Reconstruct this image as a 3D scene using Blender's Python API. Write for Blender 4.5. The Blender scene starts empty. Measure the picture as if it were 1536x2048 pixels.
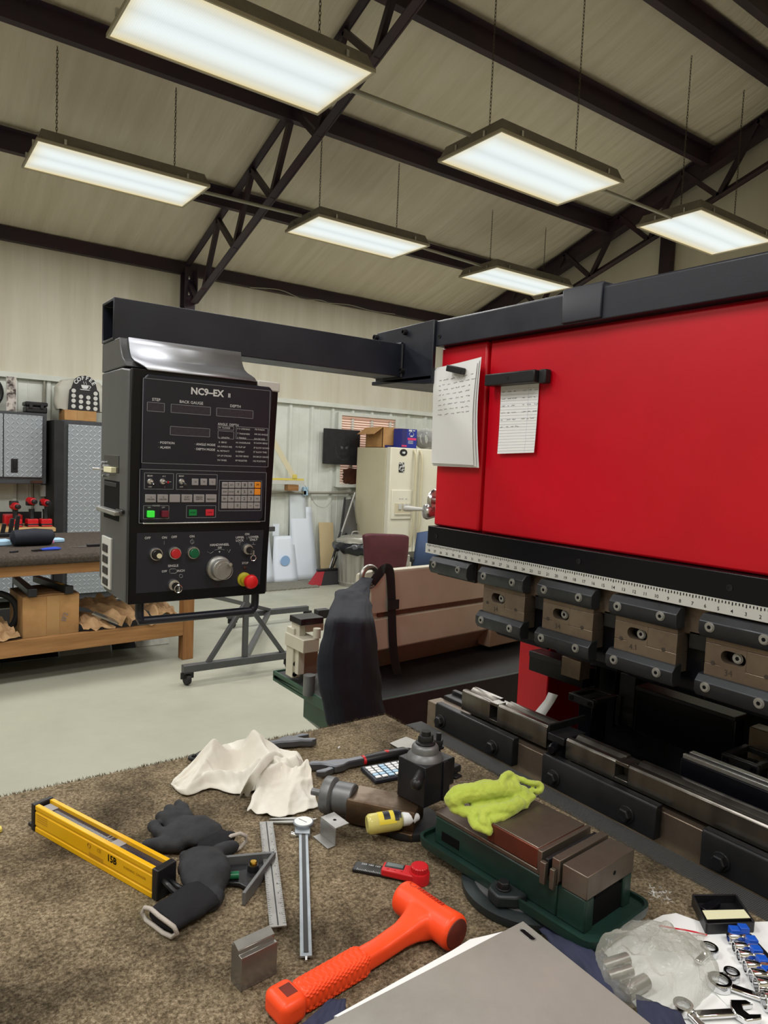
import bpy, bmesh, math, random
from mathutils import Vector, Matrix, noise
random.seed(7)
PI = math.pi
SC = bpy.context.scene
COL = SC.collection
# ------------------------------------------------------------------ camera
# world: X runs along the back wall, Y towards it, Z up; camera 1.57 m above the floor
FPX, CX, CY, CAMH = 1412.0, 768.0, 1024.0, 1.57
_a = Vector((2740-CX, 1007-CY, FPX)).normalized()
_b = Vector((-245-CX, 878-CY, FPX)).normalized()
_b = (_b-_a*_a.dot(_b)).normalized()
_z = _a.cross(_b)
if _z.y > 0: _z = -_z
RW = Matrix((_a, _b, _z))
cam_d = bpy.data.cameras.new('camera'); cam = bpy.data.objects.new('camera', cam_d); COL.objects.link(cam)
cam_d.sensor_fit = 'VERTICAL'; cam_d.sensor_height = 36; cam_d.lens = FPX/2048*36
cam_d.clip_start = 0.02; cam_d.clip_end = 60
_r, _u, _k = RW@Vector((1,0,0)), RW@Vector((0,-1,0)), RW@Vector((0,0,-1))
cam.matrix_world = Matrix(((_r.x,_u.x,_k.x,0),(_r.y,_u.y,_k.y,0),(_r.z,_u.z,_k.z,CAMH),(0,0,0,1)))
SC.camera = cam
# ------------------------------------------------------------------ light
W = bpy.data.worlds.new('world'); SC.world = W; W.use_nodes = True
W.node_tree.nodes['Background'].inputs[0].default_value = (0.75,0.85,1,1)
W.node_tree.nodes['Background'].inputs[1].default_value = 0.4
SC.view_settings.view_transform = 'Standard'; SC.view_settings.look = 'None'
SC.view_settings.gamma = 1; SC.view_settings.use_curve_mapping = False
SC.view_settings.exposure = 0.03
LAMP_W = 34.0
LAMP_COL = (1.0, 0.992, 0.96)
def lamp(x, y, z=3.6, w=LAMP_W):
    d = bpy.data.lights.new('troffer_light', 'AREA'); d.shape = 'RECTANGLE'; d.size = 1.16; d.size_y = 0.55
    d.energy = w; d.color = LAMP_COL
    o = bpy.data.objects.new('troffer_light', d); COL.objects.link(o); o.location = (x, y, z)
    return o
# the troffer grid goes on behind and left of the viewpoint
for lx, ly in ((-0.65,5.68),(-0.65,3.56),(-0.65,1.45),(-0.65,-0.65),(1.55,-0.65),(-2.85,3.56),(-2.85,1.45)):
    lamp(lx, ly, 3.615)
# ------------------------------------------------------------------ helpers
def px(u, v, x=None, y=None, z=None):
    """point of the line of sight through photo position (u,v) that lies on the plane x=, y= or z="""
    d = RW@Vector(((u-CX)/FPX, (v-CY)/FPX, 1))
    t = x/d.x if x is not None else y/d.y if y is not None else (z-CAMH)/d.z
    return Vector((0,0,CAMH))+d*t
def lin(c): return c/12.92 if c <= 0.04045 else ((c+0.055)/1.055)**2.4
def rgb(r, g=None, b=None):
    if g is None: g = b = r
    return (lin(r/255), lin(g/255), lin(b/255), 1)
MATS = {}
def mat(name, col=(128,128,128), rough=0.5, metal=0.0, col2=None, vs=8.0, vd=4.0, vw=(0.35,0.65), bump=0.0, bs=60.0, stretch=(1,1,1),
        spec=0.5, coat=0.0, emit=None, es=0.0, trans=0.0, alpha=1.0, sheen=0.0, bdist=0.002, rv=0.0, ior=1.45, sub=0.0):
    if name in MATS: return MATS[name]
    m = bpy.data.materials.new(name); m.use_nodes = True; MATS[name] = m
    nt = m.node_tree; N = nt.nodes; L = nt.links; p = N['Principled BSDF']
    p.inputs['Base Color'].default_value = rgb(*col); p.inputs['Roughness'].default_value = rough; p.inputs['Metallic'].default_value = metal
    p.inputs['Specular IOR Level'].default_value = spec; p.inputs['Coat Weight'].default_value = coat; p.inputs['IOR'].default_value = ior
    p.inputs['Transmission Weight'].default_value = trans; p.inputs['Alpha'].default_value = alpha
    if sheen: p.inputs['Sheen Weight'].default_value = sheen; p.inputs['Sheen Roughness'].default_value = 0.5
    if emit: p.inputs['Emission Color'].default_value = rgb(*emit); p.inputs['Emission Strength'].default_value = es
    tc = N.new('ShaderNodeTexCoord'); mp = N.new('ShaderNodeMapping'); mp.inputs['Scale'].default_value = stretch
    L.new(tc.outputs['Object'], mp.inputs['Vector'])
    if col2 or rv:
        n = N.new('ShaderNodeTexNoise'); n.inputs['Scale'].default_value = vs; n.inputs['Detail'].default_value = vd; n.inputs['Roughness'].default_value = 0.6
        L.new(mp.outputs[0], n.inputs['Vector'])
        r = N.new('ShaderNodeMapRange'); r.inputs['From Min'].default_value = vw[0]; r.inputs['From Max'].default_value = vw[1]
        L.new(n.outputs['Fac'], r.inputs['Value'])
        if col2:
            x = N.new('ShaderNodeMix'); x.data_type = 'RGBA'; x.inputs['A'].default_value = rgb(*col); x.inputs['B'].default_value = rgb(*col2)
            L.new(r.outputs[0], x.inputs['Factor']); L.new(x.outputs['Result'], p.inputs['Base Color'])
        if rv:
            q = N.new('ShaderNodeMapRange'); q.inputs['To Min'].default_value = max(0.03, rough-rv); q.inputs['To Max'].default_value = min(1, rough+rv)
            L.new(r.outputs[0], q.inputs['Value']); L.new(q.outputs[0], p.inputs['Roughness'])
    if bump:
        n2 = N.new('ShaderNodeTexNoise'); n2.inputs['Scale'].default_value = bs; n2.inputs['Detail'].default_value = 5
        L.new(mp.outputs[0], n2.inputs['Vector'])
        bp = N.new('ShaderNodeBump'); bp.inputs['Strength'].default_value = bump; bp.inputs['Distance'].default_value = bdist
        L.new(n2.outputs['Fac'], bp.inputs['Height']); L.new(bp.outputs[0], p.inputs['Normal'])
    return m
class MB:
    """mesh collector; M maps its local coordinates to the world"""
    def __init__(s, M=None): s.v = []; s.f = []; s.M = M or Matrix()
    def add(s, vs, fs):
        o = len(s.v); s.v += [s.M@Vector(v) for v in vs]; s.f += [tuple(o+i for i in f) for f in fs]; return s
    def box(s, x0, x1, y0, y1, z0, z1):
        return s.add([(x,y,z) for z in (z0,z1) for y in (y0,y1) for x in (x0,x1)],
                     [(0,2,3,1),(4,5,7,6),(0,1,5,4),(2,6,7,3),(0,4,6,2),(1,3,7,5)])
    def obox(s, c, sz, rz=0, rx=0, ry=0):
        R = Matrix.Translation(c)@Matrix.Rotation(rz,4,'Z')@Matrix.Rotation(ry,4,'Y')@Matrix.Rotation(rx,4,'X')
        a, b, d = sz[0]/2, sz[1]/2, sz[2]/2
        vs = [R@Vector((x,y,z)) for z in (-d,d) for y in (-b,b) for x in (-a,a)]
        return s.add(vs, [(0,2,3,1),(4,5,7,6),(0,1,5,4),(2,6,7,3),(0,4,6,2),(1,3,7,5)])
    def bar(s, p, q, w, h, up=(0,0,1)):
        p, q = Vector(p), Vector(q); d = (q-p).normalized(); x = d.cross(Vector(up))
        if x.length < 1e-4: x = d.cross(Vector((1,0,0)))
        x.normalize(); y = x.cross(d).normalized(); vs = []
        for b in (p, q):
            vs += [b-x*w/2-y*h/2, b+x*w/2-y*h/2, b+x*w/2+y*h/2, b-x*w/2+y*h/2]
        return s.add(vs, [(0,3,2,1),(4,5,6,7),(0,1,5,4),(1,2,6,5),(2,3,7,6),(3,0,4,7)])
    def rings(s, rs, cap0=True, cap1=True, closed=False):
        n = len(rs[0]); vs = [p for r in rs for p in r]; fs = []; m = len(rs)
        for i in range(m if closed else m-1):
            a, b = i*n, ((i+1) % m)*n
            for j in range(n):
                k = (j+1) % n; fs.append((a+j, a+k, b+k, b+j))
        if not closed:
            if cap0: fs.append(tuple(range(n-1,-1,-1)))
            if cap1: fs.append(tuple(range((m-1)*n, m*n)))
        return s.add(vs, fs)
    def _frame(s, d):
        d = Vector(d).normalized(); a = Vector((0,0,1)) if abs(d.z) < 0.9 else Vector((1,0,0))
        x = d.cross(a).normalized(); return x, x.cross(d).normalized()
    def cyl(s, p, q, r0, r1=None, n=20):
        p, q = Vector(p), Vector(q); r1 = r0 if r1 is None else r1; x, y = s._frame(q-p)
        cs = [(math.cos(2*PI*i/n), math.sin(2*PI*i/n)) for i in range(n)]
        return s.rings([[p+x*c*r0+y*d*r0 for c, d in cs], [q+x*c*r1+y*d*r1 for c, d in cs]])
    def lathe(s, prof, p, axis=(0,0,1), n=24, cap=True):
        p = Vector(p); a = Vector(axis).normalized(); x, y = s._frame(a)
        cs = [(math.cos(2*PI*i/n), math.sin(2*PI*i/n)) for i in range(n)]
        return s.rings([[p+a*h+x*c*r+y*d*r for c, d in cs] for r, h in prof], cap, cap)
    def tube(s, pts, r, n=8, closed=False, flat=1.0, up=None):
        pts = [Vector(p) for p in pts]; m = len(pts); rs = []; px_ = None
        for i in range(m):
            d = (pts[(i+1) % m]-pts[i-1]) if closed or 0 < i < m-1 else (pts[1]-pts[0] if i == 0 else pts[-1]-pts[-2])
            d.normalize()
            if up is not None: x = d.cross(Vector(up)); x = x.normalized() if x.length > 1e-5 else s._frame(d)[0]
            elif px_ is None: x = s._frame(d)[0]
            else: x = (px_-d*d.dot(px_)).normalized()
            px_ = x; y = x.cross(d).normalized(); rr = r[i] if isinstance(r, (list, tuple)) else r
            rs.append([pts[i]+x*math.cos(2*PI*k/n)*rr+y*math.sin(2*PI*k/n)*rr*flat for k in range(n)])
        return s.rings(rs, closed=closed)
    def prism(s, poly, axis, a, b):
        f = {'x': lambda p, t: (t,p[0],p[1]), 'y': lambda p, t: (p[0],t,p[1]), 'z': lambda p, t: (p[0],p[1],t)}[axis]
        n = len(poly); vs = [f(p,a) for p in poly]+[f(p,b) for p in poly]
        return s.add(vs, [tuple(range(n-1,-1,-1)), tuple(range(n,2*n))]+[(i,(i+1) % n,n+(i+1) % n,n+i) for i in range(n)])
    def grid(s, nu, nv, fn):
        vs = [fn(i/nu, j/nv) for j in range(nv+1) for i in range(nu+1)]
        return s.add(vs, [(j*(nu+1)+i, j*(nu+1)+i+1, (j+1)*(nu+1)+i+1, (j+1)*(nu+1)+i) for j in range(nv) for i in range(nu)])
    def ball(s, c, r, sc=(1,1,1), nu=16, nv=10):
        c = Vector(c); rs = []
        for j in range(1, nv):
            t = PI*j/nv
            rs.append([c+Vector((r*sc[0]*math.sin(t)*math.cos(2*PI*i/nu), r*sc[1]*math.sin(t)*math.sin(2*PI*i/nu), -r*sc[2]*math.cos(t))) for i in range(nu)])
        return s.rings(rs)
    def hexa(s, p, axis, r, h, n=6): return s.lathe([(r,0),(r,h*0.85),(r*0.9,h)], p, axis, n)
    def text(s, body, M, size, align='CENTER', bold=0.0, sx=1.0):
        cu = bpy.data.curves.new('t','FONT'); cu.body = body; cu.size = size; cu.align_x = align; cu.align_y = 'CENTER'; cu.offset = bold*size; cu.resolution_u = 2
        o = bpy.data.objects.new('t', cu); me = o.to_mesh()
        s.add([M@Vector((v.co.x*sx, v.co.y, v.co.z)) for v in me.vertices], [tuple(p.vertices) for p in me.polygons])
        o.to_mesh_clear(); bpy.data.objects.remove(o); bpy.data.curves.remove(cu); return s
WM = {}
def smat(name): return name if not isinstance(name, str) else MATS[name]
def obj(name, mb, m, parent=None, bev=0.0, smooth=40, seg=2, keep=False, label=None):
    inv = WM[parent.as_pointer()].inverted() if parent else None
    if parent is None:
        xs = [v.x for v in mb.v]; ys = [v.y for v in mb.v]; zs = [v.z for v in mb.v]
        Mw = Matrix.Translation(((min(xs)+max(xs))/2, (min(ys)+max(ys))/2, min(zs)))
        inv = Mw.inverted()
    me = bpy.data.meshes.new(name); me.from_pydata([inv@v for v in mb.v], [], mb.f)
    if not keep:
        bm = bmesh.new(); bm.from_mesh(me); bmesh.ops.recalc_face_normals(bm, faces=bm.faces); bm.to_mesh(me); bm.free()
    me.materials.append(smat(m))
    if smooth: me.shade_smooth(); me.set_sharp_from_angle(angle=math.radians(smooth))
    o = bpy.data.objects.new(name, me); COL.objects.link(o)
    if parent: o.parent = parent; WM[o.as_pointer()] = WM[parent.as_pointer()].copy()
    else: o.location = Mw.translation; WM[o.as_pointer()] = Mw
    if bev:
        b = o.modifiers.new('bevel','BEVEL'); b.width = bev; b.segments = seg; b.limit_method = 'ANGLE'; b.angle_limit = math.radians(35); b.use_clamp_overlap = True
    if label: o['label'] = label
    return o
def tag(o, label=None, cat=None, group=None, kind=None):
    if label: o['label'] = label
    if cat: o['category'] = cat
    if group: o['group'] = group
    if kind: o['kind'] = kind
    return o
def thing(name, label, cat, loc, rz=0.0, group=None):
    o = bpy.data.objects.new(name, None); COL.objects.link(o); o.location = loc; o.rotation_euler = (0,0,rz); o.empty_display_size = 0.05
    WM[o.as_pointer()] = Matrix.Translation(loc)@Matrix.Rotation(rz,4,'Z')
    return tag(o, label, cat, group)
def TM(t): return WM[t.as_pointer()].copy()
def solo(name, mb, m, label, cat, group=None, **k): return tag(obj(name, mb, m, None, **k), label, cat, group)
def struct(name, mb, m, **k):
    o = obj(name, mb, m, **k); o['kind'] = 'structure'; return o
def remesh(o, vox, smooth=4, disp=None):
    r = o.modifiers.new('remesh','REMESH'); r.mode = 'VOXEL'; r.voxel_size = vox; r.use_smooth_shade = True
    s = o.modifiers.new('smooth','SMOOTH'); s.factor = 0.5; s.iterations = smooth
    if disp:
        t = bpy.data.textures.new('folds','CLOUDS'); t.noise_scale = disp[1]; t.noise_depth = 2
        d = o.modifiers.new('folds','DISPLACE'); d.texture = t; d.strength = disp[0]; d.mid_level = 0.5; d.texture_coords = 'LOCAL'
    return o
def sheet(o, th=0.001, sub=0):
    s = o.modifiers.new('thickness','SOLIDIFY'); s.thickness = th; s.offset = 0
    if sub: q = o.modifiers.new('sub','SUBSURF'); q.levels = sub; q.render_levels = sub
    return o
def dup(root, loc=None, rz=None, label=None):
    r = root.copy(); COL.objects.link(r)
    if loc is not None: r.location = loc
    if rz is not None: r.rotation_euler = (0,0,rz)
    if label: r['label'] = label
    for ch in list(root.children):
        c = ch.copy(); COL.objects.link(c); c.parent = r
        for g in list(ch.children):
            d = g.copy(); COL.objects.link(d); d.parent = c
    return r
def smooth_path(pts, n=6):
    pts = [Vector(p) for p in pts]; out = []
    for i in range(len(pts)-1):
        p0 = pts[max(i-1,0)]; p1 = pts[i]; p2 = pts[i+1]; p3 = pts[min(i+2,len(pts)-1)]
        for k in range(n):
            t = k/n; out.append(0.5*((2*p1)+(p2-p0)*t+(2*p0-5*p1+4*p2-p3)*t*t+(3*p1-p0-3*p2+p3)*t**3))
    return out+[pts[-1]]
def nz(x, y, z=0.0): return noise.noise(Vector((x, y, z)))
# ------------------------------------------------------------------ materials
mat('concrete',(172,172,157),0.42,col2=(157,157,143),vs=1.3,vd=8,bump=0.08,bs=30,spec=0.4,rv=0.12)
mat('vinyl',(224,216,198),0.45,col2=(212,203,182),vs=2.0,bump=0.55,bs=2.6,stretch=(4.5,0.35,0.35),bdist=0.05)
mat('vinyl_wall',(214,209,193),0.5,col2=(203,197,178),vs=2.0,bump=0.7,bs=2.0,stretch=(3.5,1,0.25),bdist=0.03)
mat('white_steel',(222,226,220),0.4,col2=(208,212,204),vs=3)
mat('plain_wall',(190,182,160),0.6)
mat('oxide',(46,38,48),0.45,col2=(60,42,50),vs=3,vd=6,spec=0.4)
mat('black_paint',(26,29,40),0.4,col2=(33,36,47),vs=5,bump=0.05,bs=300,spec=0.5,rv=0.06)
mat('black_flat',(24,24,27),0.55,col2=(34,34,37),vs=12)
mat('panel_black',(25,27,40),0.34,spec=0.5)
mat('panel_inner',(34,36,47),0.42)
mat('bezel',(12,12,18),0.28,spec=0.3)
mat('grey_hammer',(86,87,90),0.4,metal=0.3,col2=(78,79,82),vs=6,stretch=(1,1,0.1))
mat('brushed',(172,174,182),0.44,metal=0.85,bump=0.03,bs=60,stretch=(0.05,1,1))
mat('satin',(164,164,162),0.42,metal=0.65,col2=(148,147,144),vs=25)
mat('satin_blue',(160,168,176),0.4,metal=0.6,col2=(146,153,160),vs=25)
mat('red_paint',(204,4,32),0.36,col2=(190,2,26),vs=2.5,spec=0.5,bump=0.06,bs=350,bdist=0.001)
mat('white_ink',(205,208,210),0.6)
mat('grey_ink',(150,154,162),0.6)
mat('black_ink',(14,14,16),0.7,spec=0.12)
mat('steel',(164,162,158),0.34,metal=0.9,col2=(148,145,140),vs=9)
mat('bright_steel',(205,205,205),0.26,metal=0.95)
mat('chrome',(225,226,228),0.1,metal=1.0)
mat('tool_steel',(132,118,104),0.4,metal=0.7,col2=(110,96,84),vs=12,vd=6,bump=0.08,bs=200,rv=0.1)
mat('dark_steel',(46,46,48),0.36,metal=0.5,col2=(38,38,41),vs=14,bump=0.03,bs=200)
mat('clamp_steel',(64,66,70),0.35,metal=0.6,col2=(54,56,60),vs=20,rv=0.08)
mat('scale_white',(196,196,192),0.45)
mat('lens_paper',(240,240,240),0.6)
mat('fixture',(122,117,106),0.5,col2=(108,103,93),vs=9)
mat('fixture_edge',(168,160,140),0.5)
mat('conduit',(150,148,136),0.4,metal=0.4)
mat('chain_metal',(86,80,70),0.4,metal=0.8)
mat('paper',(236,237,238),0.7)
mat('paper_lines',(196,204,220),0.7)
mat('pencil',(120,120,126),0.7)
mat('wood',(166,122,76),0.6,col2=(134,94,54),vs=5,vd=6,stretch=(0.4,5,5),bump=0.12,bs=20)
mat('wood_v',(160,112,66),0.6,col2=(124,84,48),vs=5,vd=6,stretch=(5,5,0.4),bump=0.12,bs=20)
mat('plywood',(206,172,120),0.55,col2=(190,152,100),vs=4,stretch=(0.5,4,4))
mat('cardboard',(184,142,92),0.75,col2=(166,124,78),vs=7,vd=5)
mat('cardboard_in',(150,112,74),0.8)
mat('kraft',(188,154,114),0.75,col2=(160,126,90),vs=12,vd=5,bump=0.4,bs=25,bdist=0.006)
mat('tape_tan',(176,138,92),0.3)
mat('cabinet_grey',(62,64,68),0.45,col2=(70,72,76),vs=40)
mat('black_plastic',(25,25,28),0.4)
mat('rubber',(30,30,33),0.65,bump=0.3,bs=150)
mat('red_plastic',(196,28,36),0.35)
mat('white_plastic',(232,234,236),0.4)
mat('almond',(226,223,206),0.35,col2=(219,214,195),vs=1.2)
mat('almond_side',(206,199,172),0.4,col2=(199,190,160),vs=1.2)
mat('beige_machine',(202,198,182),0.4,col2=(190,185,168),vs=4,vd=6,bump=0.04,bs=80)
mat('brown_machine',(150,132,112),0.45,col2=(136,118,100),vs=5)  # brown of the saw's small parts; also the painted shade of its lower cover
mat('groove_brown',(94,62,46),0.6)
mat('saw_green',(46,80,62),0.4,col2=(38,66,52),vs=6)
mat('burgundy',(86,35,45),0.6,col2=(74,28,37),vs=5,bump=0.15,bs=40)
mat('blue_cloth',(58,76,110),0.7)
mat('navy_cloth',(46,50,76),0.75,col2=(38,42,64),vs=20,bump=0.2,bs=250)
mat('galv',(176,174,166),0.42,metal=0.5,col2=(158,156,148),vs=7,stretch=(3,3,0.6))
mat('bag_black',(26,28,36),0.25,spec=0.6)
mat('canvas_black',(36,39,49),0.7,col2=(29,32,41),vs=6,bump=0.1,bs=400,spec=0.3)
mat('strap_black',(22,23,27),0.65,bump=0.2,bs=300)
mat('mesh_grey',(92,90,88),0.8)
mat('sheet_white',(226,234,246),0.35)
mat('sheet_frost',(214,222,228),0.4)
mat('blue_print',(150,184,226),0.5)
mat('tan_board',(206,186,146),0.6)
mat('blind',(226,186,166),0.6)
mat('glow_pane',(240,226,214),0.5,emit=(255,228,210),es=0.25)
mat('skull_grey',(84,86,92),0.5)
mat('blue_box',(36,52,142),0.45)
mat('blue_box_dark',(44,44,104),0.5)
mat('pink_print',(214,60,110),0.5)
mat('plaque',(84,48,34),0.45,col2=(50,30,24),vs=8)
mat('yellow_bar',(214,196,98),0.45)
mat('clear_rule',(214,206,176),0.35)
mat('mat_foam',(126,124,114),0.85,col2=(116,114,104),vs=30)
mat('carpet_dark',(84,76,70),0.95,col2=(66,60,56),vs=60,vd=4,bump=0.8,bs=160,bdist=0.006,spec=0.1)
mat('yellow_alu',(238,184,14),0.32,col2=(228,172,8),vs=9,spec=0.5)
mat('dark_window',(46,44,52),0.25,col2=(52,48,60),vs=200,vd=1)
mat('orange_rubber',(255,84,42),0.36,col2=(250,76,34),vs=8,spec=0.4)
mat('orange_dark',(120,44,30),0.6,col2=(90,36,28),vs=30)
mat('glove',(52,53,57),0.72,col2=(43,44,47),vs=30,bump=0.35,bs=220,bdist=0.0015,spec=0.25)
mat('glove_knit',(38,38,41),0.9,bump=0.6,bs=500,bdist=0.001,spec=0.15)
mat('cuff_trim',(178,170,162),0.9,bump=0.5,bs=400)
mat('rag_white',(226,223,215),0.85,col2=(216,211,200),vs=14,vd=4,bump=0.3,bs=300,bdist=0.001,spec=0.2)
mat('rag_green',(180,196,84),0.9,col2=(168,184,74),vs=20,bump=0.6,bs=400,bdist=0.001,sheen=0.3,spec=0.15)
mat('wrench_steel',(98,100,106),0.36,metal=0.7)
mat('vise_green',(30,57,50),0.38,col2=(22,40,36),vs=9,vd=6,rv=0.1)
mat('vise_steel',(118,108,98),0.36,metal=0.7,col2=(98,88,78),vs=10,vd=6,bump=0.06,bs=150,rv=0.1)
mat('vise_copper',(120,66,50),0.42,metal=0.6,col2=(100,54,42),vs=8,rv=0.1)
mat('vise_cast',(48,56,58),0.4,metal=0.3,col2=(38,44,46),vs=10)
mat('cast_grey',(118,119,121),0.42,metal=0.4,col2=(102,103,105),vs=10)
mat('post_black',(38,38,41),0.34,metal=0.4,col2=(46,46,50),vs=20,bump=0.06,bs=200)
mat('rust_steel',(112,96,80),0.42,metal=0.8,col2=(84,66,50),vs=9,vd=6,vw=(0.45,0.6),rv=0.1)
mat('plate_steel',(176,173,167),0.45,metal=0.4,col2=(158,154,148),vs=6,vd=8,bump=0.05,bs=90,rv=0.1)
mat('oil',(240,230,140),0.15,trans=0.35,ior=1.4)
mat('oil_label',(220,200,60),0.5)
mat('brass',(206,164,70),0.25,metal=1.0)
mat('lcd',(96,106,104),0.25)
mat('led_green',(60,220,60),0.4,emit=(60,230,70),es=0.35)
mat('lamp_red',(110,26,44),0.35)
mat('key_grey',(150,148,150),0.5)
mat('key_orange',(236,146,40),0.5)
mat('btn_green',(12,96,62),0.3)
mat('btn_green2',(16,130,66),0.4)
mat('btn_red',(190,38,44),0.3)
mat('btn_red2',(206,40,56),0.4)
mat('estop',(214,32,36),0.35)
mat('estop_yellow',(178,170,40),0.4)
mat('light_blue',(170,206,232),0.4)
mat('blue_clip',(24,82,190),0.4)
mat('pliers_blue',(36,70,190),0.35)
mat('label_cream',(226,222,186),0.6)
def nodes_of(name, **k):
    m = mat(name, **k); nt = m.node_tree; return m, nt.nodes, nt.links, nt.nodes['Principled BSDF']
def mathn(N, L, op, a, b=None, c=None):
    n = N.new('ShaderNodeMath'); n.operation = op
    for i, v in enumerate((a, b, c)):
        if v is None: continue
        if isinstance(v, (int, float)): n.inputs[i].default_value = v
        else: L.new(v, n.inputs[i])
    return n.outputs[0]
def tex_xyz(N, L):
    tc = N.new('ShaderNodeTexCoord'); s = N.new('ShaderNodeSeparateXYZ'); L.new(tc.outputs['Object'], s.inputs[0]); return tc, s.outputs
def set_bump(N, L, p, h, strength=0.5, dist=0.002):
    b = N.new('ShaderNodeBump'); b.inputs['Strength'].default_value = strength; b.inputs['Distance'].default_value = dist
    L.new(h, b.inputs['Height']); L.new(b.outputs[0], p.inputs['Normal'])
# diamond plate doors: raised lozenges in two directions
m, N, L, p = nodes_of('diamond_plate', col=(158,165,172), rough=0.42, metal=0.35)
tc, (x, y, z) = tex_xyz(N, L)
S = 1/0.06
def lozenge(sgn, ox):
    u = mathn(N, L, 'MULTIPLY', mathn(N, L, 'ADD', x, mathn(N, L, 'MULTIPLY', z, sgn)), S*0.7071)
    v = mathn(N, L, 'MULTIPLY', mathn(N, L, 'SUBTRACT', x, mathn(N, L, 'MULTIPLY', z, sgn)), S*0.7071)
    fu = mathn(N, L, 'ABSOLUTE', mathn(N, L, 'SUBTRACT', mathn(N, L, 'FRACT', mathn(N, L, 'ADD', u, ox)), 0.5))
    fv = mathn(N, L, 'ABSOLUTE', mathn(N, L, 'SUBTRACT', mathn(N, L, 'FRACT', mathn(N, L, 'ADD', v, ox)), 0.5))
    return mathn(N, L, 'SUBTRACT', 1.0, mathn(N, L, 'ADD', mathn(N, L, 'MULTIPLY', fu, 7.0), mathn(N, L, 'MULTIPLY', fv, 2.2)))
h = mathn(N, L, 'MAXIMUM', mathn(N, L, 'MAXIMUM', lozenge(1, 0), lozenge(-1, 0.5)), 0.0)
set_bump(N, L, p, h, 0.6, 0.008)
# prismatic lens of the troffers, yellowed along the rim
m, N, L, p = nodes_of('lens', col=(70,70,68), rough=0.5)
tc, (x, y, z) = tex_xyz(N, L)
ex = mathn(N, L, 'DIVIDE', mathn(N, L, 'ABSOLUTE', x), 0.61); ey = mathn(N, L, 'DIVIDE', mathn(N, L, 'ABSOLUTE', y), 0.305)
edge = mathn(N, L, 'MAXIMUM', mathn(N, L, 'POWER', ex, 14.0), mathn(N, L, 'POWER', ey, 3.0))
tube = mathn(N, L, 'ABSOLUTE', mathn(N, L, 'SINE', mathn(N, L, 'MULTIPLY', y, 15.0)))
vz = N.new('ShaderNodeTexVoronoi'); vz.inputs['Scale'].default_value = 95; vz.inputs['Randomness'].default_value = 0.0; L.new(tc.outputs['Object'], vz.inputs['Vector'])
mx = N.new('ShaderNodeMix'); mx.data_type = 'RGBA'; mx.inputs['A'].default_value = rgb(240,250,250); mx.inputs['B'].default_value = rgb(226,204,140)
L.new(edge, mx.inputs['Factor']); L.new(mx.outputs['Result'], p.inputs['Emission Color'])
st = mathn(N, L, 'ADD', 0.92, mathn(N, L, 'MULTIPLY', tube, 0.14))
st = mathn(N, L, 'SUBTRACT', st, mathn(N, L, 'MULTIPLY', vz.outputs['Distance'], 0.25))
L.new(st, p.inputs['Emission Strength'])
# carpet on the near table
m, N, L, p = nodes_of('carpet', col=(120,104,80), rough=0.95, spec=0.1)
tc = N.new('ShaderNodeTexCoord')
def nzn(scale, detail=4, rough=0.6):
    n = N.new('ShaderNodeTexNoise'); n.inputs['Scale'].default_value = scale; n.inputs['Detail'].default_value = detail; n.inputs['Roughness'].default_value = rough
    L.new(tc.outputs['Object'], n.inputs['Vector']); return n.outputs['Fac']
def ramp(f, stops):
    r = N.new('ShaderNodeValToRGB'); L.new(f, r.inputs[0]); e = r.color_ramp.elements
    while len(e) < len(stops): e.new(0.5)
    for k, (pos, c) in enumerate(stops): e[k].position = pos; e[k].color = rgb(*c)
    return r.outputs[0]
def mixc(f, a, b, mode='MIX'):
    x_ = N.new('ShaderNodeMix'); x_.data_type = 'RGBA'; x_.blend_type = mode
    if isinstance(f, float): x_.inputs['Factor'].default_value = f
    else: L.new(f, x_.inputs['Factor'])
    L.new(a, x_.inputs['A']); L.new(b, x_.inputs['B']); return x_.outputs['Result']
fib = ramp(nzn(210, 3, 0.7), [(0.3,(90,79,63)),(0.5,(150,135,113)),(0.7,(204,189,164))])
stain = ramp(nzn(5.5, 5, 0.62), [(0.33,(140,138,134)),(0.5,(214,211,205)),(0.64,(244,241,235))])
base = mixc(1.0, fib, stain, 'MULTIPLY')
yel = ramp(nzn(4.1, 2), [(0.62,(0,0,0)),(0.75,(110,110,110))])
L.new(mixc(yel, base, ramp(nzn(150), [(0.3,(84,78,36)),(0.7,(136,126,66))])), p.inputs['Base Color'])
hh = mathn(N, L, 'ADD', nzn(170, 4, 0.7), mathn(N, L, 'MULTIPLY', nzn(45, 3), 0.8))
set_bump(N, L, p, hh, 1.0, 0.007)
# ribbed rubber mat
m, N, L, p = nodes_of('rib_mat', col=(52,52,54), rough=0.6)
tc, (x, y, z) = tex_xyz(N, L)
a1 = mathn(N, L, 'SINE', mathn(N, L, 'MULTIPLY', mathn(N, L, 'ADD', x, y), 950.0)); a2 = mathn(N, L, 'SINE', mathn(N, L, 'MULTIPLY', mathn(N, L, 'SUBTRACT', x, y), 950.0))
set_bump(N, L, p, mathn(N, L, 'MULTIPLY', a1, a2), 1.0, 0.002)
mc = N.new('ShaderNodeMix'); mc.data_type = 'RGBA'; mc.inputs['A'].default_value = rgb(30,30,32); mc.inputs['B'].default_value = rgb(120,120,120)
L.new(mathn(N, L, 'ADD', mathn(N, L, 'MULTIPLY', mathn(N, L, 'MULTIPLY', a1, a2), 0.5), 0.5), mc.inputs['Factor']); L.new(mc.outputs['Result'], p.inputs['Base Color'])
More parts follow.
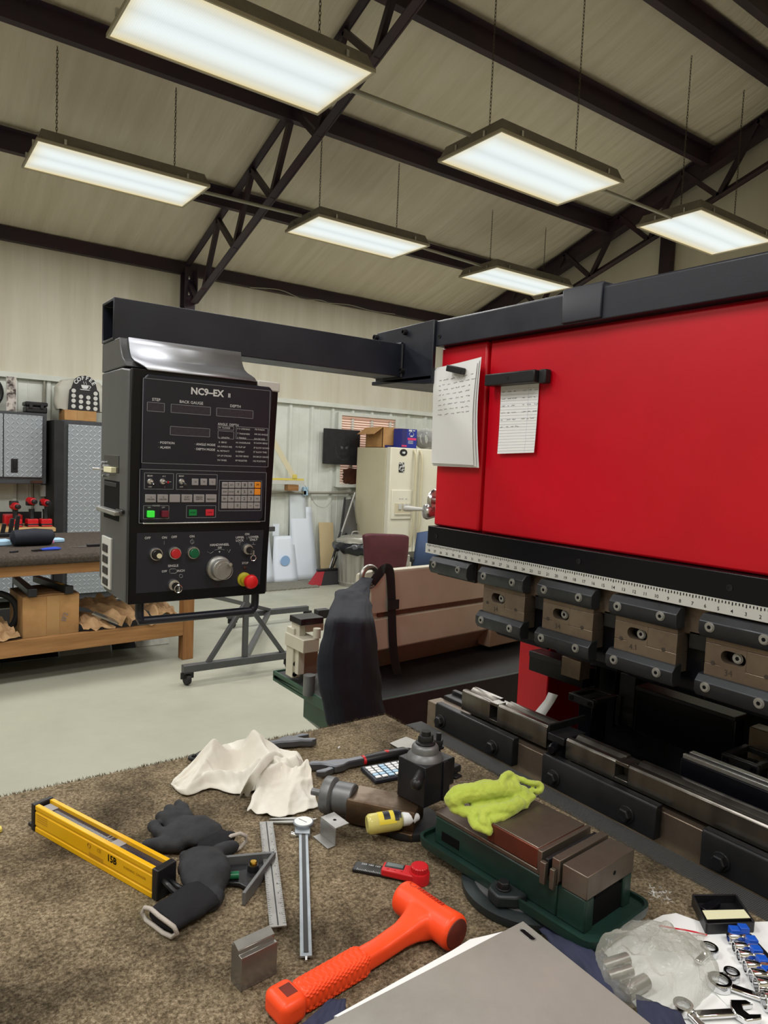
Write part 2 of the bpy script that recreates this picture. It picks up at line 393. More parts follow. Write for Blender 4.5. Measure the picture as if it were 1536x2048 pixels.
# thin clear plastic
def film(name, tint, a=0.35, rough=0.12):
    m = bpy.data.materials.new(name); m.use_nodes = True; MATS[name] = m; nt = m.node_tree; N = nt.nodes; L = nt.links
    for n in list(N): N.remove(n)
    o = N.new('ShaderNodeOutputMaterial'); t = N.new('ShaderNodeBsdfTransparent'); g = N.new('ShaderNodeBsdfPrincipled'); x = N.new('ShaderNodeMixShader')
    t.inputs[0].default_value = (0.93,0.94,0.93,1); g.inputs['Base Color'].default_value = rgb(*tint); g.inputs['Roughness'].default_value = rough
    fr = N.new('ShaderNodeLayerWeight'); fr.inputs[0].default_value = 0.35
    mr = N.new('ShaderNodeMapRange'); mr.inputs['To Min'].default_value = a; mr.inputs['To Max'].default_value = min(1, a+0.5); L.new(fr.outputs['Facing'], mr.inputs[0])
    tcn = N.new('ShaderNodeTexCoord'); wn = N.new('ShaderNodeTexNoise'); wn.inputs['Scale'].default_value = 32; wn.inputs['Detail'].default_value = 3; wn.inputs['Distortion'].default_value = 1.5; L.new(tcn.outputs['Object'], wn.inputs['Vector'])
    bpn = N.new('ShaderNodeBump'); bpn.inputs['Strength'].default_value = 0.8; bpn.inputs['Distance'].default_value = 0.006; L.new(wn.outputs['Fac'], bpn.inputs['Height']); L.new(bpn.outputs[0], g.inputs['Normal']); L.new(bpn.outputs[0], fr.inputs['Normal'])
    L.new(mr.outputs[0], x.inputs[0]); L.new(t.outputs[0], x.inputs[1]); L.new(g.outputs[0], x.inputs[2]); L.new(x.outputs[0], o.inputs[0])
film('bag_film',(200,199,190),0.2,0.1); film('blister',(210,226,236),0.3); film('wrap_film',(226,226,224),0.25)
# ------------------------------------------------------------------ room shell
X0, X1, Y0, Y1, RIDGE = -5.0, 7.3, -1.7, 8.1, 3.2
def roof_z(y):
    yy = y if y >= RIDGE else 2*RIDGE-y
    return 3.66+0.337*(8.086-yy)
mb = MB(); mb.box(X0-0.1, X1+0.1, Y0-0.1, Y1+0.1, -0.12, 0.0); struct('floor', mb, 'concrete')
PURL = [6.70, 5.49, 4.28, 3.40]
def ceil_pt(u, v):
    x = X0+(X1-X0)*u; y = Y0+(Y1-Y0)*v
    yy = y if y >= RIDGE else 2*RIDGE-y
    ks = [8.05]+PURL+[RIDGE]; sag = 0
    for k in range(len(ks)-1):
        if ks[k+1] <= yy <= ks[k]: t = (yy-ks[k+1])/(ks[k]-ks[k+1]); sag = 0.035*math.sin(PI*t)
    w = 0.006*nz(x*2.6, yy*0.35, 3)+0.004*nz(x*7, yy*0.6, 9)
    near = min(abs(x-2.85), abs(x-7.05))
    w += 0.016*math.exp(-(near/0.5)**2)*nz(x*14+yy*2.2,yy*0.5,4)+0.006*abs(nz(x*5+yy*1.5,yy*0.3,8))
    return (x, y, roof_z(y)+0.02-sag+w)
mb = MB(); mb.grid(260, 110, ceil_pt); o = struct('ceiling', mb, 'vinyl', smooth=60, keep=True)
def wall_fn(u, v):
    x = X0+(X1-X0)*u; z = 2.28+(3.75-2.28)*v
    return (x, Y1-0.03+0.012*nz(x*3.2, z*0.5)+0.006*nz(x*9, z*0.9, 5), z)
mb = MB(); mb.box(X0, X1, Y1, Y1+0.1, 0, 3.8); wb = struct('wall_back', mb, 'plain_wall')
mb = MB(); mb.grid(160, 16, wall_fn); obj('insulation', mb, 'vinyl_wall', wb, smooth=60, label='beige vinyl faced insulation above the white panels')
# ribbed white wall sheets, three ribs each
rib0 = 4.239
prof = []
for k in range(3):
    r0 = k*0.314; prof += [(r0,0),(r0+0.018,-0.03),(r0+0.05,-0.03),(r0+0.068,0),(r0+0.15,0),(r0+0.156,-0.004),(r0+0.164,-0.004),(r0+0.17,0)]
prof.append((0.942,0))
pan = None
for k in range(-6, 4):
    xs = rib0+k*0.942
    if k < 3:
        mb = MB(); pl = [(xs+a, Y1-0.012+b) for a, b in prof]+[(xs+0.942, Y1-0.004),(xs, Y1-0.004)]
        if pl[-2][0] > X1: continue
        mb.prism(pl, 'z', 0.0, 2.28)
        obj('wall_panel', mb, 'white_steel', wb, smooth=0)
mb = MB(); mb.box(X0, X1, Y1-0.075, Y1, 2.28, 2.30); mb.box(X0, X1, Y1-0.078, Y1-0.07, 2.245, 2.30); struct('trim_1', mb, 'white_steel')
mb = MB(); mb.box(X1, X1+0.1, Y0, Y1, 0, 5.6); struct('wall_right', mb, 'vinyl_wall')
mb = MB(); mb.box(X0-0.1, X0, Y0, Y1, 0, 5.6); struct('wall_left', mb, 'plain_wall')
mb = MB(); mb.box(X0, X1, Y0-0.1, Y0, 0, 3.8); struct('wall_front', mb, 'plain_wall')
mb = MB(); mb.prism([(Y0-0.1,roof_z(Y0)+0.14),(RIDGE,roof_z(RIDGE)+0.14),(Y1+0.1,roof_z(Y1)+0.14),(Y1+0.1,roof_z(Y1)+0.2),(RIDGE,roof_z(RIDGE)+0.2),(Y0-0.1,roof_z(Y0)+0.2)], 'x', X0-0.1, X1+0.1)
struct('roof', mb, 'plain_wall')
# ------------------------------------------------------------------ purlins, eave strut, trusses
def zpurlin(y, zt, s=1):
    mb = MB(); h = 0.16
    X1 = 7.04; mb.box(X0, X1, y-0.004, y+0.004, zt-h, zt)
    mb.box(X0, X1, y+0.0041, y+s*0.065, zt-h, zt-h+0.006); mb.box(X0, X1, y-s*0.065, y-0.0041, zt-0.006, zt); mb.box(X0, X1, y+s*0.06, y+s*0.065, zt-h+0.0061, zt-h+0.022)
    return mb
plab = ['dark purlin just above the far row of lights, second beam up from the wall', 'dark purlin crossing behind the big near light, third beam up from the wall',
        'dark purlin crossing the upper middle, fourth beam up from the wall', 'thick dark purlin just before the ridge, crossing the upper right corner']
for y, lb in zip(PURL, plab):
    solo('roof_purlin', zpurlin(y, roof_z(y)-0.002), 'oxide', lb, 'roof beam', 'roof purlins', smooth=0)
solo('roof_purlin', zpurlin(2.98, roof_z(2.98)-0.002), 'oxide', 'dark purlin cut by the top right corner, just past the ridge', 'roof beam', 'roof purlins', smooth=0)
mb = MB(); mb.box(X0, X1, 7.96, 7.97, 3.575, 3.70); mb.box(X0, X1, 7.97, 8.06, 3.575, 3.585); mb.box(X0, X1, 7.955, 7.975, 3.575, 3.59)
solo('eave_strut', mb, 'oxide', 'dark steel eave beam along the top of the back wall', 'roof beam', smooth=0)
def truss(x, ph, label):
    t = thing('roof_truss', label, 'truss', (x, 7.9, 0), 0, 'roof trusses')
    zt = lambda y: roof_z(y)-0.035
    zb = lambda y: zt(y)-0.56
    def ang(p, q, w=0.075, leg=0.07):
        mb = MB(); p, q = Vector(p), Vector(q); d = (q-p).normalized(); n = Vector((1,0,0)).cross(d).normalized()
        mb.bar(p, q, leg, 0.008, n); mb.bar(p+Vector((0.03,0,0))-n*0.03, q+Vector((0.03,0,0))-n*0.03, 0.008, w, n); return mb
    obj('top_chord', ang((x,7.98,zt(7.98)), (x,RIDGE,zt(RIDGE))), 'oxide', t, smooth=0)
    obj('bottom_chord', ang((x,7.72,zb(7.72)+0.03), (x,RIDGE,zb(RIDGE)+0.03), leg=0.085), 'oxide', t, smooth=0)
    obj('top_chord', ang((x,-1.6,zt(-1.6)), (x,RIDGE,zt(RIDGE))), 'oxide', t, smooth=0)
    obj('bottom_chord', ang((x,-1.3,zb(-1.3)+0.03), (x,RIDGE,zb(RIDGE)+0.03)), 'oxide', t, smooth=0)
    y = ph; first = True
    while y > 3.3:
        yb = y-0.42; yt = y-0.785
        if first: mb = MB(); mb.bar((x,y+0.36,zb(y+0.36)+0.03), (x,y,zt(y)-0.02), 0.05, 0.045, (1,0,0)); obj('web_bar', mb, 'oxide', t, smooth=0); first = False
        mb = MB(); mb.bar((x,y,zt(y)-0.02), (x,yb,zb(yb)+0.04), 0.05, 0.045, (1,0,0)); obj('web_bar', mb, 'oxide', t, smooth=0)
        mb = MB(); mb.bar((x,yb,zb(yb)+0.04), (x,yt,zt(yt)-0.02), 0.05, 0.045, (1,0,0)); obj('web_bar', mb, 'oxide', t, smooth=0)
        y = yt
    mb = MB(); mb.bar((x,7.97,zt(7.97)-0.12), (x,7.66,zb(7.66)+0.06), 0.05, 0.03, (1,0,0)); obj('web_bar', mb, 'oxide', t, smooth=0)
    mb = MB(); mb.box(x-0.06,x+0.06,7.86,7.872,0,3.62); mb.box(x-0.005,x+0.005,7.87,8.0,0,3.62); mb.box(x-0.06,x+0.06,8.0,8.012,0,3.62)
    obj('column', mb, 'oxide', t, smooth=0)
    mb = MB(); mb.box(x+0.035,x+0.045,7.74,7.87,3.22,3.6); obj('gusset', mb, 'oxide', t, smooth=0)
    for zz in (3.33, 3.5):
        mb = MB(); mb.hexa((x-0.02,7.83,zz),(-1,0,0),0.018,0.014); obj('bolt', mb, 'bright_steel', t)
    return t
truss(2.85, 7.08, 'dark steel roof truss rising from behind the control arm to the top centre')
T2 = truss(7.05, 6.93, 'dark steel roof truss against the far end wall, behind the right lights')
mb = MB(); mb.bar((7.12,8.0,roof_z(8.0)-0.10),(7.12,RIDGE,roof_z(RIDGE)-0.10),0.14,0.17,(0,0.32,1)); obj('end_rafter', mb, 'oxide', T2, smooth=0); mb = MB(); mb.bar((7.12,-1.6,roof_z(-1.6)-0.10),(7.12,RIDGE,roof_z(RIDGE)-0.10),0.14,0.17,(0,-0.32,1)); obj('end_rafter', mb, 'oxide', T2, smooth=0)
mb = MB(); mb.box(7.2,7.28,4.76,4.9,0,4.45); solo('wall_post', mb, 'oxide', 'dark upright wall post below the far right truss', 'post', smooth=0)
for (us, lb, r) in (([(500,575),(560,580),(605,598),(640,600),(655,606)], 'pale cable looping along the middle of the eave beam', 0.006), ([(655,606),(700,610),(745,622),(790,628)], 'second pale cable further right on the eave beam', 0.005)):
    mb = MB(); mb.tube(smooth_path([px(u,v,y=7.945) for u, v in us]), r, 6); solo('electric_cable', mb, 'conduit', lb, 'cable', 'cables on the eave beam')
# ------------------------------------------------------------------ troffer lights on chains
def chain_mesh(mb, p, q):
    p, q = Vector(p), Vector(q); L_ = (q-p).length; n = int(L_/0.024); d = (q-p)/n; dn = d.normalized()
    for i in range(n):
        c = p+d*(i+0.5); a = Vector((1,0,0)) if i % 2 else Vector((0,1,0)); pts = []
        for k in range(8):
            t = 2*PI*k/8; pts.append(c+a*0.006*math.cos(t)+dn*0.016*math.sin(t))
        mb.tube(pts, 0.0023, 4, closed=True)
def light(x0, y0, label, z=3.62, power=LAMP_W):
    xc, yc = x0+0.61, y0+0.305
    t = thing('ceiling_light', label, 'light fixture', (xc, yc, z), 0, 'hanging troffer lights'); M = TM(t)
    mb = MB(M); a, b, c, d = 0.61, 0.305, 0.53, 0.225
    R = lambda s, u, h: [(-s,-u,h),(s,-u,h),(s,u,h),(-s,u,h)]
    mb.rings([R(a,b,0.012),R(a-0.002,b-0.002,0.022),R(a-0.012,b-0.012,0.03),R(0.575,0.268,0.095)], cap0=False); obj('housing', mb, 'fixture', t, smooth=0)
    mb = MB(M)
    for s in (-1,1):
        mb.box(-a,a,s*b-0.012 if s > 0 else -b, s*b if s > 0 else -b+0.012,-0.004,0.014); mb.box(s*a-0.012 if s > 0 else -a, s*a if s > 0 else -a+0.012,-b+0.012,b-0.012,-0.004,0.014)
    obj('lens_frame', mb, 'fixture_edge', t, smooth=0)
    mb = MB(M); mb.box(-a+0.012,a-0.012,-b+0.012,b-0.012,0.004,0.01); obj('lens', mb, 'lens', t, smooth=0, label='glowing prismatic lens yellowed along the rim')
    for sx, sy in ((-1,-1),(1,-1)):
        mb = MB(M); mb.box(sx*0.43-0.008,sx*0.43+0.008,-b-0.005,-b+0.012,0.015,0.05); obj('clip', mb, 'bright_steel', t, smooth=0)
    for sy in (-0.15, 0.12):
        mb = MB(M); mb.box(-a-0.004,-a+0.012,sy-0.008,sy+0.008,0.015,0.05); obj('clip', mb, 'bright_steel', t, smooth=0)
    for sx in (-1,1):
        mb = MB(); yp = min(PURL, key=lambda q: abs(q-yc)); xa = xc+sx*0.43
        chain_mesh(mb, (xa, yc, z+0.095), (xa, yc if abs(yp-yc) > 0.3 else yc, roof_z(yc)-0.05)); obj('chain', mb, 'chain_metal', t, smooth=60)
    o = lamp(xc, yc, z-0.012, power); o.parent = t; o.location = (0, 0, -0.012)
    return t
light(0.94, 3.25, 'large near ceiling light with yellowed prismatic lens, cut by the top edge')
light(0.88, 5.40, 'long narrow looking ceiling light at the far left above the control arm')
light(3.05, 5.38, 'far row ceiling light in the middle, between the truss and the next light')
light(5.32, 5.55, 'far ceiling light nearest the black machine top', z=3.66)
light(3.12, 3.28, 'near ceiling light right of the truss, lens ribbed and yellowed at its near edge')
light(5.45, 3.35, 'ceiling light at the far right, just above the red machine', z=3.72)
for a, b, z, lb in ((( 2.10,5.68),(3.05,5.68),3.69,'conduit joining the two far lights on the left'),((2.16,3.57),(3.12,3.57),3.69,'conduit from the big near light to the next near light'),
                ((4.34,3.6),(5.45,3.62),3.72,'conduit from the near middle light to the far right light'),((4.27,5.68),(5.32,5.8),3.72,'conduit between the two far lights on the right')):
    mb = MB(); mb.cyl((a[0],a[1],z-0.02),(b[0],b[1],z),0.014,n=10); mb.cyl((a[0],a[1],z-0.02),(a[0]+0.05,a[1],z-0.019),0.02,n=10)
    solo('conduit_pipe', mb, 'conduit', lb, 'conduit', 'conduits between lights')
# ------------------------------------------------------------------ left background: cabinets, bench
def door_panel(mb, x0, x1, y, z0, z1): mb.box(x0, x1, y-0.02, y, z0, z1)
t = thing('wall_cabinet', 'wall cabinet with diamond plate doors and dark frame at the left edge', 'cabinet', (0.9,7.9,1.19))
mb = MB(); mb.box(0.35,1.375,7.76,8.05,1.19,1.895); obj('body', mb, 'cabinet_grey', t, 0.004)
for xa, xb, hx in ((0.39,0.985,0.9),(0.993,1.335,1.085)):
    mb = MB(); door_panel(mb, xa, xb, 7.757, 1.255, 1.868); d = obj('door', mb, 'diamond_plate', t, 0.004)
    mb = MB(); mb.box(hx-0.03,hx+0.03,7.73,7.737,1.30,1.435); mb.box(hx-0.008,hx+0.012,7.722,7.732,1.335,1.42); obj('handle', mb, 'black_plastic', d, 0.003)
mb = MB(); mb.box(1.23,1.34,7.75,7.757,1.2,1.225); obj('badge', mb, 'plaque', t, smooth=0)
t = thing('tall_cabinet', 'tall locker cabinet with grey diamond plate door, behind the control panel', 'cabinet', (1.8,7.85,0))
mb = MB(); mb.box(1.49,2.35,7.62,8.05,0.02,1.84); obj('body', mb, 'cabinet_grey', t, 0.005)
mb = MB(); mb.box(1.41,1.50,7.56,8.05,0.0,1.832); obj('side_panel', mb, 'black_flat', t, 0.004)
for xa, xb in ((1.545,1.935),(1.943,2.32)):
    mb = MB(); door_panel(mb, xa, xb, 7.62, 0.08, 1.80); obj('door', mb, 'diamond_plate', t, 0.005)
# base cabinets with wooden top
t = thing('base_cabinet', 'low base cabinet with plywood top carrying the drills', 'cabinet', (1.0,7.8,0))
mb = MB(); mb.box(0.3,1.385,7.45,8.04,0.08,0.745); obj('body', mb, 'cabinet_grey', t, 0.004)
mb = MB(); mb.box(0.28,1.402,7.40,8.05,0.748,0.785); obj('top', mb, 'plywood', t, 0.004)
for xa, xb in ((0.33,0.72),(0.73,1.03),(1.04,1.365)):
    mb = MB(); door_panel(mb, xa, xb, 7.447, 0.12, 0.69); obj('door', mb, 'diamond_plate', t, 0.004)
mb = MB(); mb.box(1.22,1.36,7.436,7.445,0.70,0.73); obj('badge', mb, 'plaque', t, smooth=0)
# things on top of the wall cabinet
t = thing('car_wheel', 'black spoked wheel on the wall cabinet, cut by the left edge', 'wheel', (0.83,7.9,1.9))
C = Vector((0.83,7.88,2.075)); mb = MB()
mb.tube([C+Vector((0.16*math.cos(a*PI/16),0,0.16*math.sin(a*PI/16))) for a in range(32)], 0.02, 8, closed=True); obj('rim', mb, 'black_plastic', t)
mb = MB(); mb.cyl(C-Vector((0,0.02,0)),C+Vector((0,0.02,0)),0.045); obj('hub', mb, 'black_plastic', t)
for k in range(5):
    a = k*2*PI/5+0.3; mb = MB(); mb.bar(C, C+Vector((0.15*math.cos(a),0,0.15*math.sin(a))), 0.03, 0.035, (0,1,0)); obj('spoke', mb, 'black_plastic', t)
m_ = mat('photo_print',(196,188,182),0.5,col2=(56,46,44),vs=14,vd=2,vw=(0.45,0.6))
t = thing('picture_canvas', 'narrow printed picture standing on the wall cabinet beside the wheel', 'picture', (1.06,7.8,1.9))
mb = MB(); mb.box(1.02,1.105,7.79,7.83,1.897,2.235); obj('canvas', mb, 'paper', t); mb = MB(); mb.box(1.022,1.103,7.786,7.79,1.90,2.232); obj('print', mb, m_, t)
t = thing('tool_case', 'small black plastic case lying on the wall cabinet', 'case', (1.29,7.85,1.9))
mb = MB(); mb.box(1.19,1.385,7.78,7.98,1.897,1.96); obj('lower_shell', mb, 'black_plastic', t, 0.012); mb = MB(); mb.box(1.185,1.39,7.775,7.985,1.963,2.005); obj('lid', mb, 'black_plastic', t, 0.012)
for xx in (1.235,1.335):
    mb = MB(); mb.box(xx-0.015,xx+0.015,7.765,7.776,1.94,1.985); obj('latch', mb, 'black_flat', t, 0.002)
# on the tall cabinet
t = thing('cardboard_box', 'small cardboard box on the tall cabinet, below the coffee sign', 'box', (1.67,7.8,1.85))
mb = MB(); mb.box(1.52,1.825,7.66,7.93,1.842,1.945); obj('carton', mb, 'cardboard', t, 0.003); mb = MB(); mb.box(1.64,1.70,7.657,7.661,1.845,1.943); obj('tape', mb, 'tape_tan', t, smooth=0)
t = thing('coffee_sign', 'black board with white cup and word COFFEE above rows of pale discs', 'sign', (1.71,7.68,1.945))
def arch(x0, x1, z0, z1, xc, zc, r, n=12):
    pl = [(x0,z0),(x1,z0),(x1-0.012,z1-0.02),(x1-0.03,z1)]
    a0 = math.acos((x1-0.05-xc)/r)
    for k in range(n+1): a = a0+(PI-2*a0)*k/n; pl.append((xc+r*math.cos(a), zc+r*math.sin(a)))
    return pl+[(x0+0.03,z1),(x0+0.012,z1-0.02)]
mb = MB(); mb.prism(arch(1.555,1.86,1.948,2.165,1.71,2.175,0.125), 'y', 7.668, 7.683); obj('board', mb, 'black_flat', t, smooth=30)
zc = [1.985,2.04,2.09,2.14]
for r, z in enumerate(zc):
    for c in range(4):
        if r == 3 and c in (1,2): continue
        mb = MB(); mb.cyl((1.605+c*0.07,7.668,z-c*0.004),(1.605+c*0.07,7.664,z-c*0.004),0.021,n=14); obj('disc', mb, 'scale_white', t)
mb = MB(); V = lambda x, z: Matrix(((1,0,0,x),(0,0,-1,7.664),(0,1,0,z),(0,0,0,1)))
mb.prism([(1.675,2.205),(1.748,2.205),(1.742,2.18),(1.73,2.168),(1.693,2.168),(1.681,2.18)], 'y', 7.664, 7.668)
mb.tube([(1.748+0.018*math.sin(a),7.665,2.188+0.013*math.cos(a)) for a in [k*PI/8 for k in range(9)]], 0.004, 6)
mb.prism([(1.66,2.162),(1.765,2.162),(1.75,2.154),(1.675,2.154)], 'y', 7.664, 7.668)
for dx in (-0.012,0.01): mb.tube([(1.712+dx+0.005*math.sin(k*1.2),7.665,2.21+k*0.006) for k in range(6)], 0.0025, 6)
for k, ch in enumerate('COFFEE'):
    a = math.radians(150-k*24); R = Matrix.Rotation(a-PI/2,4,'Z')
    ml = MB(); ml.text(ch, V(1.71+0.095*math.cos(a), 2.18+0.095*math.sin(a))@R, 0.055, bold=0.03); obj('letter', ml, 'white_ink', t, smooth=0)
obj('cup_drawing', mb, 'white_ink', t, smooth=0)
# pale plastic cover behind the sign
mb = MB(); C = Vector((1.70,7.84,1.93))
def cov(u, v):
    a = u*2*PI; prof_ = [(0.20,0.02),(0.215,0.12),(0.21,0.24),(0.16,0.32),(0.03,0.34)]
    k = v*4; i = min(int(k),3); f = k-i; r = prof_[i][0]*(1-f)+prof_[i+1][0]*f; z = prof_[i][1]*(1-f)+prof_[i+1][1]*f
    ww = 0.10/0.2; q = 1+0.05*nz(a*2,v*4)
    return C+Vector((r*1.15*math.copysign(abs(math.cos(a))**0.6,math.cos(a))*q, r*ww*math.copysign(abs(math.sin(a))**0.6,math.sin(a))*q, z+0.012*nz(a*3,v*5,2)))
mb.grid(40, 16, cov); mat('cover_grey',(196,194,184),0.45); solo('plastic_cover', mb, 'cover_grey', 'pale plastic cover bulging out behind the coffee sign', 'cover', smooth=70)
# wall wiring and outlet
mb = MB(); mb.cyl((1.40,8.05,1.19),(1.40,8.05,2.28),0.014); mb.cyl((1.30,8.05,0.78),(1.30,8.05,1.19),0.012); solo('wall_conduit', mb, 'conduit', 'upright conduit on the white wall beside the wall cabinet', 'conduit')
t = thing('wall_outlet', 'grey electrical outlet box with black plug under the wall cabinet', 'outlet', (1.42,8.02,1.06))
mb = MB(); mb.box(1.36,1.50,7.98,8.07,1.05,1.17); obj('box', mb, 'scale_white', t, 0.005); mb = MB(); mb.box(1.42,1.46,7.94,7.98,1.08,1.15); obj('plug', mb, 'black_plastic', t, 0.005)
mb = MB(); mb.tube(smooth_path([(1.44,7.94,1.09),(1.46,7.93,1.0),(1.49,7.95,0.9),(1.48,7.98,0.8)]),0.006,6); solo('power_cord', mb, 'black_plastic', 'black cord hanging from the wall outlet down behind the drills', 'cord')
mb = MB(); mb.tube(smooth_path([px(*q,y=7.95) for q in [(94,872),(103,910),(97,955),(82,970)]]),0.004,6); solo('loose_wire', mb, 'black_plastic', 'thin dark wire drooping beside the wall cabinet', 'cord')
mb = MB(); mb.box(0.3,1.36,7.9,7.93,0.787,0.9); solo('drill_rail', mb, 'black_plastic', 'black rail behind the cordless drills', 'rail')
def drill(x, y, label, s=1.0, red_top=True):
    t = thing('cordless_drill', label, 'drill', (x,y,0.786), 0.15, 'cordless drills on the base cabinet'); M = TM(t)
    mb = MB(M); mb.box(-0.052,0.052,-0.05,0.05,0.0,0.018); mb.box(-0.05,0.05,-0.045,0.045,0.018,0.075); obj('battery', mb, 'red_plastic', t, 0.008)
    mb = MB(M); mb.box(-0.053,0.053,-0.048,0.048,0.0,0.03); obj('battery_base', mb, 'black_plastic', t, 0.006)
    mb = MB(M); mb.tube([(0,0,0.07),(0.0,0.005,0.12),(0.0,0.01,0.17)],[0.026,0.022,0.026],10); obj('grip', mb, 'black_plastic', t)
    mb = MB(M); mb.lathe([(0.02,-0.08),(0.036,-0.075),(0.036,0.02),(0.03,0.05),(0.02,0.055)],(0,0.0,0.215*s),(0,-1,0),16); obj('motor', mb, 'red_plastic', t)
    mb = MB(M); mb.lathe([(0.024,0.055),(0.024,0.09),(0.012,0.10)],(0,0.0,0.215*s),(0,-1,0),12); obj('chuck', mb, 'black_plastic', t)
    mb = MB(M); mb.box(-0.036,0.036,0.02,0.08,0.20,0.245); obj('cap', mb, 'black_flat', t, 0.006)
drill(1.07,7.55,'red and black cordless tool on the plywood top, leftmost and lowest of three',0.92)
drill(1.215,7.56,'tallest red cordless drill, in the middle of the three on the plywood top',1.14)
drill(1.335,7.55,'red cordless drill at the right end of the plywood top',1.08)
mb = MB(); mb.box(0.99,1.15,7.66,7.80,0.786,0.89); solo('red_charger', mb, 'red_plastic', 'red charger block behind the leftmost cordless tool', 'charger', bev=0.01)
# ------------------------------------------------------------------ far work bench (turned 4 degrees)
BR = math.radians(4); LB = Vector((1.95,5.13,0))
bench = thing('work_bench', 'wooden work bench with dark carpet top and a loaded lower shelf', 'bench', LB, BR); BM = TM(bench)
mb = MB(BM)
def btop(poly, r=0.03): return poly
mb.prism([(-0.02,0.79),(-0.03,0.80),(-0.035,0.83),(-0.02,0.855),(0.0,0.862),(1.2,0.862),(1.2,0.79)], 'x', -2.6, 0.02)
obj('carpet_top', mb, 'carpet_dark', bench, 0.008)
mb = MB(BM); mb.box(-2.6,0.0,0.0,0.04,0.72,0.79); obj('front_rail', mb, 'wood', bench, 0.003)
mb = MB(BM); mb.box(-0.04,0.0,0.04,1.15,0.70,0.79); obj('side_rail', mb, 'wood', bench, 0.003)
mb = MB(BM); mb.box(-2.6,-0.085,0.0,0.04,0.19,0.30); obj('shelf_beam', mb, 'wood', bench, 0.003)
mb = MB(BM); mb.box(-2.6,-0.04,0.04,1.1,0.262,0.282); obj('shelf_board', mb, 'black_flat', bench, 0.002)
for xx, yy in ((-0.085,0.0),(-0.085,1.06)):
    mb = MB(BM); mb.box(xx,xx+0.085,yy,yy+0.085,0.0,0.79); obj('leg', mb, 'wood_v', bench, 0.003)
def onb(x, y, z=0.862): return BM@Vector((x,y,z))
# things on the bench
mb = MB(); c = onb(-1.02,0.42); mb.tube([c+Vector((-0.16,0,0.055)),c+Vector((-0.14,0,0.06)),c+Vector((0,0.02,0.062)),c+Vector((0.11,0.03,0.058)),c+Vector((0.125,0.03,0.05))],[0.02,0.055,0.062,0.055,0.025],14)
solo('zip_pouch', mb, 'canvas_black', 'rounded black fabric pouch lying on the far work bench', 'pouch')
t = thing('clamp_stand', 'black gadget with upright prongs behind the pouch on the bench', 'gadget', onb(-1.06,1.05)); M = TM(t)
mb = MB(M); mb.box(-0.07,0.07,-0.05,0.05,0,0.03); obj('base', mb, 'black_plastic', t, 0.005)
for xx, hh in ((-0.045,0.10),(0.01,0.14),(0.05,0.16)):
    mb = MB(M); mb.bar((xx,0,0.02),(xx+0.015,0,hh),0.02,0.03); obj('prong', mb, 'black_plastic', t, 0.003)
t = thing('blue_pliers', 'pliers with bright blue handles in front of the black pouch', 'pliers', onb(-1.06,0.13)); M = TM(t)@Matrix.Rotation(0.35,4,'Z')
for s in (-1,1):
    mb = MB(M); mb.tube([(0.0,0,0.01),(0.05,s*0.016,0.011),(0.12,s*0.02,0.011),(0.14,s*0.014,0.011)],[0.006,0.008,0.009,0.006],8); obj('handle', mb, 'pliers_blue', t)
    mb = MB(M); mb.prism([(0.01,s*0.012),(-0.02,s*0.013),(-0.06,s*0.002),(-0.02,0)],'z',0.004,0.016); obj('jaw', mb, 'dark_steel', t, 0.002)
t = thing('bench_knife', 'slim pointed tool with dark grip lying on the bench beside the control panel', 'tool', onb(-0.74,0.25)); M = TM(t)@Matrix.Rotation(0.06,4,'Z')
mb = MB(M); mb.prism([(-0.10,0),(0.02,-0.010),(0.02,0.010)],'z',0.002,0.006); obj('blade', mb, 'bright_steel', t); mb = MB(M); mb.box(0.02,0.14,-0.012,0.012,0.0,0.02); obj('grip', mb, 'black_plastic', t, 0.004)
m_ = mat('pink_label',(226,140,190),0.5)
t = thing('blister_pack', 'small pink and pale blue plastic pack right of the black pouch', 'pack', onb(-0.86,0.58)); M = TM(t)@Matrix.Rotation(0.3,4,'Z')
mb = MB(M); mb.box(-0.05,0.07,-0.04,0.04,0,0.03); obj('body', mb, 'light_blue', t, 0.008); mb = MB(M); mb.box(-0.055,-0.01,-0.042,0.042,0.0,0.02); obj('label', mb, m_, t, 0.004)
mb = MB(); M = Matrix.Translation(onb(-1.23,0.52))@Matrix.Rotation(0.2,4,'Z'); mb.M = M; mb.box(-0.15,0.07,-0.06,0.06,0,0.04); solo('clear_tray', mb, 'light_blue', 'pale blue clear plastic tray on the bench at the left edge', 'tray', bev=0.01)
mb = MB(Matrix.Translation(onb(-1.22,0.12))@Matrix.Rotation(0.5,4,'Z')); mb.box(-0.03,0.03,-0.006,0.006,0,0.012); solo('drill_bit', mb, 'black_flat', 'tiny dark piece lying near the front left edge of the bench', 'tool', bev=0.002)
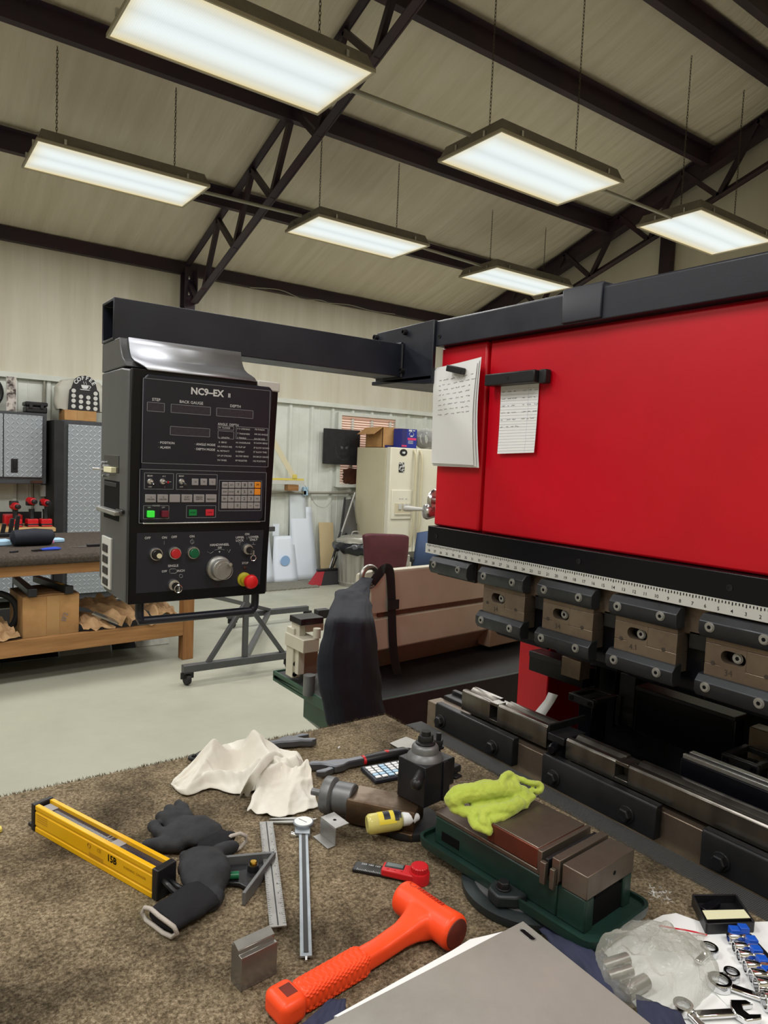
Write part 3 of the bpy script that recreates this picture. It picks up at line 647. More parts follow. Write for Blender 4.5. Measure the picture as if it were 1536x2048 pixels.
# things on the lower shelf
t = thing('cardboard_carton', 'large worn cardboard carton under the work bench', 'box', onb(-0.99,0.26,0.282), BR); M = TM(t)
mb = MB(M); mb.box(-0.18,0.18,-0.16,0.22,0.0,0.275); obj('carton', mb, 'cardboard', t, 0.004)
mb = MB(M); mb.box(-0.03,0.05,-0.163,-0.16,0.0,0.275); obj('tape', mb, 'tape_tan', t, smooth=0)
mb = MB(M@Matrix(((0.3,-0.95,0,0.085),(0,0,-1,-0.164),(0.95,0.3,0,0.12),(0,0,0,1)))); mb.text('SF2', Matrix.Identity(4), 0.045); obj('lettering', mb, 'pencil', t, smooth=0)
mb = MB(M); mb.prism([(-0.18,0.275),(-0.18,0.28),(0.0,0.29),(0.18,0.28),(0.18,0.275)],'y',-0.155,0.215); obj('top_flap', mb, 'cardboard_in', t)
z = 0.57
for a, b, lb, yl in (((-1.10,0.62),(-1.12,0.08),'left black bar lying across the carton',0),((-0.97,0.60),(-0.89,0.09),'black bar with yellow label, lying across the carton on the right',1)):
    t = thing('black_bar', lb, 'bar', onb(a[0],a[1],z)); mb = MB(); p_, q_ = onb(a[0],a[1],z+0.025), onb(b[0],b[1],z+0.025)
    mb.bar(p_, q_, 0.05, 0.045); obj('channel', mb, 'black_plastic', t, 0.004)
    mb = MB(); d = (q_-p_).normalized(); mb.bar(q_, q_+d*0.03, 0.055, 0.055); obj('end_cap', mb, 'black_flat', t, 0.005)
    if yl: mb = MB(); mb.bar(p_+(q_-p_)*0.66+Vector((0,0,0.0235)), p_+(q_-p_)*0.86+Vector((0,0,0.0235)), 0.03, 0.001); obj('label', mb, 'yellow_alu', t, smooth=0)
def crumple(name, cs, label, amp=0.03, seed=0, m='kraft', th=0.002):
    A_, B_, C_, D_ = [Vector(q) for q in cs]; mb = MB()
    def fn(u, v):
        p = (A_*(1-u)+B_*u)*(1-v)+(D_*(1-u)+C_*u)*v
        q = noise.cell_vector(Vector((u*7+seed,v*7,seed)))-Vector((0.5,0.5,0.5))
        return p+Vector((0.012*q.x,0.012*q.y,amp*abs(nz(u*3.5,v*3.5,seed))*2+0.012*q.z+0.02*math.sin(PI*u)*math.sin(PI*v)))
    mb.grid(14, 12, fn); o = solo(name, mb, m, label, 'paper', smooth=0); sheet(o, th); return o
def B3(x, y, z): return onb(x, y, z)
crumple('kraft_paper', [B3(-0.83,0.34,0.34),B3(-0.70,0.36,0.36),B3(-0.58,0.02,0.30),B3(-0.78,0.0,0.30)], 'small folded kraft paper parcel right of the carton', 0.03, 1)
crumple('kraft_paper', [B3(-0.76,0.55,0.42),B3(-0.45,0.5,0.42),B3(-0.31,-0.01,0.30),B3(-0.56,-0.02,0.31)], 'large crumpled sheet of kraft paper spilling over the shelf edge', 0.06, 5)
crumple('kraft_paper', [B3(-0.32,0.4,0.40),B3(-0.08,0.42,0.40),B3(-0.10,0.05,0.31),B3(-0.28,0.04,0.33)], 'folded brown paper below the right end of the control panel', 0.04, 8)
crumple('kraft_paper', [B3(-1.5,0.3,0.34),B3(-1.26,0.3,0.36),B3(-1.20,0.0,0.31),B3(-1.45,-0.01,0.30)], 'torn kraft paper on the shelf at the left edge', 0.05, 11)
mb = MB(); mb.bar(onb(-0.70,0.14,0.40), onb(-0.56,0.02,0.335), 0.05, 0.012); solo('metal_strip', mb, 'steel', 'grey metal strip lying on the brown paper parcel', 'strip')
C = onb(-1.30,0.25,0.43); mb = MB(); mb.tube([C+Vector((0.13*math.cos(k*PI/12),0.02,0.14*math.sin(k*PI/12))) for k in range(24)],0.022,10,closed=True); solo('rubber_ring', mb, 'rubber', 'dark round ring standing on the shelf left of the carton', 'ring')
# sheets leaning on the floor behind the bench
for x0, x1, m_, lb in ((1.10,1.47,'plate_steel','grey metal sheet standing on the floor behind the bench beam'),(1.48,1.66,'black_flat','black sheet standing on the floor behind the bench'),(1.67,1.93,'galv','pale grey sheet standing on the floor behind the bench leg'),(0.5,1.09,'dark_steel','dark sheet standing behind the bench at the left edge')):
    mb = MB(); mb.bar(((x0+x1)/2,5.62,0.002),((x0+x1)/2,5.74,0.2),(x1-x0),0.006,(0,1,0)); solo('metal_sheet', mb, m_, lb, 'sheet', smooth=0)
# ------------------------------------------------------------------ caster stand in the middle
t = thing('roller_stand', 'grey steel stand on casters below the control panel', 'stand', (2.2,4.85,0))
def sq(p, q, w=0.04): return MB().bar(p, q, w, w)
A = px(365,1338,z=0.115); B = px(583,1308,z=0.115); mid = px(489,1320,z=0.115)
obj('foot_bar', sq(A, B, 0.05), 'grey_hammer', t, 0.003)
top = Vector((mid.x, mid.y, 1.05)); obj('post', sq(mid, top, 0.035), 'grey_hammer', t, 0.003)
A2 = px(455,1232,z=0.115); B2 = A2+(B-A)
obj('foot_bar', sq(A2, B2, 0.05), 'grey_hammer', t, 0.003)
obj('cross_bar', sq(mid, (A2+B2)/2, 0.04), 'grey_hammer', t, 0.003)
obj('brace', sq(A+(B-A)*0.2, mid+Vector((0,0,0.42)), 0.03), 'grey_hammer', t, 0.003); obj('brace', sq(A+(B-A)*0.93, mid+Vector((0,0,0.42)), 0.03), 'grey_hammer', t, 0.003)
obj('brace', sq(mid+Vector((-0.35,0.1,0.50)), (A2+B2)/2+Vector((0,0,0.02)), 0.03), 'grey_hammer', t, 0.003)
obj('top_bar', sq(top+Vector((-0.12,0,0)), top+Vector((0.2,0,0)), 0.035), 'grey_hammer', t, 0.003)
for P in (A+(B-A)*0.04, B-(B-A)*0.02, A2+(B2-A2)*0.06, B2):
    mb = MB(); mb.lathe([(0.012,-0.014),(0.036,-0.014),(0.04,0),(0.036,0.014),(0.012,0.014)],(P.x,P.y,0.04),(1,0.2,0),16); w = obj('caster_wheel', mb, 'rubber', t)
    mb = MB(); mb.bar((P.x-0.02,P.y,0.045),(P.x-0.02,P.y,0.09),0.012,0.05); mb.bar((P.x+0.02,P.y,0.045),(P.x+0.02,P.y,0.09),0.012,0.05); mb.box(P.x-0.03,P.x+0.03,P.y-0.03,P.y+0.03,0.083,0.092); obj('caster_fork', mb, 'dark_steel', w, 0.002)
# ------------------------------------------------------------------ right background
t = thing('foam_mat', 'grey foam floor mat with jagged edge below the white sheets', 'mat', (3.7,7.5,0))
pl = [(2.9,7.79),(2.9,7.36)]
for k in range(46): pl.append((2.92+k*0.032,7.33+0.018*(k % 2)-0.0*k))
pl += [(4.45,7.79)]
mb = MB(); mb.prism(pl, 'z', 0.0, 0.015); obj('mat', mb, 'mat_foam', t, smooth=0)
def lean(x0, x1, z1, label, m, y0=7.88, y1=8.045, th=0.006, x0t=None, x1t=None, mark=None, bow=0.0):
    x0t = x0 if x0t is None else x0t; x1t = x1 if x1t is None else x1t
    t = thing('plastic_sheet', label, 'sheet', ((x0+x1)/2, y0, 0), 0, 'white sheets leaning on the wall'); mb = MB()
    def fn(u, v):
        xa = x0+(x0t-x0)*v-bow*math.sin(PI*v*0.8); xb = x1+(x1t-x1)*v
        return (xa+(xb-xa)*u, y0+(y1-y0)*v-0.002, 0.004+(z1-0.004)*v)
    mb.grid(4, 12, fn); o = obj('board', mb, m, t); sheet(o, th)
    if mark:
        u, v, r = mark; c = Vector(fn(u, v))-Vector((0,0.03,0)); mb = MB(); mb.cyl(c, c+Vector((0,0.002,0)), r, n=24); obj('blue_mark', mb, 'blue_print', t)
lean(4.30,4.65,0.93,'tall bluish white plastic sheet leaning on the wall, right of the shorter one','sheet_white',x0t=4.29,x1t=4.60)
lean(3.96,4.33,0.565,'short white sheet with round blue mark leaning on the wall','sheet_white',y0=7.84,y1=7.99,x0t=4.05,mark=(0.5,0.46,0.065))
lean(4.28,4.55,1.2,'frosted clear sheet standing behind the tall white sheet','sheet_frost',y0=7.96,y1=8.05,x1t=4.50)
lean(3.60,3.98,1.18,'curved white sheet half hidden behind the control panel','sheet_white',y0=7.80,y1=8.02,x1t=3.90,bow=0.05)
mb = MB(); mb.box(4.03,4.12,7.985,7.99,0.57,0.72); solo('paper_note', mb, 'sheet_white', 'small pale paper note above the short white sheet', 'note', smooth=0)
mb = MB(); mb.bar((4.82,7.90,0.003),(4.84,8.05,0.72),0.22,0.012,(0,1,0)); solo('tan_board', mb, 'tan_board', 'narrow tan board leaning behind the broom', 'board', smooth=0)
t = thing('drafting_arm', 'yellow straightedge with slanted clear rule mounted on the wall', 'drafting arm', (4.2,7.95,1.15))
mb = MB(); mb.box(3.85,4.405,7.90,7.94,1.275,1.30); obj('yellow_edge', mb, 'yellow_bar', t, 0.002)
mb = MB(); mb.box(3.85,4.41,7.89,7.93,1.225,1.268); obj('rail', mb, 'scale_white', t, 0.002)
mb = MB(); mb.box(4.17,4.32,7.88,7.98,1.145,1.22); obj('wood_block', mb, 'wood', t, 0.003)
mb = MB(); mb.bar((4.27,7.905,1.30),(3.93,7.905,1.80),0.07,0.004,(0,1,0)); obj('rule', mb, 'clear_rule', t, smooth=0)
mb = MB(); mb.box(4.24,4.30,7.89,7.91,1.30,1.35); obj('pivot', mb, 'yellow_bar', t, 0.003)
mb = MB(); mb.cyl((3.85,8.02,1.11),(5.5,8.02,1.12),0.016); mb.box(4.45,4.5,8.0,8.06,1.09,1.14); solo('wall_pipe', mb, 'conduit', 'horizontal pipe along the wall behind the sheets', 'pipe')
mb = MB(); mb.tube(smooth_path([px(*q,y=7.93) for q in [(610,971),(625,1000),(635,1012),(650,1015),(660,1006),(664,998)]]),0.003,6); solo('hanging_wire', mb, 'conduit', 'thin wire drooping below the drafting arm', 'cord')
mb = MB(); mb.box(4.46,4.53,8.0,8.045,1.08,1.19); solo('blue_tag', mb, 'light_blue', 'pale blue tag on the wall pipe', 'tag', bev=0.006)
# window with blind
w = thing('window_1', 'window with salmon blind behind the black box', 'window', (5.46,8.06,1.2)); del w['category']; del w['label']; w['kind'] = 'structure'
mb = MB()
for a in ((4.965,5.02,1.20,2.19),(5.905,5.96,1.20,2.19)): mb.box(a[0],a[1],8.03,8.09,a[2],a[3])
mb.box(5.0202,5.9048,8.031,8.089,2.15,2.189); mb.box(4.95,5.98,8.0,8.0295,1.195,1.235); obj('window_frame', mb, 'white_steel', w, smooth=0)
mb = MB(); mb.box(5.02,5.905,8.078,8.084,1.235,2.15); obj('pane', mb, 'glow_pane', w, smooth=0)
mb = MB(); mb.box(5.02,5.905,8.05,8.075,2.12,2.15); obj('blind_head', mb, 'blind', w, smooth=0)
k = 0
for k in range(27):
    z = 2.105-k*0.032; mb = MB(); mb.bar((5.025,8.062,z),(5.90,8.062,z),0.024,0.002,(0,0.5,1)); obj('blind_slat', mb, 'blind', w, smooth=0)
mb = MB(); pl = []
for k in range(36):
    a = k*2*PI/36; rx = 0.24*max(-1,min(1,1.25*math.cos(a))); rz = 0.105*max(-1,min(1,1.25*math.sin(a))); q = 1+0.06*math.sin(k*2.3)
    pl.append((5.30+rx*q, 1.345+rz*q))
mb.prism(pl,'y',8.0,8.02); solo('wood_plaque', mb, 'plaque', 'dark brown wooden plaque with wavy rim standing in the window', 'plaque')
# black box with skull drawing
t = thing('black_case', 'black box on the wall with faint grey skull drawing', 'box', (5.0,7.99,1.49))
mb = MB(); mb.box(4.735,5.28,7.965,8.025,1.497,1.962); obj('box', mb, 'black_flat', t, 0.006)
mb = MB(); SKM = Matrix(((1,0,0,5.03),(0,0,-1,7.9635),(0,1,0,1.725),(0,0,0,1)))
def ink(pts, w=0.004, closed=False, mb=None, M=SKM): mb.tube([M@Vector((a,b,0)) for a, b in pts], w, 5, closed=closed, flat=0.3)
ink([(0.075*math.cos(k*PI/12),0.045+0.085*math.sin(k*PI/12)) for k in range(-2,15)],0.003,mb=mb)
ink([(-0.07,0.02),(-0.055,-0.04),(-0.035,-0.05),(-0.03,-0.11),(0.03,-0.11),(0.035,-0.05),(0.06,-0.04),(0.072,0.02)],0.003,mb=mb)
for s in (-1,1): mb.prism([(5.03+a*s,1.725+b) for a, b in [(0.012,0.0),(0.05,0.02),(0.058,0.0),(0.045,-0.022),(0.02,-0.02)]],'y',7.9625,7.964)
for k in range(-1,2): ink([(k*0.016,-0.065),(k*0.016,-0.10)],0.0025,mb=mb)
for k in range(22):
    a = math.radians(130+k*8.5); ink([(0.125*math.cos(a),0.155*math.sin(a)),(0.15*math.cos(a),0.18*math.sin(a))],0.005,mb=mb)
obj('drawing', mb, 'skull_grey', t)
# fridge
t = thing('refrigerator', 'cream side by side refrigerator with ice dispenser, left of the red machine', 'refrigerator', (5.6,7.5,0))
mb = MB(); mb.box(5.17,6.07,7.20,7.86,0.02,1.735); obj('body', mb, 'almond_side', t, 0.006)
for xa, xb, nm in ((5.17,5.575,'freezer_door'),(5.583,6.07,'fridge_door')):
    mb = MB(); mb.box(xa,xb,7.10,7.195,0.12,1.745); d = obj(nm, mb, 'almond', t, 0.012)
    hx = xb-0.045 if nm[1] == 'r' and nm[2] == 'e' else xa+0.045
    mb = MB(); mb.tube(smooth_path([(hx,7.10,1.72),(hx,7.05,1.62),(hx,7.045,1.2),(hx,7.045,0.85),(hx,7.06,0.7),(hx,7.10,0.5)]),0.018,8); obj('handle', mb, 'almond_side', d)
    if nm == 'freezer_door':
        mb = MB(); mb.box(5.205,5.525,7.085,7.10,0.845,1.215); f = obj('dispenser', mb, 'almond', t, 0.008)
        mb = MB(); mb.box(5.25,5.50,7.08,7.086,0.92,1.05); obj('niche', mb, 'almond_side', f, 0.004)
        for xx in (5.33,5.40,5.455): mb = MB(); mb.box(xx-0.022,xx+0.022,7.065,7.08,0.97,1.04); obj('paddle', mb, 'scale_white', f, 0.003)
        mb = MB(); mb.box(5.255,5.50,7.07,7.085,0.905,0.918); obj('sill', mb, 'almond', f, 0.002)
        for xx in (5.33,5.37,5.43): mb = MB(); mb.box(xx-0.012,xx+0.012,7.081,7.085,1.10,1.115); obj('button', mb, 'scale_white', f, smooth=0)
mb = MB(); mb.lathe([(0.001,0.004),(0.05,0.003),(0.052,0)],(0,0,0),(0,0,1),24); mb.v = [Vector((5.365+v.x*1.15,7.098-v.z,1.685+v.y*0.85)) for v in mb.v]
t = thing('oval_magnet', 'black oval magnet with white figure at the top of the freezer door', 'magnet', (5.365,7.098,1.64)); obj('disc', mb, 'black_flat', t)
mb = MB(); mb.prism([(5.34,1.675),(5.35,1.70),(5.365,1.69),(5.38,1.702),(5.392,1.68),(5.375,1.668),(5.36,1.672)],'y',7.092,7.094); obj('figure', mb, 'white_ink', t, smooth=0)
m_ = mat('bw_photo',(30,30,32),0.4,col2=(200,200,200),vs=30,vd=2,vw=(0.48,0.55)); mb = MB(); mb.box(5.30,5.39,7.096,7.099,1.435,1.56); solo('photo_magnet', mb, m_, 'small black and white photo stuck on the freezer door', 'magnet', smooth=0)
# on the fridge
t = thing('open_carton', 'open cardboard carton with raised flap on top of the refrigerator', 'box', (5.4,7.5,1.74))
mb = MB(); mb.box(5.26,5.72,7.42,7.80,1.738,1.745); mb.box(5.26,5.267,7.42,7.80,1.738,2.0); mb.box(5.713,5.72,7.42,7.80,1.738,2.0); mb.box(5.26,5.72,7.42,7.427,1.738,2.0); mb.box(5.26,5.72,7.793,7.80,1.738,2.0); obj('walls', mb, 'cardboard', t, smooth=0)
mb = MB(); mb.bar((5.49,7.42,2.0),(5.49,7.26,1.93),0.004,0.004); mb = MB(); mb.add([(5.26,7.42,2.0),(5.26,7.80,2.0),(5.12,7.80,1.905),(5.12,7.42,1.905)],[(0,1,2,3)]); o = obj('flap', mb, 'cardboard', t, smooth=0); sheet(o, 0.005)
mb = MB(); mb.box(5.3,5.72,7.416,7.42,1.742,1.775); obj('printed_band', mb, 'blue_box_dark', t, smooth=0)
mb = MB()
for pts in ([(5.56,1.90),(5.60,1.94),(5.62,1.90),(5.58,1.88),(5.64,1.93)],[(5.55,1.86),(5.60,1.85),(5.65,1.88)]): mb.tube([(a,7.415,b) for a, b in pts],0.004,5,flat=0.3)
obj('drawing', mb, 'black_ink', t)
t = thing('blue_product_box', 'blue printed product box beside the open carton on the refrigerator', 'box', (5.6,7.3,1.745))
mb = MB(); mb.box(5.42,5.66,7.22,7.40,1.746,1.99); obj('carton', mb, 'blue_box', t, 0.002); mb = MB(); mb.box(5.42,5.50,7.2185,7.22,1.746,1.99); obj('side_print', mb, 'blue_box_dark', t, smooth=0)
mb = MB(); mb.box(5.512,5.65,7.2175,7.2195,1.85,1.878); mb.box(5.42,5.50,7.2165,7.2185,1.762,1.782); obj('pink_band', mb, 'pink_print', t, smooth=0)
mb = MB(); P = lambda x, z, s=1: Matrix(((1,0,0,x),(0,0,-1,7.217),(0,1,0,z),(0,0,0,1)))
mb.box(5.525,5.575,7.216,7.218,1.96,1.982); mb.box(5.59,5.625,7.216,7.218,1.966,1.978)
mb.tube([(5.57+0.035*math.cos(k*PI/8),7.217,1.925+0.03*math.sin(k*PI/8)) for k in range(16)],0.006,6,closed=True,flat=0.3); mb.prism([(5.55,1.89),(5.59,1.89),(5.58,1.91),(5.56,1.91)],'y',7.216,7.218)
for z in (1.835,1.82,1.805): mb.box(5.52,5.60,7.216,7.218,z,z+0.005)
obj('lettering', mb, 'white_ink', t, smooth=0)
t = thing('cable_bundle', 'black coiled cable wrapped in clear plastic on the refrigerator', 'cable bundle', (5.9,7.4,1.745))
for k in range(9):
    C = Vector((5.88+random.uniform(-0.03,0.03),7.21+k*0.02,1.88)); mb = MB(); r = 0.10+random.uniform(-0.012,0.012)
    mb.tube([C+Vector((r*1.2*math.cos(a*PI/10),0.01*math.sin(a),r*math.sin(a*PI/10))) for a in range(20)],0.013,7,closed=True); obj('coil', mb, 'black_plastic', t)
mb = MB()
def wf(u, v):
    a = u*2*PI; q = 1+0.12*nz(a*2,v*6,1); s = math.sin(PI*min(max(v,0.02),0.98))**0.4
    return Vector((5.86+0.2*q*s*math.cos(a),7.27+0.13*q*s*math.sin(a),1.748+0.27*v+0.02*nz(a*3,v*3)))
mb.grid(32, 12, wf); obj('plastic_wrap', mb, 'wrap_film', t, smooth=30)
# broom, bag, trash can
t = thing('push_broom', 'broom with black and red bristles leaning beside the trash can', 'broom', (4.5,7.5,0))
hd = px(652,1145,y=7.5); tip = px(710,985,y=7.62)
mb = MB(); mb.cyl(hd+Vector((0.05,0,0.05)), tip, 0.014, n=10); obj('handle', mb, 'satin', t)
mb = MB(); mb.cyl(hd+Vector((0.05,0,0.03)), hd+(tip-hd)*0.5, 0.017, n=10); obj('grip_sleeve', mb, 'black_plastic', t)
def bris(x0, x1, x0t, x1t): mb = MB(); z = 0.005; mb.add([(x0,7.44,z),(x1,7.44,z),(x1,7.54,z),(x0,7.54,z),(x0t,7.47,0.17),(x1t,7.47,0.17),(x1t,7.52,0.17),(x0t,7.52,0.17)],[(0,3,2,1),(4,5,6,7),(0,1,5,4),(1,2,6,5),(2,3,7,6),(3,0,4,7)]); return mb
m1 = mat('bristle_red',(170,50,60),0.8,bump=0.8,bs=40,stretch=(6,6,0.5)); m2 = mat('bristle_black',(52,50,52),0.85,bump=0.8,bs=40,stretch=(6,6,0.5))
obj('bristles', bris(4.30,4.44,4.42,4.50), m1, t, label='red bristles'); obj('bristles', bris(4.44,4.74,4.50,4.70), m2, t, label='black bristles')
mb = MB(); mb.box(4.41,4.71,7.465,7.525,0.17,0.20); obj('head', mb, 'black_plastic', t, 0.008)
t = thing('folded_chair_bag', 'grey mesh folding chair leaning upright on the wall left of the refrigerator', 'folding chair', (4.95,7.8,0))
mb = MB(); mb.add([px(690,1000,y=7.9),px(705,998,y=7.9),px(716,1075,y=7.66),px(722,1105,y=7.62),px(682,1105,y=7.62),px(684,1060,y=7.8)],[(0,1,2,3,4,5)]); o = obj('mesh_seat', mb, 'mesh_grey', t); sheet(o, 0.03)
mb = MB(); mb.cyl(px(690,995,y=7.9),px(675,1110,y=7.66),0.012); obj('frame_tube', mb, 'black_plastic', t); mb = MB(); mb.cyl(px(688,1072,y=7.74),px(717,1045,y=7.82),0.012); obj('frame_tube', mb, 'black_plastic', t)
mb = MB(); mb.cyl(px(675,1110,y=7.66),(4.62,7.6,0.01),0.012); obj('frame_tube', mb, 'black_plastic', t)
t = thing('trash_can', 'ribbed galvanised trash can with black bag under its lid', 'trash can', (4.86,7.35,0)); M = TM(t)
mb = MB(M); rs = []
for z, r in ((0,0.185),(0.03,0.19),(0.035,0.197),(0.05,0.197),(0.055,0.19),(0.42,0.215),(0.44,0.222)):
    rs.append([((r*(1+(0.025*(1 if (k//2) % 2 else -1) if 0.055 <= z <= 0.42 else 0)))*math.cos(k*2*PI/72),(r*(1+(0.025*(1 if (k//2) % 2 else -1) if 0.055 <= z <= 0.42 else 0)))*math.sin(k*2*PI/72),z) for k in range(72)])
mb.rings(rs); obj('can', mb, 'galv', t, smooth=25)
mb = MB(M)
def bagf(u, v):
    a = u*2*PI; r = 0.225+0.06*math.sin(PI*v)+0.02*nz(a*5,v*3)-0.0*v+ (0.03*(1-v)*nz(a*4,1)); return (r*math.cos(a), r*math.sin(a), 0.40+0.16*v+0.035*(1-v)*nz(a*3,v*2,7)-0.03*(1-v)*math.cos(a+0.5))
mb.grid(72, 10, bagf); o = obj('bin_bag', mb, 'bag_black', t, smooth=35); sheet(o, 0.003)
mb = MB(M); mb.lathe([(0.225,0.53),(0.245,0.545),(0.24,0.57),(0.19,0.595),(0.18,0.61),(0.05,0.635),(0.001,0.637)],(0,0,0),(0,0,1),40); obj('lid', mb, 'galv', t); mb = MB(M); mb.tube(smooth_path([(-0.06,0,0.63),(-0.04,0,0.67),(0.04,0,0.67),(0.06,0,0.63)]),0.007,6); obj('lid_handle', mb, 'galv', t)
# chairs behind the saw
t = thing('office_chair', 'burgundy leather office chair back showing above the beige saw', 'chair', (4.1,5.75,0))
mb = MB()
def cb(u, v):
    x = 3.80+0.55*u+0.035*(1-v)*(1-2*u); z = 0.47+0.40*v-0.03*u*v; e = 1-abs(2*u-1)**6
    return (x, 5.62-0.03*math.sin(PI*v)*e, z-0.02*(abs(2*u-1)**8)*v)
mb.grid(20, 14, cb); o = obj('backrest', mb, 'burgundy', t); sheet(o, 0.07, 1)
mb = MB(); mb.prism([(3.90,5.67),(4.34,5.67),(4.62,6.08),(4.18,6.08)],'z',0.42,0.50); obj('seat', mb, 'burgundy', t, 0.03, seg=4)
mb = MB(); mb.cyl((4.27,5.85,0.12),(4.27,5.85,0.42),0.03); obj('gas_post', mb, 'dark_steel', t)
for k in range(5): a = k*2*PI/5; mb = MB(); mb.bar((4.27,5.85,0.11),(4.27+0.28*math.cos(a),5.85+0.28*math.sin(a),0.06),0.04,0.03); l = obj('leg', mb, 'black_plastic', t, 0.005); mb = MB(); mb.cyl((4.27+0.28*math.cos(a)-0.02,5.85+0.28*math.sin(a),0.028),(4.27+0.28*math.cos(a)+0.02,5.85+0.28*math.sin(a),0.028),0.028); obj('caster', mb, 'rubber', l)
t = thing('blue_chair', 'chair with a blue jacket over it, between the burgundy chair and the red machine', 'chair', (5.25,6.6,0))
mb = MB(); pts0 = [px(838,1066,y=6.4),px(862,1062,y=6.4),px(900,1070,y=6.4),px(905,1145,y=6.4),px(828,1140,y=6.4)]
mb.add(pts0,[(0,1,2,3,4)]); o = obj('jacket', mb, 'blue_cloth', t, 0.01); sheet(o, 0.08)
mb = MB(); mb.box(5.06,5.5,6.42,6.9,0.40,0.46); obj('seat', mb, 'black_plastic', t, 0.02)
for xx in (5.09,5.46):
    for yy in (6.46,6.86): mb = MB(); mb.cyl((xx,yy,0),(xx,yy,0.42),0.016); obj('leg', mb, 'dark_steel', t)
mb = MB(); mb.lathe([(0.026,0),(0.03,0.02),(0.026,0.03),(0.026,0.12),(0.02,0.125)],(4.81,6.2,0.41),(0,0,1),16); mb.cyl((4.81,6.2,0.0),(4.81,6.2,0.41),0.014); mb.lathe([(0.12,0),(0.12,0.02),(0.02,0.03)],(4.81,6.2,0),(0,0,1),20); solo('pipe_stand', mb, 'galv', 'grey pipe end sticking up beside the burgundy chair', 'stand')
# ------------------------------------------------------------------ control pendant on its arm
pend = thing('control_pendant', 'control panel with keypad, knobs and red stop button hanging on a black arm', 'control panel', (0.85,1.65,1.2))
AZ0, AZ1, AY0, AY1 = 1.815, 1.909, 1.665, 1.765
mb = MB()   # hollow square tube
R = lambda x, i: [(x,AY0+i,AZ0+i),(x,AY1-i,AZ0+i),(x,AY1-i,AZ1-i),(x,AY0+i,AZ1-i)]
mb.rings([R(0.50,0.006),R(0.43,0.006),R(0.43,0),R(1.238,0)]); obj('arm', mb, 'black_paint', pend, 0.002)
mb = MB(); mb.tube([(1.236,AY0-0.001,AZ0),(1.236,AY0-0.001,AZ1)],0.005,6); mb.tube([(1.236,AY0,AZ1+0.001),(1.236,AY1,AZ1+0.001)],0.005,6); obj('weld_bead', mb, 'black_paint', pend)
mb = MB(); mb.prism([(1.5285,1.83),(1.5285,1.962),(1.80,1.957),(1.815,1.945),(1.80,1.81),(1.56,1.788),(1.5285,1.788)],'x',1.24,1.252); br = obj('mount_plate', mb, 'black_paint', pend, 0.002)
mb = MB(); mb.box(1.24,1.5,1.531,1.82,1.80,1.812); obj('mount_shelf', mb, 'black_paint', pend, 0.002)
for y, z in ((1.80,1.943),(1.655,1.942),(1.66,1.832),(1.79,1.826)):
    mb = MB(); mb.lathe([(0.0001,0.006),(0.005,0.006),(0.005,0.012),(0.008,0.012),(0.0085,0.0)],(1.24,y,z),(-1,0,0),14); obj('bolt', mb, 'dark_steel', br)
FY = 1.53
mb = MB(); mb.prism([(FY+0.012,1.238),(FY+0.012,1.740),(1.60,1.748),(1.767,1.748),(1.767,1.262),(1.72,1.238)],'x',0.432,0.768); obj('housing', mb, 'grey_hammer', pend, 0.004)
vp_ = [(1.618,1.8145),(1.614,1.802),(1.609,1.790),(1.602,1.779),(1.592,1.769),(1.576,1.761),(1.556,1.754),(1.534,1.746),(1.526,1.739)]
mb = MB(); mb.prism([(a+0.004,b+0.001) for a, b in vp_[:6]]+[(1.575,1.749),(1.767,1.749),(1.767,1.8148)],'x',0.432,0.715); obj('neck', mb, 'grey_hammer', pend, 0.002)
mb = MB(); mb.grid(1, 8, lambda u, v: ((0.450 if v < 0.6 else 0.450+0.04*(v-0.6))+(0.715-(0.450 if v < 0.6 else 0.450+0.04*(v-0.6)))*u, vp_[round(v*8)][0]-0.001, vp_[round(v*8)][1]+0.002))
o = obj('visor', mb, 'brushed', pend, smooth=60); sheet(o, 0.003)
mb = MB(); mb.box(0.72,0.778,FY-0.004,FY+0.05,1.722,1.745); obj('corner_bracket', mb, 'scale_white', pend, 0.003)
mb = MB(); mb.prism([(0.434,1.238),(0.758,1.238),(0.776,1.742),(0.434,1.742)],'y',FY,FY+0.014); obj('front_frame', mb, 'bezel', pend, 0.002)
def pn(cx, cy): return px(250+cx*0.20182, 730+cy*0.20182, y=FY)
def pn2(cx, cy): return px(250+cx*0.20182, 1030+cy*0.20182, y=FY)
def FM(p, d=0.0): return Matrix(((1,0,0,p.x),(0,0,-1,FY-d),(0,1,0,p.z),(0,0,0,1)))
UP = 0.006   # the upper panel stands proud
up_poly = [(0.462,1.415),(0.734,1.415),(0.742,1.423),(0.758,1.724),(0.750,1.732),(0.466,1.732),(0.458,1.724),(0.455,1.423)]
mb = MB(); mb.prism(up_poly,'y',FY-UP,FY); obj('upper_panel', mb, 'panel_black', pend, 0.003)
mb = MB(); mb.box(0.46,0.735,FY-UP-0.003,FY-UP+0.004,1.4125,1.4155); obj('panel_lip', mb, 'bright_steel', pend, 0.001)
mb = MB(); mb.prism([(0.45,1.262),(0.742,1.262),(0.748,1.393),(0.45,1.393)],'y',FY-0.001,FY+0.001); obj('lower_panel', mb, 'panel_inner', pend, smooth=0)
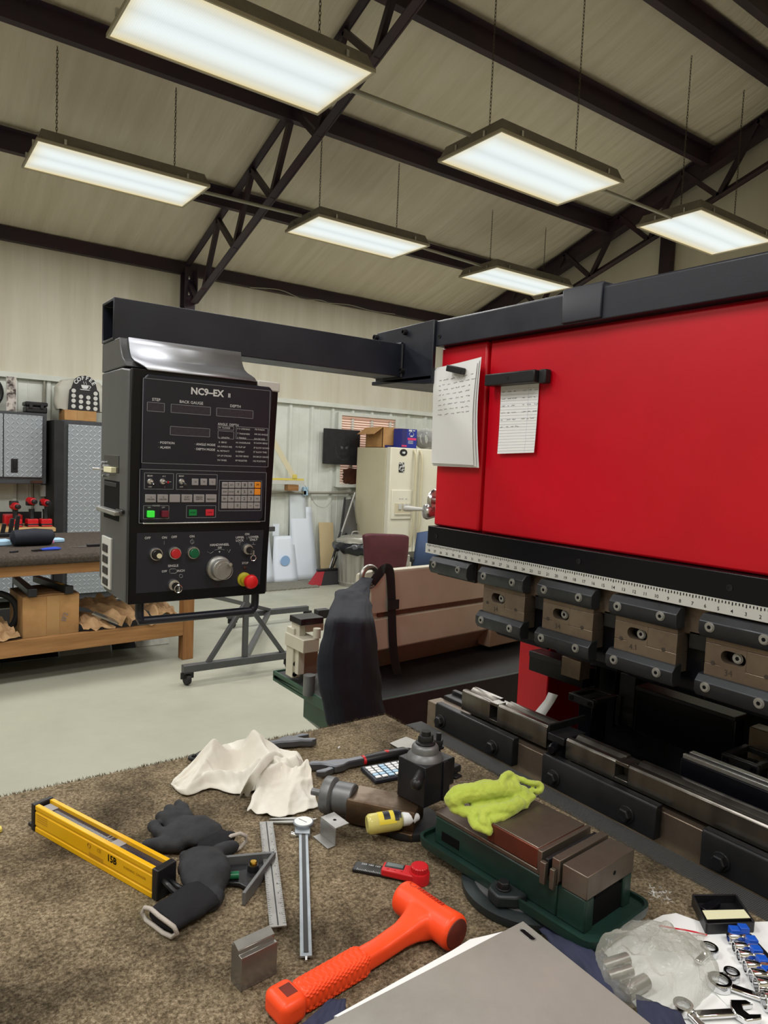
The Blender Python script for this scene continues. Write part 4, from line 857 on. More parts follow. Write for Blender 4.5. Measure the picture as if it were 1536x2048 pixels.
# printed lines and words
ln = MB(); D = UP+0.0006
def frame(a, b, w=0.0007):
    x0, z0, x1, z1 = a.x, a.z, b.x, b.z
    for p, q in (((x0,z0),(x1,z0)),((x1,z0),(x1,z1)),((x1,z1),(x0,z1)),((x0,z1),(x0,z0))):
        ln.box(min(p[0],q[0])-w/2,max(p[0],q[0])+w/2,FY-D,FY-UP+0.0002,min(p[1],q[1])-w/2,max(p[1],q[1])+w/2)
frame(pn(172,130), pn(1405,1010)); frame(pn(140,1030), pn(1375,1545))
for a, b in (((212,368),(380,468)),((448,388),(836,500)),((898,425),(1256,532)),((440,608),(828,714)),((185,1068),(468,1230)),((502,1076),(900,1236)),((175,1392),(424,1518)),((600,1392),(886,1508)),((925,1140),(1335,1440)),((912,602),(1066,648)),((912,652),(1066,735)),((1092,610),(1402,748))): frame(pn(*a), pn(*b))
obj('panel_lines', ln, 'grey_ink', pend, smooth=0)
tx = MB()
def tp(s, c, size, align='CENTER', bold=0.0, f=pn, d=D, mb=None):
    m_ = MB() if mb is None else mb; m_.text(s, FM(f(*c), d), size, align, bold)
    if mb is None: obj('lettering', m_, 'white_ink', pend, smooth=0)
big = MB(); tp('NC9\u2013EX', (805,275), 0.0205, bold=0.035, mb=big); tp('II', (1022,306), 0.0125, bold=0.03, mb=big); obj('title', big, 'white_ink', pend, smooth=0)
tp('STEP',(300,346),0.0086,bold=0.01); tp('BACK GAUGE',(648,374),0.0086,bold=0.01); tp('DEPTH',(1083,411),0.0086,bold=0.01)
for s, c in (('\u00b7 POSITION',(320,768)),('\u00b7 ALARM',(320,815)),('\u00b7 ANGLE MODE',(678,784)),('\u00b7 DEPTH MODE',(678,832))): tp(s, c, 0.0071, 'LEFT', 0.012)
tp('ANGLE  DEPTH',(908,585),0.0074,'LEFT',0.005)
for s, c in (('B  BEND',(918,765)),('AA ANGLE ADJ',(905,806)),('RL RETRACT',(902,850)),('UP UP STROKE',(902,898)),('TM TIMER',(902,943)),('W  FLANGE',(918,620)),('L  LENGTH',(918,718)),('V V OPENING',(1100,632)),('T THICKNESS',(1100,680)),('S TENSILE',(1100,722)),('AA UNDERLINE',(1085,768)),('FU FLIP UP',(1085,812)),('R REPEAT',(1085,858)),('SB STEP BEND',(1085,902)),('RP REGISTER',(1082,946)),('PR PUNCH',(1275,640)),('DR DIE ANGLE',(1270,686)),('DA DIE SIZE',(1268,732)),('SS SLOW BEND',(1264,772)),('SP SLOW DOWN',(1262,820)),('ST SLOW TIME',(1260,862)),('BG BACK GAUGE',(1258,908)),('HG POSITION',(1256,952))): tp(s, c, 0.0052, 'LEFT')
tp('POWER',(300,1393),0.0045); tp('ON',(230,1410),0.004); tp('OFF',(370,1410),0.004)
for c in ((238,1098),(548,1100)): tp('BEAM',c,0.0045,bold=0.01)
for c in ((238,1207),(548,1207)): tp('OFF',c,0.0045,bold=0.01)
tp('\u2014',(432,1155),0.007,bold=0.02); tp('I',(384,1208),0.004); tp('\u2190I',(375,1102),0.006)
L2 = dict(f=pn2, d=0.0016)
for s, c, z in (('OFF',(222,228),0.006),('ON',(388,224),0.006),('OFF',(485,218),0.006),('ON',(662,212),0.006),('HANDWHEEL',(935,295),0.0062),('100',(935,323),0.0055),('ON',(1208,190),0.006),('UPPER',(1135,223),0.006),('LOCK',(1135,252),0.006),('LOWER',(1272,218),0.006),('ONLY',(1272,245),0.006),('STOP',(1188,476),0.0055),('SINGLE',(475,503),0.006),('OFF',(388,558),0.0055),('INCH',(552,552),0.0058)): tp(s, c, z*1.22, bold=0.014, **L2)
def stroke(pts, w=0.0008, f=pn2, closed=False):
    m_ = MB(); m_.tube([Vector((q.x,FY-0.0016,q.z)) for q in [f(*c) for c in pts]], w, 4, closed=closed, flat=0.3); obj('symbol', m_, 'white_ink', pend, smooth=0)
stroke([(386,258),(386,292)]); stroke([(812,362),(845,380),(875,360)]); stroke([(1010,342),(1025,372),(1042,340)]); stroke([(885,348),(935,336),(985,346)]); stroke([(1206,215),(1206,242)]); stroke([(1135,270),(1135,296)]); stroke([(1120,272),(1150,272)]); stroke([(1270,266),(1270,290)]); stroke([(1256,291),(1288,291)])
stroke([(662,232),(662,292)]); stroke([(662+19*math.cos(k*PI/6),264+19*math.sin(k*PI/6)) for k in range(12)],0.0011,closed=True)
stroke([(440,540),(455,533),(495,533),(510,545),(510,565),(495,577),(450,577),(440,568)],0.001,closed=True); stroke([(552+17*math.cos(k*PI/6),603+17*math.sin(k*PI/6)) for k in range(12)],0.001,closed=True)
tx.prism([(q.x,q.z) for q in [pn2(925,358),pn2(943,358),pn2(934,374)]],'y',FY-0.0017,FY-0.001)
obj('pointer_mark', tx, 'white_ink', pend, smooth=0)
for a, b in (((216,372),(376,464)),((452,392),(832,496)),((902,429),(1252,528)),((444,612),(824,710))):
    p_, q_ = pn(*a), pn(*b); mb = MB(); mb.box(p_.x,q_.x,FY-UP-0.0003,FY-UP+0.001,q_.z,p_.z); obj('display_window', mb, 'dark_window', pend, smooth=0)
def pbox(a, b, h, m, name, lab=None, d=UP, f=pn, bev=0.0008, par=pend):
    p_, q_ = f(*a), f(*b); mb = MB(); mb.box(p_.x,q_.x,FY-d-h,FY-d+0.001,min(p_.z,q_.z),max(p_.z,q_.z)); return obj(name, mb, m, par, bev, label=lab)
def ktext(par, s, c, size, d, m='black_ink', f=pn): mb = MB(); mb.text(s, FM(f(*c), d), size, bold=0.0); obj('legend', mb, m, par, smooth=0)
KEYS = [['STEP','QTY','7','8','9','M'],['SHIFT','ANGLE','4','5','6','\u25b2'],['\u2190','\u2192','1','2','3','INP'],['','','0','.','\u2013','END']]
for r in range(4):
    for c in range(6):
        x = 950+c*64.5-r*2.5; y = 1158+r*67.5; k = pbox((x,y),(x+58,y+60),0.002,'key_orange' if c == 5 and r < 2 else 'key_grey','key')
        s_ = KEYS[r][c]
        if s_ and s_ != '\u25b2': ktext(k, s_, (x+29,y+30), 0.0095 if len(s_) == 1 else 0.0042, UP+0.0024)
for i, s_ in enumerate((':H',':M',':L')):
    x = 652+i*85; k = pbox((x,1124),(x+62,1190),0.003,'key_grey','speed_key'); ktext(k, s_, (x+31,1157), 0.005, UP+0.0034)
for i, s_ in enumerate(('\u00b7 L\nORIGIN','\u00b7 D\nORIGIN','\u00b7','PLAY\nBACK','ANGLE\nDEPTH','\u00b7\nMEMORY')):
    x = 190+i*119.5; k = pbox((x,1280),(x+104,1358),0.003,'key_grey','mode_key'); ktext(k, s_, (x+52,1318), 0.005, UP+0.0034)
for a, b, m_, nm, lb in (((208,1440),(272,1504),'led_green','power_lamp','glowing green lamp button'),((348,1440),(412,1502),'lamp_red','power_lamp','dark red lamp button'),((622,1430),(698,1490),'btn_green2','start_key','green key'),((788,1428),(866,1490),'btn_red2','stop_key','red key')):
    k = pbox(a, b, 0.010 if nm == 'power_lamp' else 0.003, m_, nm, lb)
    if nm != 'power_lamp': ktext(k, 'START' if 'start' in nm else 'STOP', ((a[0]+b[0])/2,(a[1]+b[1])/2), 0.0042, UP+0.0035)
for (c, tilt) in (((240,1155),(0.4,-0.5)),((362,1155),(0.55,0)),((550,1155),(0.4,-0.5))):
    p_ = pn(*c); P3 = Vector((p_.x,FY-UP,p_.z)); mb = MB(); mb.lathe([(0.0075,0),(0.0075,0.002),(0.006,0.004),(0.005,0.006)],P3,(0,-1,0),12); s_ = obj('toggle_switch', mb, 'bright_steel', pend)
    d_ = Vector((tilt[0],-1,tilt[1])).normalized(); mb = MB(); mb.cyl(P3+Vector((0,-0.005,0)),P3+Vector((0,-0.005,0))+d_*0.014,0.0018,0.003,10); obj('bat', mb, 'chrome', s_)
# lower panel controls
def rb(c, prof_, m, name, lab=None, n=28, par=pend, off=0.001):
    p_ = pn2(*c); mb = MB(); mb.lathe(prof_,(p_.x,FY-off,p_.z),(0,-1,0),n); return obj(name, mb, m, par, label=lab)
ring = [(0.0145,0),(0.0145,0.006),(0.013,0.009),(0.0115,0.009),(0.011,0.004)]
for c, m_, lb in (((300,385),'black_plastic','key switch with pale centre'),((485,375),'btn_red','red push button'),((668,372),'btn_green','green push button')):
    s_ = rb(c, ring, 'bright_steel', 'push_button', lb)
    rb((c[0]+4,c[1]+4), [(0.0108,0.003),(0.0108,0.011),(0.0095,0.0125),(0.0001,0.0128)], m_, 'button_cap', None, 24, s_)
    if m_ == 'black_plastic':
        rb((c[0]+20,c[1]+12), [(0.0055,0.012),(0.0055,0.0145),(0.0001,0.0146)], 'label_cream', 'lock_face', None, 18, s_)
hw = rb((920,525), [(0.0285,0),(0.0285,0.008),(0.0275,0.010),(0.023,0.012),(0.023,0.026),(0.0215,0.028),(0.0001,0.0282)], 'satin', 'handwheel', 'round aluminium handwheel', 48)
mb = MB(); p_ = pn2(955,545); mb.lathe([(0.0185,0),(0.0188,0.0006),(0.0196,0.0006),(0.0199,0)],(p_.x-0.004,FY-0.029,p_.z+0.002),(0,-1,0),40,cap=False); obj('dial_ring', mb, 'bright_steel', hw)
rb((985,470), [(0.005,0.026),(0.005,0.033),(0.004,0.036),(0.0001,0.0362)], 'bright_steel', 'wheel_knob', None, 16, hw)
for c, lb in (((475,690),'key switch with key, below the word SINGLE'),((1205,335),'key switch with key and ring at upper right')):
    s_ = rb(c, [(0.0132,0),(0.0132,0.005),(0.0118,0.009),(0.0095,0.009),(0.0095,0.012),(0.0001,0.0122)], 'bright_steel', 'key_switch', lb)
    rb((c[0]+6,c[1]+6), [(0.0085,0.010),(0.0085,0.0135),(0.0001,0.0136)], 'dark_steel', 'key_plug', None, 20, s_)
    p_ = pn2(c[0]+18,c[1]+18); mb = MB(); mb.box(p_.x-0.0012,p_.x+0.0012,FY-0.030,FY-0.011,p_.z-0.008,p_.z+0.004); obj('key', mb, 'bright_steel', s_)
    q = pn2(c[0]+26,c[1]+28) if c[0] < 600 else pn2(c[0]+46,c[1]+85); mb = MB(); rr = 0.0085 if c[0] < 600 else 0.0066
    mb.tube([(q.x+rr*math.cos(k*PI/10),FY-(0.018 if c[0]<600 else 0.012),q.z+rr*math.sin(k*PI/10)) for k in range(20)],0.0011,6,closed=True); obj('key_ring', mb, 'chrome', s_)
es = rb((1175,635), [(0.0165,0),(0.0165,0.004),(0.012,0.006),(0.012,0.016)], 'estop_yellow', 'stop_base', 'yellow collar')
rb((1205,645), [(0.009,0.012),(0.0158,0.018),(0.0170,0.023),(0.0148,0.030),(0.010,0.033),(0.0001,0.0335)], 'estop', 'stop_button', 'red mushroom stop button', 32)
rb((1184,520), [(0.0035,0),(0.0035,0.002),(0.0001,0.003)], 'plaque', 'indicator', None, 12)
# left side of the pendant
def sd(u, v): return px(u, v, x=0.432)
def sbox(a, b, h, m, name, bev=0.001, par=pend):
    p_, q_ = sd(*a), sd(*b); mb = MB(); mb.box(0.432-h,0.4335,min(p_.y,q_.y),max(p_.y,q_.y),min(p_.z,q_.z),max(p_.z,q_.z)); return obj(name, mb, m, par, bev)
sbox((209,909),(238,947),0.001,'dark_steel','connector_plate')
sbox((218,933),(233,946),0.012,'label_cream','white_connector')
for u, v in ((210,925),(213,932),(209,941),(212,951)):
    p_ = sd(u,v); mb = MB(); mb.cyl((0.433,p_.y,p_.z),(0.424,p_.y,p_.z),0.003,n=10); obj('side_button', mb, 'chrome', pend)
p_ = sd(210,939); mb = MB(); mb.cyl((0.433,p_.y,p_.z),(0.405,p_.y+0.004,p_.z+0.001),0.0025,0.003,10); obj('side_toggle', mb, 'chrome', pend)
sbox((209,958),(238,1044),0.0006,'black_ink','side_recess')
sbox((210,962),(234,975),0.002,'black_flat','recess_edge')
t_ = sbox((206,1012),(243,1032),0.016,'satin','draw_latch',0.002); sbox((236,1017),(249,1028),0.006,'dark_steel','latch_hook',0.002,t_)
t_ = sbox((207,1070),(223,1180),0.004,'scale_white','terminal_strip')
for k in range(4): sbox((209.5,1086+k*22),(219,1106+k*22),0.006,'black_plastic','terminal',0.001,t_)
# carry bar below
mb = MB(); zb = 1.195
mb.tube(smooth_path([(0.468,1.56,1.245),(0.468,1.56,1.205),(0.473,1.56,1.197),(0.485,1.56,1.193),(0.72,1.56,1.193),(0.738,1.56,1.197),(0.745,1.56,1.207),(0.745,1.56,1.245)],4),0.0095,10); obj('carry_bar', mb, 'black_paint', pend, smooth=60)
# ------------------------------------------------------------------ press brake
pb = thing('press_brake', 'large red press brake with black beams, steel scale and punch holders', 'press brake', (1.7,0.95,0))
YA, YB = 0.33, 1.528
mb = MB(); mb.box(1.29,2.2,YA,YB,1.36,1.95); obj('ram_body', mb, 'red_paint', pb, 0.004)
mb = MB(); mb.box(1.272,1.30,1.347,YB,1.396,1.889); obj('end_panel', mb, 'red_paint', pb, 0.006, label='narrow red panel at the far end')
mb = MB(); mb.box(1.274,1.295,YA,1.337,1.396,1.885); obj('front_panel', mb, 'red_paint', pb, 0.006, label='large red front panel')
mb = MB(); mb.prism([(1.248,1.889),(1.248,1.956),(1.252,1.96),(2.2,1.97),(2.2,1.93),(1.275,1.889)],'y',YA,YB); cp = obj('top_cap', mb, 'black_paint', pb, 0.002)
mb = MB(); mb.prism([(1.242,1.892),(1.242,1.962),(1.246,1.9685),(1.75,1.974),(1.75,1.96),(1.25,1.955),(1.25,1.892)],'y',0.977,1.083); obj('cap_cover', mb, 'black_paint', cp, 0.002)
mb = MB(); mb.lathe([(0.0055,0),(0.0055,0.002),(0.003,0.002),(0.003,0.0005),(0.0001,0.0005)],(1.248,1.512,1.915),(-1,0,0),12); obj('screw', mb, 'dark_steel', cp)
mb = MB(); mb.box(1.252,1.29,YA,YB,1.32,1.395); fb = obj('front_beam', mb, 'bezel', pb, 0.002)
for y in (0.66,1.0,1.49):
    mb = MB(); mb.lathe([(0.006,0),(0.006,0.0015),(0.0035,0.0015),(0.0035,0.0004),(0.0001,0.0004)],(1.252,y,1.368),(-1,0,0),14); obj('screw', mb, 'dark_steel', fb)
mb = MB(); mb.box(1.2495,1.253,YA,YB+0.003,1.319,1.345); sc = obj('scale', mb, 'scale_white', pb, label='long white steel inch scale')
tk = MB(); XS = 1.2492; SM = lambda y, z: Matrix(((0,0,-1,XS),(-1,0,0,y),(0,1,0,z),(0,0,0,1)))
for k in range(-8, 39):
    y = 0.55+0.0254*k
    if YA+0.005 < y < YB-0.002:
        if k > 0: tk.text(str(k), SM(y,1.3265), 0.0095, bold=0.01)
        for j in range(4):
            yy = y+j*0.00635; h = 0.006 if j == 0 else 0.0045
            if yy < YB-0.002: tk.box(XS-0.0003,XS+0.0002,yy-0.0009,yy+0.0009,1.3435-h,1.3435)
obj('scale_marks', tk, 'black_ink', sc, smooth=0)
mb = MB(); mb.box(1.27,1.30,YA,1.5,1.262,1.322); obj('ram_edge', mb, 'tool_steel', pb, 0.003)
mb = MB(); mb.box(1.30,2.2,YA,1.5,1.30,1.36); obj('ram_base', mb, 'black_flat', pb, 0.003)
def clampbar(y0, y1, z0, z1):
    mb = MB(); mb.prism([(1.262,z1),(1.242,z1-0.001),(1.2305,z1-0.013),(1.2305,z0+0.011),(1.238,z0),(1.262,z0)],'y',y0,y1); return mb
def ring_bolt(y, z, par, x=1.2305, r=0.0082):
    mb = MB(); mb.lathe([(r*1.15,-0.001),(r*1.15,0.0012),(r*0.95,0.0012),(r*0.9,0.0032),(0.0001,0.0033)],(x,y,z),(-1,0,0),16); par = par if par.parent and par.parent.parent is None else par.parent; obj('bolt', mb, 'satin', par); mb = MB(); mb.lathe([(r*0.5,0.0030),(r*0.46,0.0034),(0.0001,0.0035)],(x,y,z),(-1,0,0),6); obj('bolt_socket', mb, 'black_ink', par, smooth=0)
HY = [1.49,1.295,1.097,0.90,0.702,0.505]
mat('etched',(58,50,44),0.6)
for i, y1 in enumerate(HY):
    y0 = y1-0.153
    if i == 0:
        mb = MB(); mb.box(1.262,1.30,y0,y1,1.262,1.315); body = obj('punch_holder', mb, 'dark_steel', pb, 0.002)
        c = obj('clamp_plate', clampbar(y0,y1,1.270,1.315), 'clamp_steel', body, 0.0015)
        for yy in (y1-0.022,y1-0.12): ring_bolt(yy,1.294,body)
        continue
    mb = MB(); yc = (y0+y1)/2
    # body with a through slot: four bars around an oval
    sx = 0.026; body = None
    mb.box(1.246,1.285,y0+0.004,y1-0.008,1.262,1.285); mb.box(1.246,1.285,y0+0.004,y1-0.008,1.185,1.224); mb.box(1.246,1.285,y0+0.004,yc-0.008-0.0,1.224,1.262); mb.box(1.246,1.285,yc+0.038,y1-0.008,1.224,1.262)
    body = obj('punch_holder', mb, 'tool_steel', pb, 0.001)
    ys = yc+0.015; mb = MB(); mb.box(1.268,1.284,ys-0.025,ys+0.025,1.22,1.265); obj('slot_floor', mb, 'bezel', body)
    mb = MB(); pl = [(ys+0.0125*math.copysign(1,math.cos(a))*(1 if abs(math.cos(a))>1e-6 else 0)+0.0115*math.cos(a),1.243+0.0115*math.sin(a)) for a in [k*PI/12 for k in range(24)]]
    outer = [(ys-0.0235,1.2235),(ys+0.0235,1.2235),(ys+0.0235,1.2625),(ys-0.0235,1.2625)]
    # plate with the oval hole as a quad strip
    n = 24; inn = [(ys+(0.0115 if math.cos(2*PI*k/n) >= 0 else -0.0115)+0.0115*math.cos(2*PI*k/n),1.243+0.0115*math.sin(2*PI*k/n)) for k in range(n)]
    def sqp(a):
        c_, s_ = math.cos(a), math.sin(a); m_ = max(abs(c_),abs(s_)); return (ys+0.0235*c_/m_,1.243+0.0195*s_/m_)
    out = [sqp(2*PI*k/n) for k in range(n)]
    vs = [(1.2458,a,b) for a, b in out]+[(1.2458,a,b) for a, b in inn]+[(1.266,a,b) for a, b in inn]
    fs = [(k,(k+1) % n,n+(k+1) % n,n+k) for k in range(n)]+[(n+k,n+(k+1) % n,2*n+(k+1) % n,2*n+k) for k in range(n)]
    mb.add(vs, fs); obj('slot', mb, 'tool_steel', body, keep=True)
    ring_bolt(ys-0.004,1.243,body,1.255,0.0085)
    for dy in (0.052,-0.045):
        mb = MB(); mb.lathe([(0.004,0),(0.0042,0.0006),(0.0001,0.0007)],(1.246,yc+dy,1.226),(-1,0,0),12); obj('pin_hole', mb, 'etched', body)
    mb = MB(); mb.text(('34','34','34','4.1','34','34')[i], Matrix(((0,0,-1,1.2455),(-1,0,0,yc+0.022),(0,1,0,1.214),(0,0,0,1)))@Matrix.Rotation(0.1,4,'Z'), 0.016); obj('scribble', mb, 'etched', body, smooth=0)
    for za, zb_ in ((1.272,1.315),(1.161,1.203)):
        c = obj('clamp_plate', clampbar(y0,y1,za,zb_), 'clamp_steel', body, 0.0015)
        for yy in (y1-0.022,y1-0.12): ring_bolt(yy,(za+zb_)/2,c)
    mb = MB(); mb.prism([(1.285,1.30),(1.285,1.15),(1.30,1.135),(1.315,1.15),(1.33,1.20),(1.33,1.30)],'y',y0-0.032,y1-0.012); obj('holder_back', mb, 'bezel', body, 0.002)
    mb = MB(); mb.box(1.27,1.30,y0-0.045,y0-0.005,1.235,1.27); obj('wedge', mb, 'dark_steel', body, 0.002)
# bed, clamp rail
mb = MB(); mb.box(1.30,1.62,YA,1.47,0.2,0.80); obj('bed', mb, 'black_flat', pb, 0.005)
mb = MB(); mb.box(1.252,1.30,YA,1.492,0.72,0.905); rl = obj('die_rail', mb, 'tool_steel', pb, 0.002)
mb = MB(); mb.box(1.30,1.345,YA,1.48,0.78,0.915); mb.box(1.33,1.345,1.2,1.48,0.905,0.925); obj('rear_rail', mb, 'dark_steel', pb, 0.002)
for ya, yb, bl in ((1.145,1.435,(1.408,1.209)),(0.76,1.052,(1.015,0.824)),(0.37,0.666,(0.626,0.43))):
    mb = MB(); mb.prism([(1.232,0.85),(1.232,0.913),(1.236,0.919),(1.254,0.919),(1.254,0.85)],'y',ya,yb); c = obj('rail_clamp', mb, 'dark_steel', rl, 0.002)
    for yy in bl:
        mb = MB(); mb.lathe([(0.0175,0),(0.0175,0.003),(0.0155,0.004)],(1.232,yy,0.876),(-1,0,0),24); mb.lathe([(0.0145,0.004),(0.0145,0.013),(0.012,0.0155),(0.0001,0.0157)],(1.232,yy,0.876),(-1,0.05,0),6); obj('hex_bolt', mb, 'dark_steel', c, 0.0007)
# side frame and back gauge
mb = MB(); mb.box(1.62,2.3,1.38,1.5,0.0,1.045); obj('side_frame', mb, 'red_paint', pb, 0.004); mb = MB(); mb.box(1.615,2.3,1.375,1.505,1.05,1.36); obj('side_frame', mb, 'red_paint', pb, 0.004)
mb = MB(); mb.box(1.62,2.3,0.3,0.4,0.0,1.36); obj('side_frame', mb, 'red_paint', pb, 0.004)
mb = MB(); mb.box(1.30,2.3,0.4,1.375,0.66,0.70); obj('bed_floor', mb, 'black_flat', pb)
bg = None
def gpx(u, v, x): return px(1030+u*0.1953, 1280+v*0.1953, x=x)
def gbox(u0, v0, u1, v1, x0, x1, name, m, par=pb, bev=0.0015):
    a, b = gpx(u0,v0,x0), gpx(u1,v1,x0); mb = MB(); mb.box(x0,x1,min(a.y,b.y),max(a.y,b.y),min(a.z,b.z),max(a.z,b.z)); return obj(name, mb, m, par, bev)
bg = gbox(150,130,690,500,1.50,1.55,'gauge_finger','bezel')
gbox(480,160,660,420,1.46,1.50,'gauge_block','tool_steel',bg); mb = MB(); a = gpx(150,105,1.50); b = gpx(480,220,1.5); mb.box(1.498,1.55,b.y,a.y,a.z-0.016,a.z); obj('gauge_rail', mb, 'dark_steel', bg, 0.001)
mb = MB(); La = [gpx(345,535,1.44),gpx(310,610,1.43),gpx(215,725,1.41),gpx(190,760,1.405)]; Lc = [gpx(440,565,1.44),gpx(400,640,1.43),gpx(315,765,1.41),gpx(290,800,1.405)]
mb.grid(1, 3, lambda u, v: La[round(v*3)].lerp(Lc[round(v*3)],u)); o = obj('bent_strip', mb, 'scale_white', pb); sheet(o, 0.0015)
gbox(700,120,1000,900,1.62,1.66,'gauge_post','bezel'); gbox(770,240,815,500,1.58,1.60,'gauge_rod','dark_steel'); gbox(725,240,745,520,1.58,1.59,'gauge_rod','dark_steel')
gbox(1080,330,1200,900,1.58,1.62,'gauge_column','black_flat'); gbox(1040,560,1060,880,1.57,1.58,'gauge_rod','dark_steel')
def yoke(yc, x0, z, name='gauge_yoke'):
    mb = MB(); w = 0.038
    mb.box(x0,x0+0.012,yc-w,yc+w,z-0.02,z); mb.box(x0+0.012,x0+0.09,yc-w,yc-w+0.012,z-0.012,z); mb.box(x0+0.012,x0+0.09,yc+w-0.012,yc+w,z-0.012,z); mb.box(x0+0.085,x0+0.095,yc-w,yc+w,z-0.012,z)
    y_ = obj(name, mb, 'dark_steel', pb, 0.002)
    for s in (-1,1): mb = MB(); mb.lathe([(0.006,0),(0.006,0.003),(0.003,0.003),(0.003,0.0005),(0.0001,0.0005)],(x0,yc+s*(w-0.01),z-0.01),(-1,0,0),12); obj('bolt', mb, 'bezel', y_)
    mb = MB(); mb.box(x0+0.02,x0+0.08,yc-0.02,yc+0.02,z-0.12,z-0.02); obj('yoke_body', mb, 'bezel', y_, 0.002)
a = gpx(670,630,1.40); yoke(a.y,1.40,a.z+0.012)
a = px(1236+1240*0.1953,1300+1180*0.1953,x=1.40); yoke(a.y,1.40,a.z+0.012)
def g2(u, v, x): return px(1236+u*0.1953, 1300+v*0.1953, x=x)
a, b = g2(190,360,1.52), g2(1180,1050,1.52); mb = MB(); mb.box(1.52,1.56,b.y,a.y,0.93,a.z-0.008); lb_ = obj('gauge_beam', mb, 'bezel', pb, 0.002)
mb = MB(); mb.box(1.515,1.57,b.y,a.y,a.z-0.010,a.z); obj('beam_cap', mb, 'dark_steel', lb_, 0.002)
mb = MB(); mb.box(1.52,1.56,0.35,b.y-0.03,0.93,a.z-0.01); obj('gauge_beam', mb, 'tool_steel', pb, 0.002)
mb = MB(); mb.box(1.34,1.56,0.98,1.0,0.80,0.84); obj('bed_rib', mb, 'dark_steel', pb, 0.002)
mb = MB(); mb.box(1.9,1.92,0.4,1.375,0.70,1.13); obj('back_cover', mb, 'black_flat', pb)
# crank on the far end
LV = thing('crank_handle', 'silver crank lever with round discs at the far end of the red machine', 'crank', (1.33,1.58,1.42))
mb = MB(); mb.lathe([(0.012,-0.05),(0.012,0.0),(0.030,0.0),(0.033,0.006),(0.030,0.013),(0.012,0.016)],(1.32,1.578,1.462),(-0.35,1,0),24); obj('hub', mb, 'bright_steel', LV)
mb = MB(); mb.lathe([(0.010,-0.04),(0.021,-0.004),(0.023,0.004),(0.020,0.012),(0.006,0.014)],(1.30,1.588,1.428),(-1,0.35,0),24); obj('disc', mb, 'bright_steel', LV)
mb = MB(); mb.tube([(1.30,1.60,1.434),(1.30,1.64,1.432),(1.30,1.68,1.430),(1.30,1.697,1.429),(1.30,1.70,1.429)],[0.004,0.006,0.0085,0.0085,0.004],12); obj('lever', mb, 'scale_white', LV)
# dies standing in the rail
def die(ya, yb, label, x0=1.262, x1=1.325, m='steel', z1=0.967, notch=None, ridges=2):
    t = thing('bending_die', label, 'die', ((x0+x1)/2,(ya+yb)/2,0.905), 0, 'dies in the clamp rail')
    mb = MB(); xm = (x0+x1)/2; pl = [(x0,0.916),(x0,z1-0.005),(x0+0.004,z1),(xm-0.012,z1),(xm,z1-0.010),(xm+0.012,z1),(x1-0.004,z1),(x1,z1-0.005),(x1,0.916)]
    segs = [(ya,yb)] if not notch else [(ya,notch[0]),(notch[1],yb)]
    for a, b in segs: mb.prism(pl,'y',a,b)
    if notch: mb.prism([(x0+0.03,0.916),(x0+0.03,z1-0.006),(x1,z1-0.006),(x1,0.916)],'y',notch[0],notch[1]); mb.box(x0,x0+0.03,notch[0],notch[1],z1-0.008,z1); mb.box(x0,x0+0.03,notch[0],notch[1],0.916,0.926)
    obj('die_block', mb, m, t, 0.001)
    return t
mat('die_steel',(132,128,122),0.26,metal=0.9,col2=(96,91,86),vs=9,vd=1,stretch=(0.05,3,0.05),vw=(0.2,0.8))  # light and dark bands along it paint reflection streaks into the steel
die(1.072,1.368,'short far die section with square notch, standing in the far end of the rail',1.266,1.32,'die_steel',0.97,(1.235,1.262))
die(0.33,1.012,'long steel die with reflection streaks in its colour, along the near rail',1.262,1.32,'die_steel',0.962,(0.848,0.88))
t = thing('die_holder', 'dark slotted clamp block between the two dies', 'clamp', (1.29,1.04,0.91)); mb = MB(); mb.box(1.262,1.34,1.018,1.066,0.940,0.958); obj('bridge', mb, 'dark_steel', t, 0.002); mb = MB(); mb.box(1.275,1.32,1.02,1.064,0.906,0.94); obj('block', mb, 'bezel', t, 0.002)
mb = MB(); mb.lathe([(0.012,0),(0.012,0.02),(0.008,0.026)],(1.262,1.04,0.932),(-1,-0.3,0),16); obj('knob', mb, 'bezel', t); mb = MB(); mb.box(1.27,1.40,1.068,1.075,0.955,0.972); obj('arm', mb, 'dark_steel', t, 0.001)
a, b = g2(590,1110,1.275), g2(1536,1530,1.275)
t = thing('black_straightedge', 'black bar with bright top edge lying behind the near die', 'bar', (1.36,(a.y+0.33)/2,0.95)); A_ = g2(640,1085,1.345)
mb = MB(); mb.box(1.3465,1.375,0.35,A_.y,0.906,0.985); obj('bar', mb, 'bezel', t, 0.002); mb = MB(); mb.box(1.3465,1.354,0.35,A_.y-0.004,0.9855,0.995); mb.box(1.360,1.374,0.35,A_.y-0.01,0.9855,0.998); obj('top_edges', mb, 'bright_steel', t, 0.001)
# papers and magnets on the red panel
def paper(name, label, corners, n, curl, m='paper', off=0.0):
    A_, B_, C_, D_ = [Vector(c) for c in corners]; mb = MB()
    def fn(u, v):
        p_ = (A_*(1-u)+B_*u)*(1-v)+(D_*(1-u)+C_*u)*v; return p_+Vector((-curl(u,v)-off,0,0))
    mb.grid(10, 14, fn); return mb, fn
t = thing('note_paper', 'sheaf of white handwritten paper at the left end of the red panel', 'paper', (1.26,1.43,1.56))
for k in range(3):
    cr = [(1.262-0.002*k,1.533,1.832-0.004*k),(1.262-0.002*k,1.345-0.004*(2-k),1.843-0.006*k),(1.262-0.002*k,1.352-0.012*(2-k)*0.6,1.563+0.003*k),(1.262-0.002*k,1.524,1.562+0.004*k)]
    mb, fn = paper('p', '', cr, 0, lambda u, v: 0.006+0.010*math.sin(PI*v)*u+0.012*u*u*(1-v)+0.001*k, off=0.0)
    o = obj('sheet', mb, 'paper', t, keep=True)
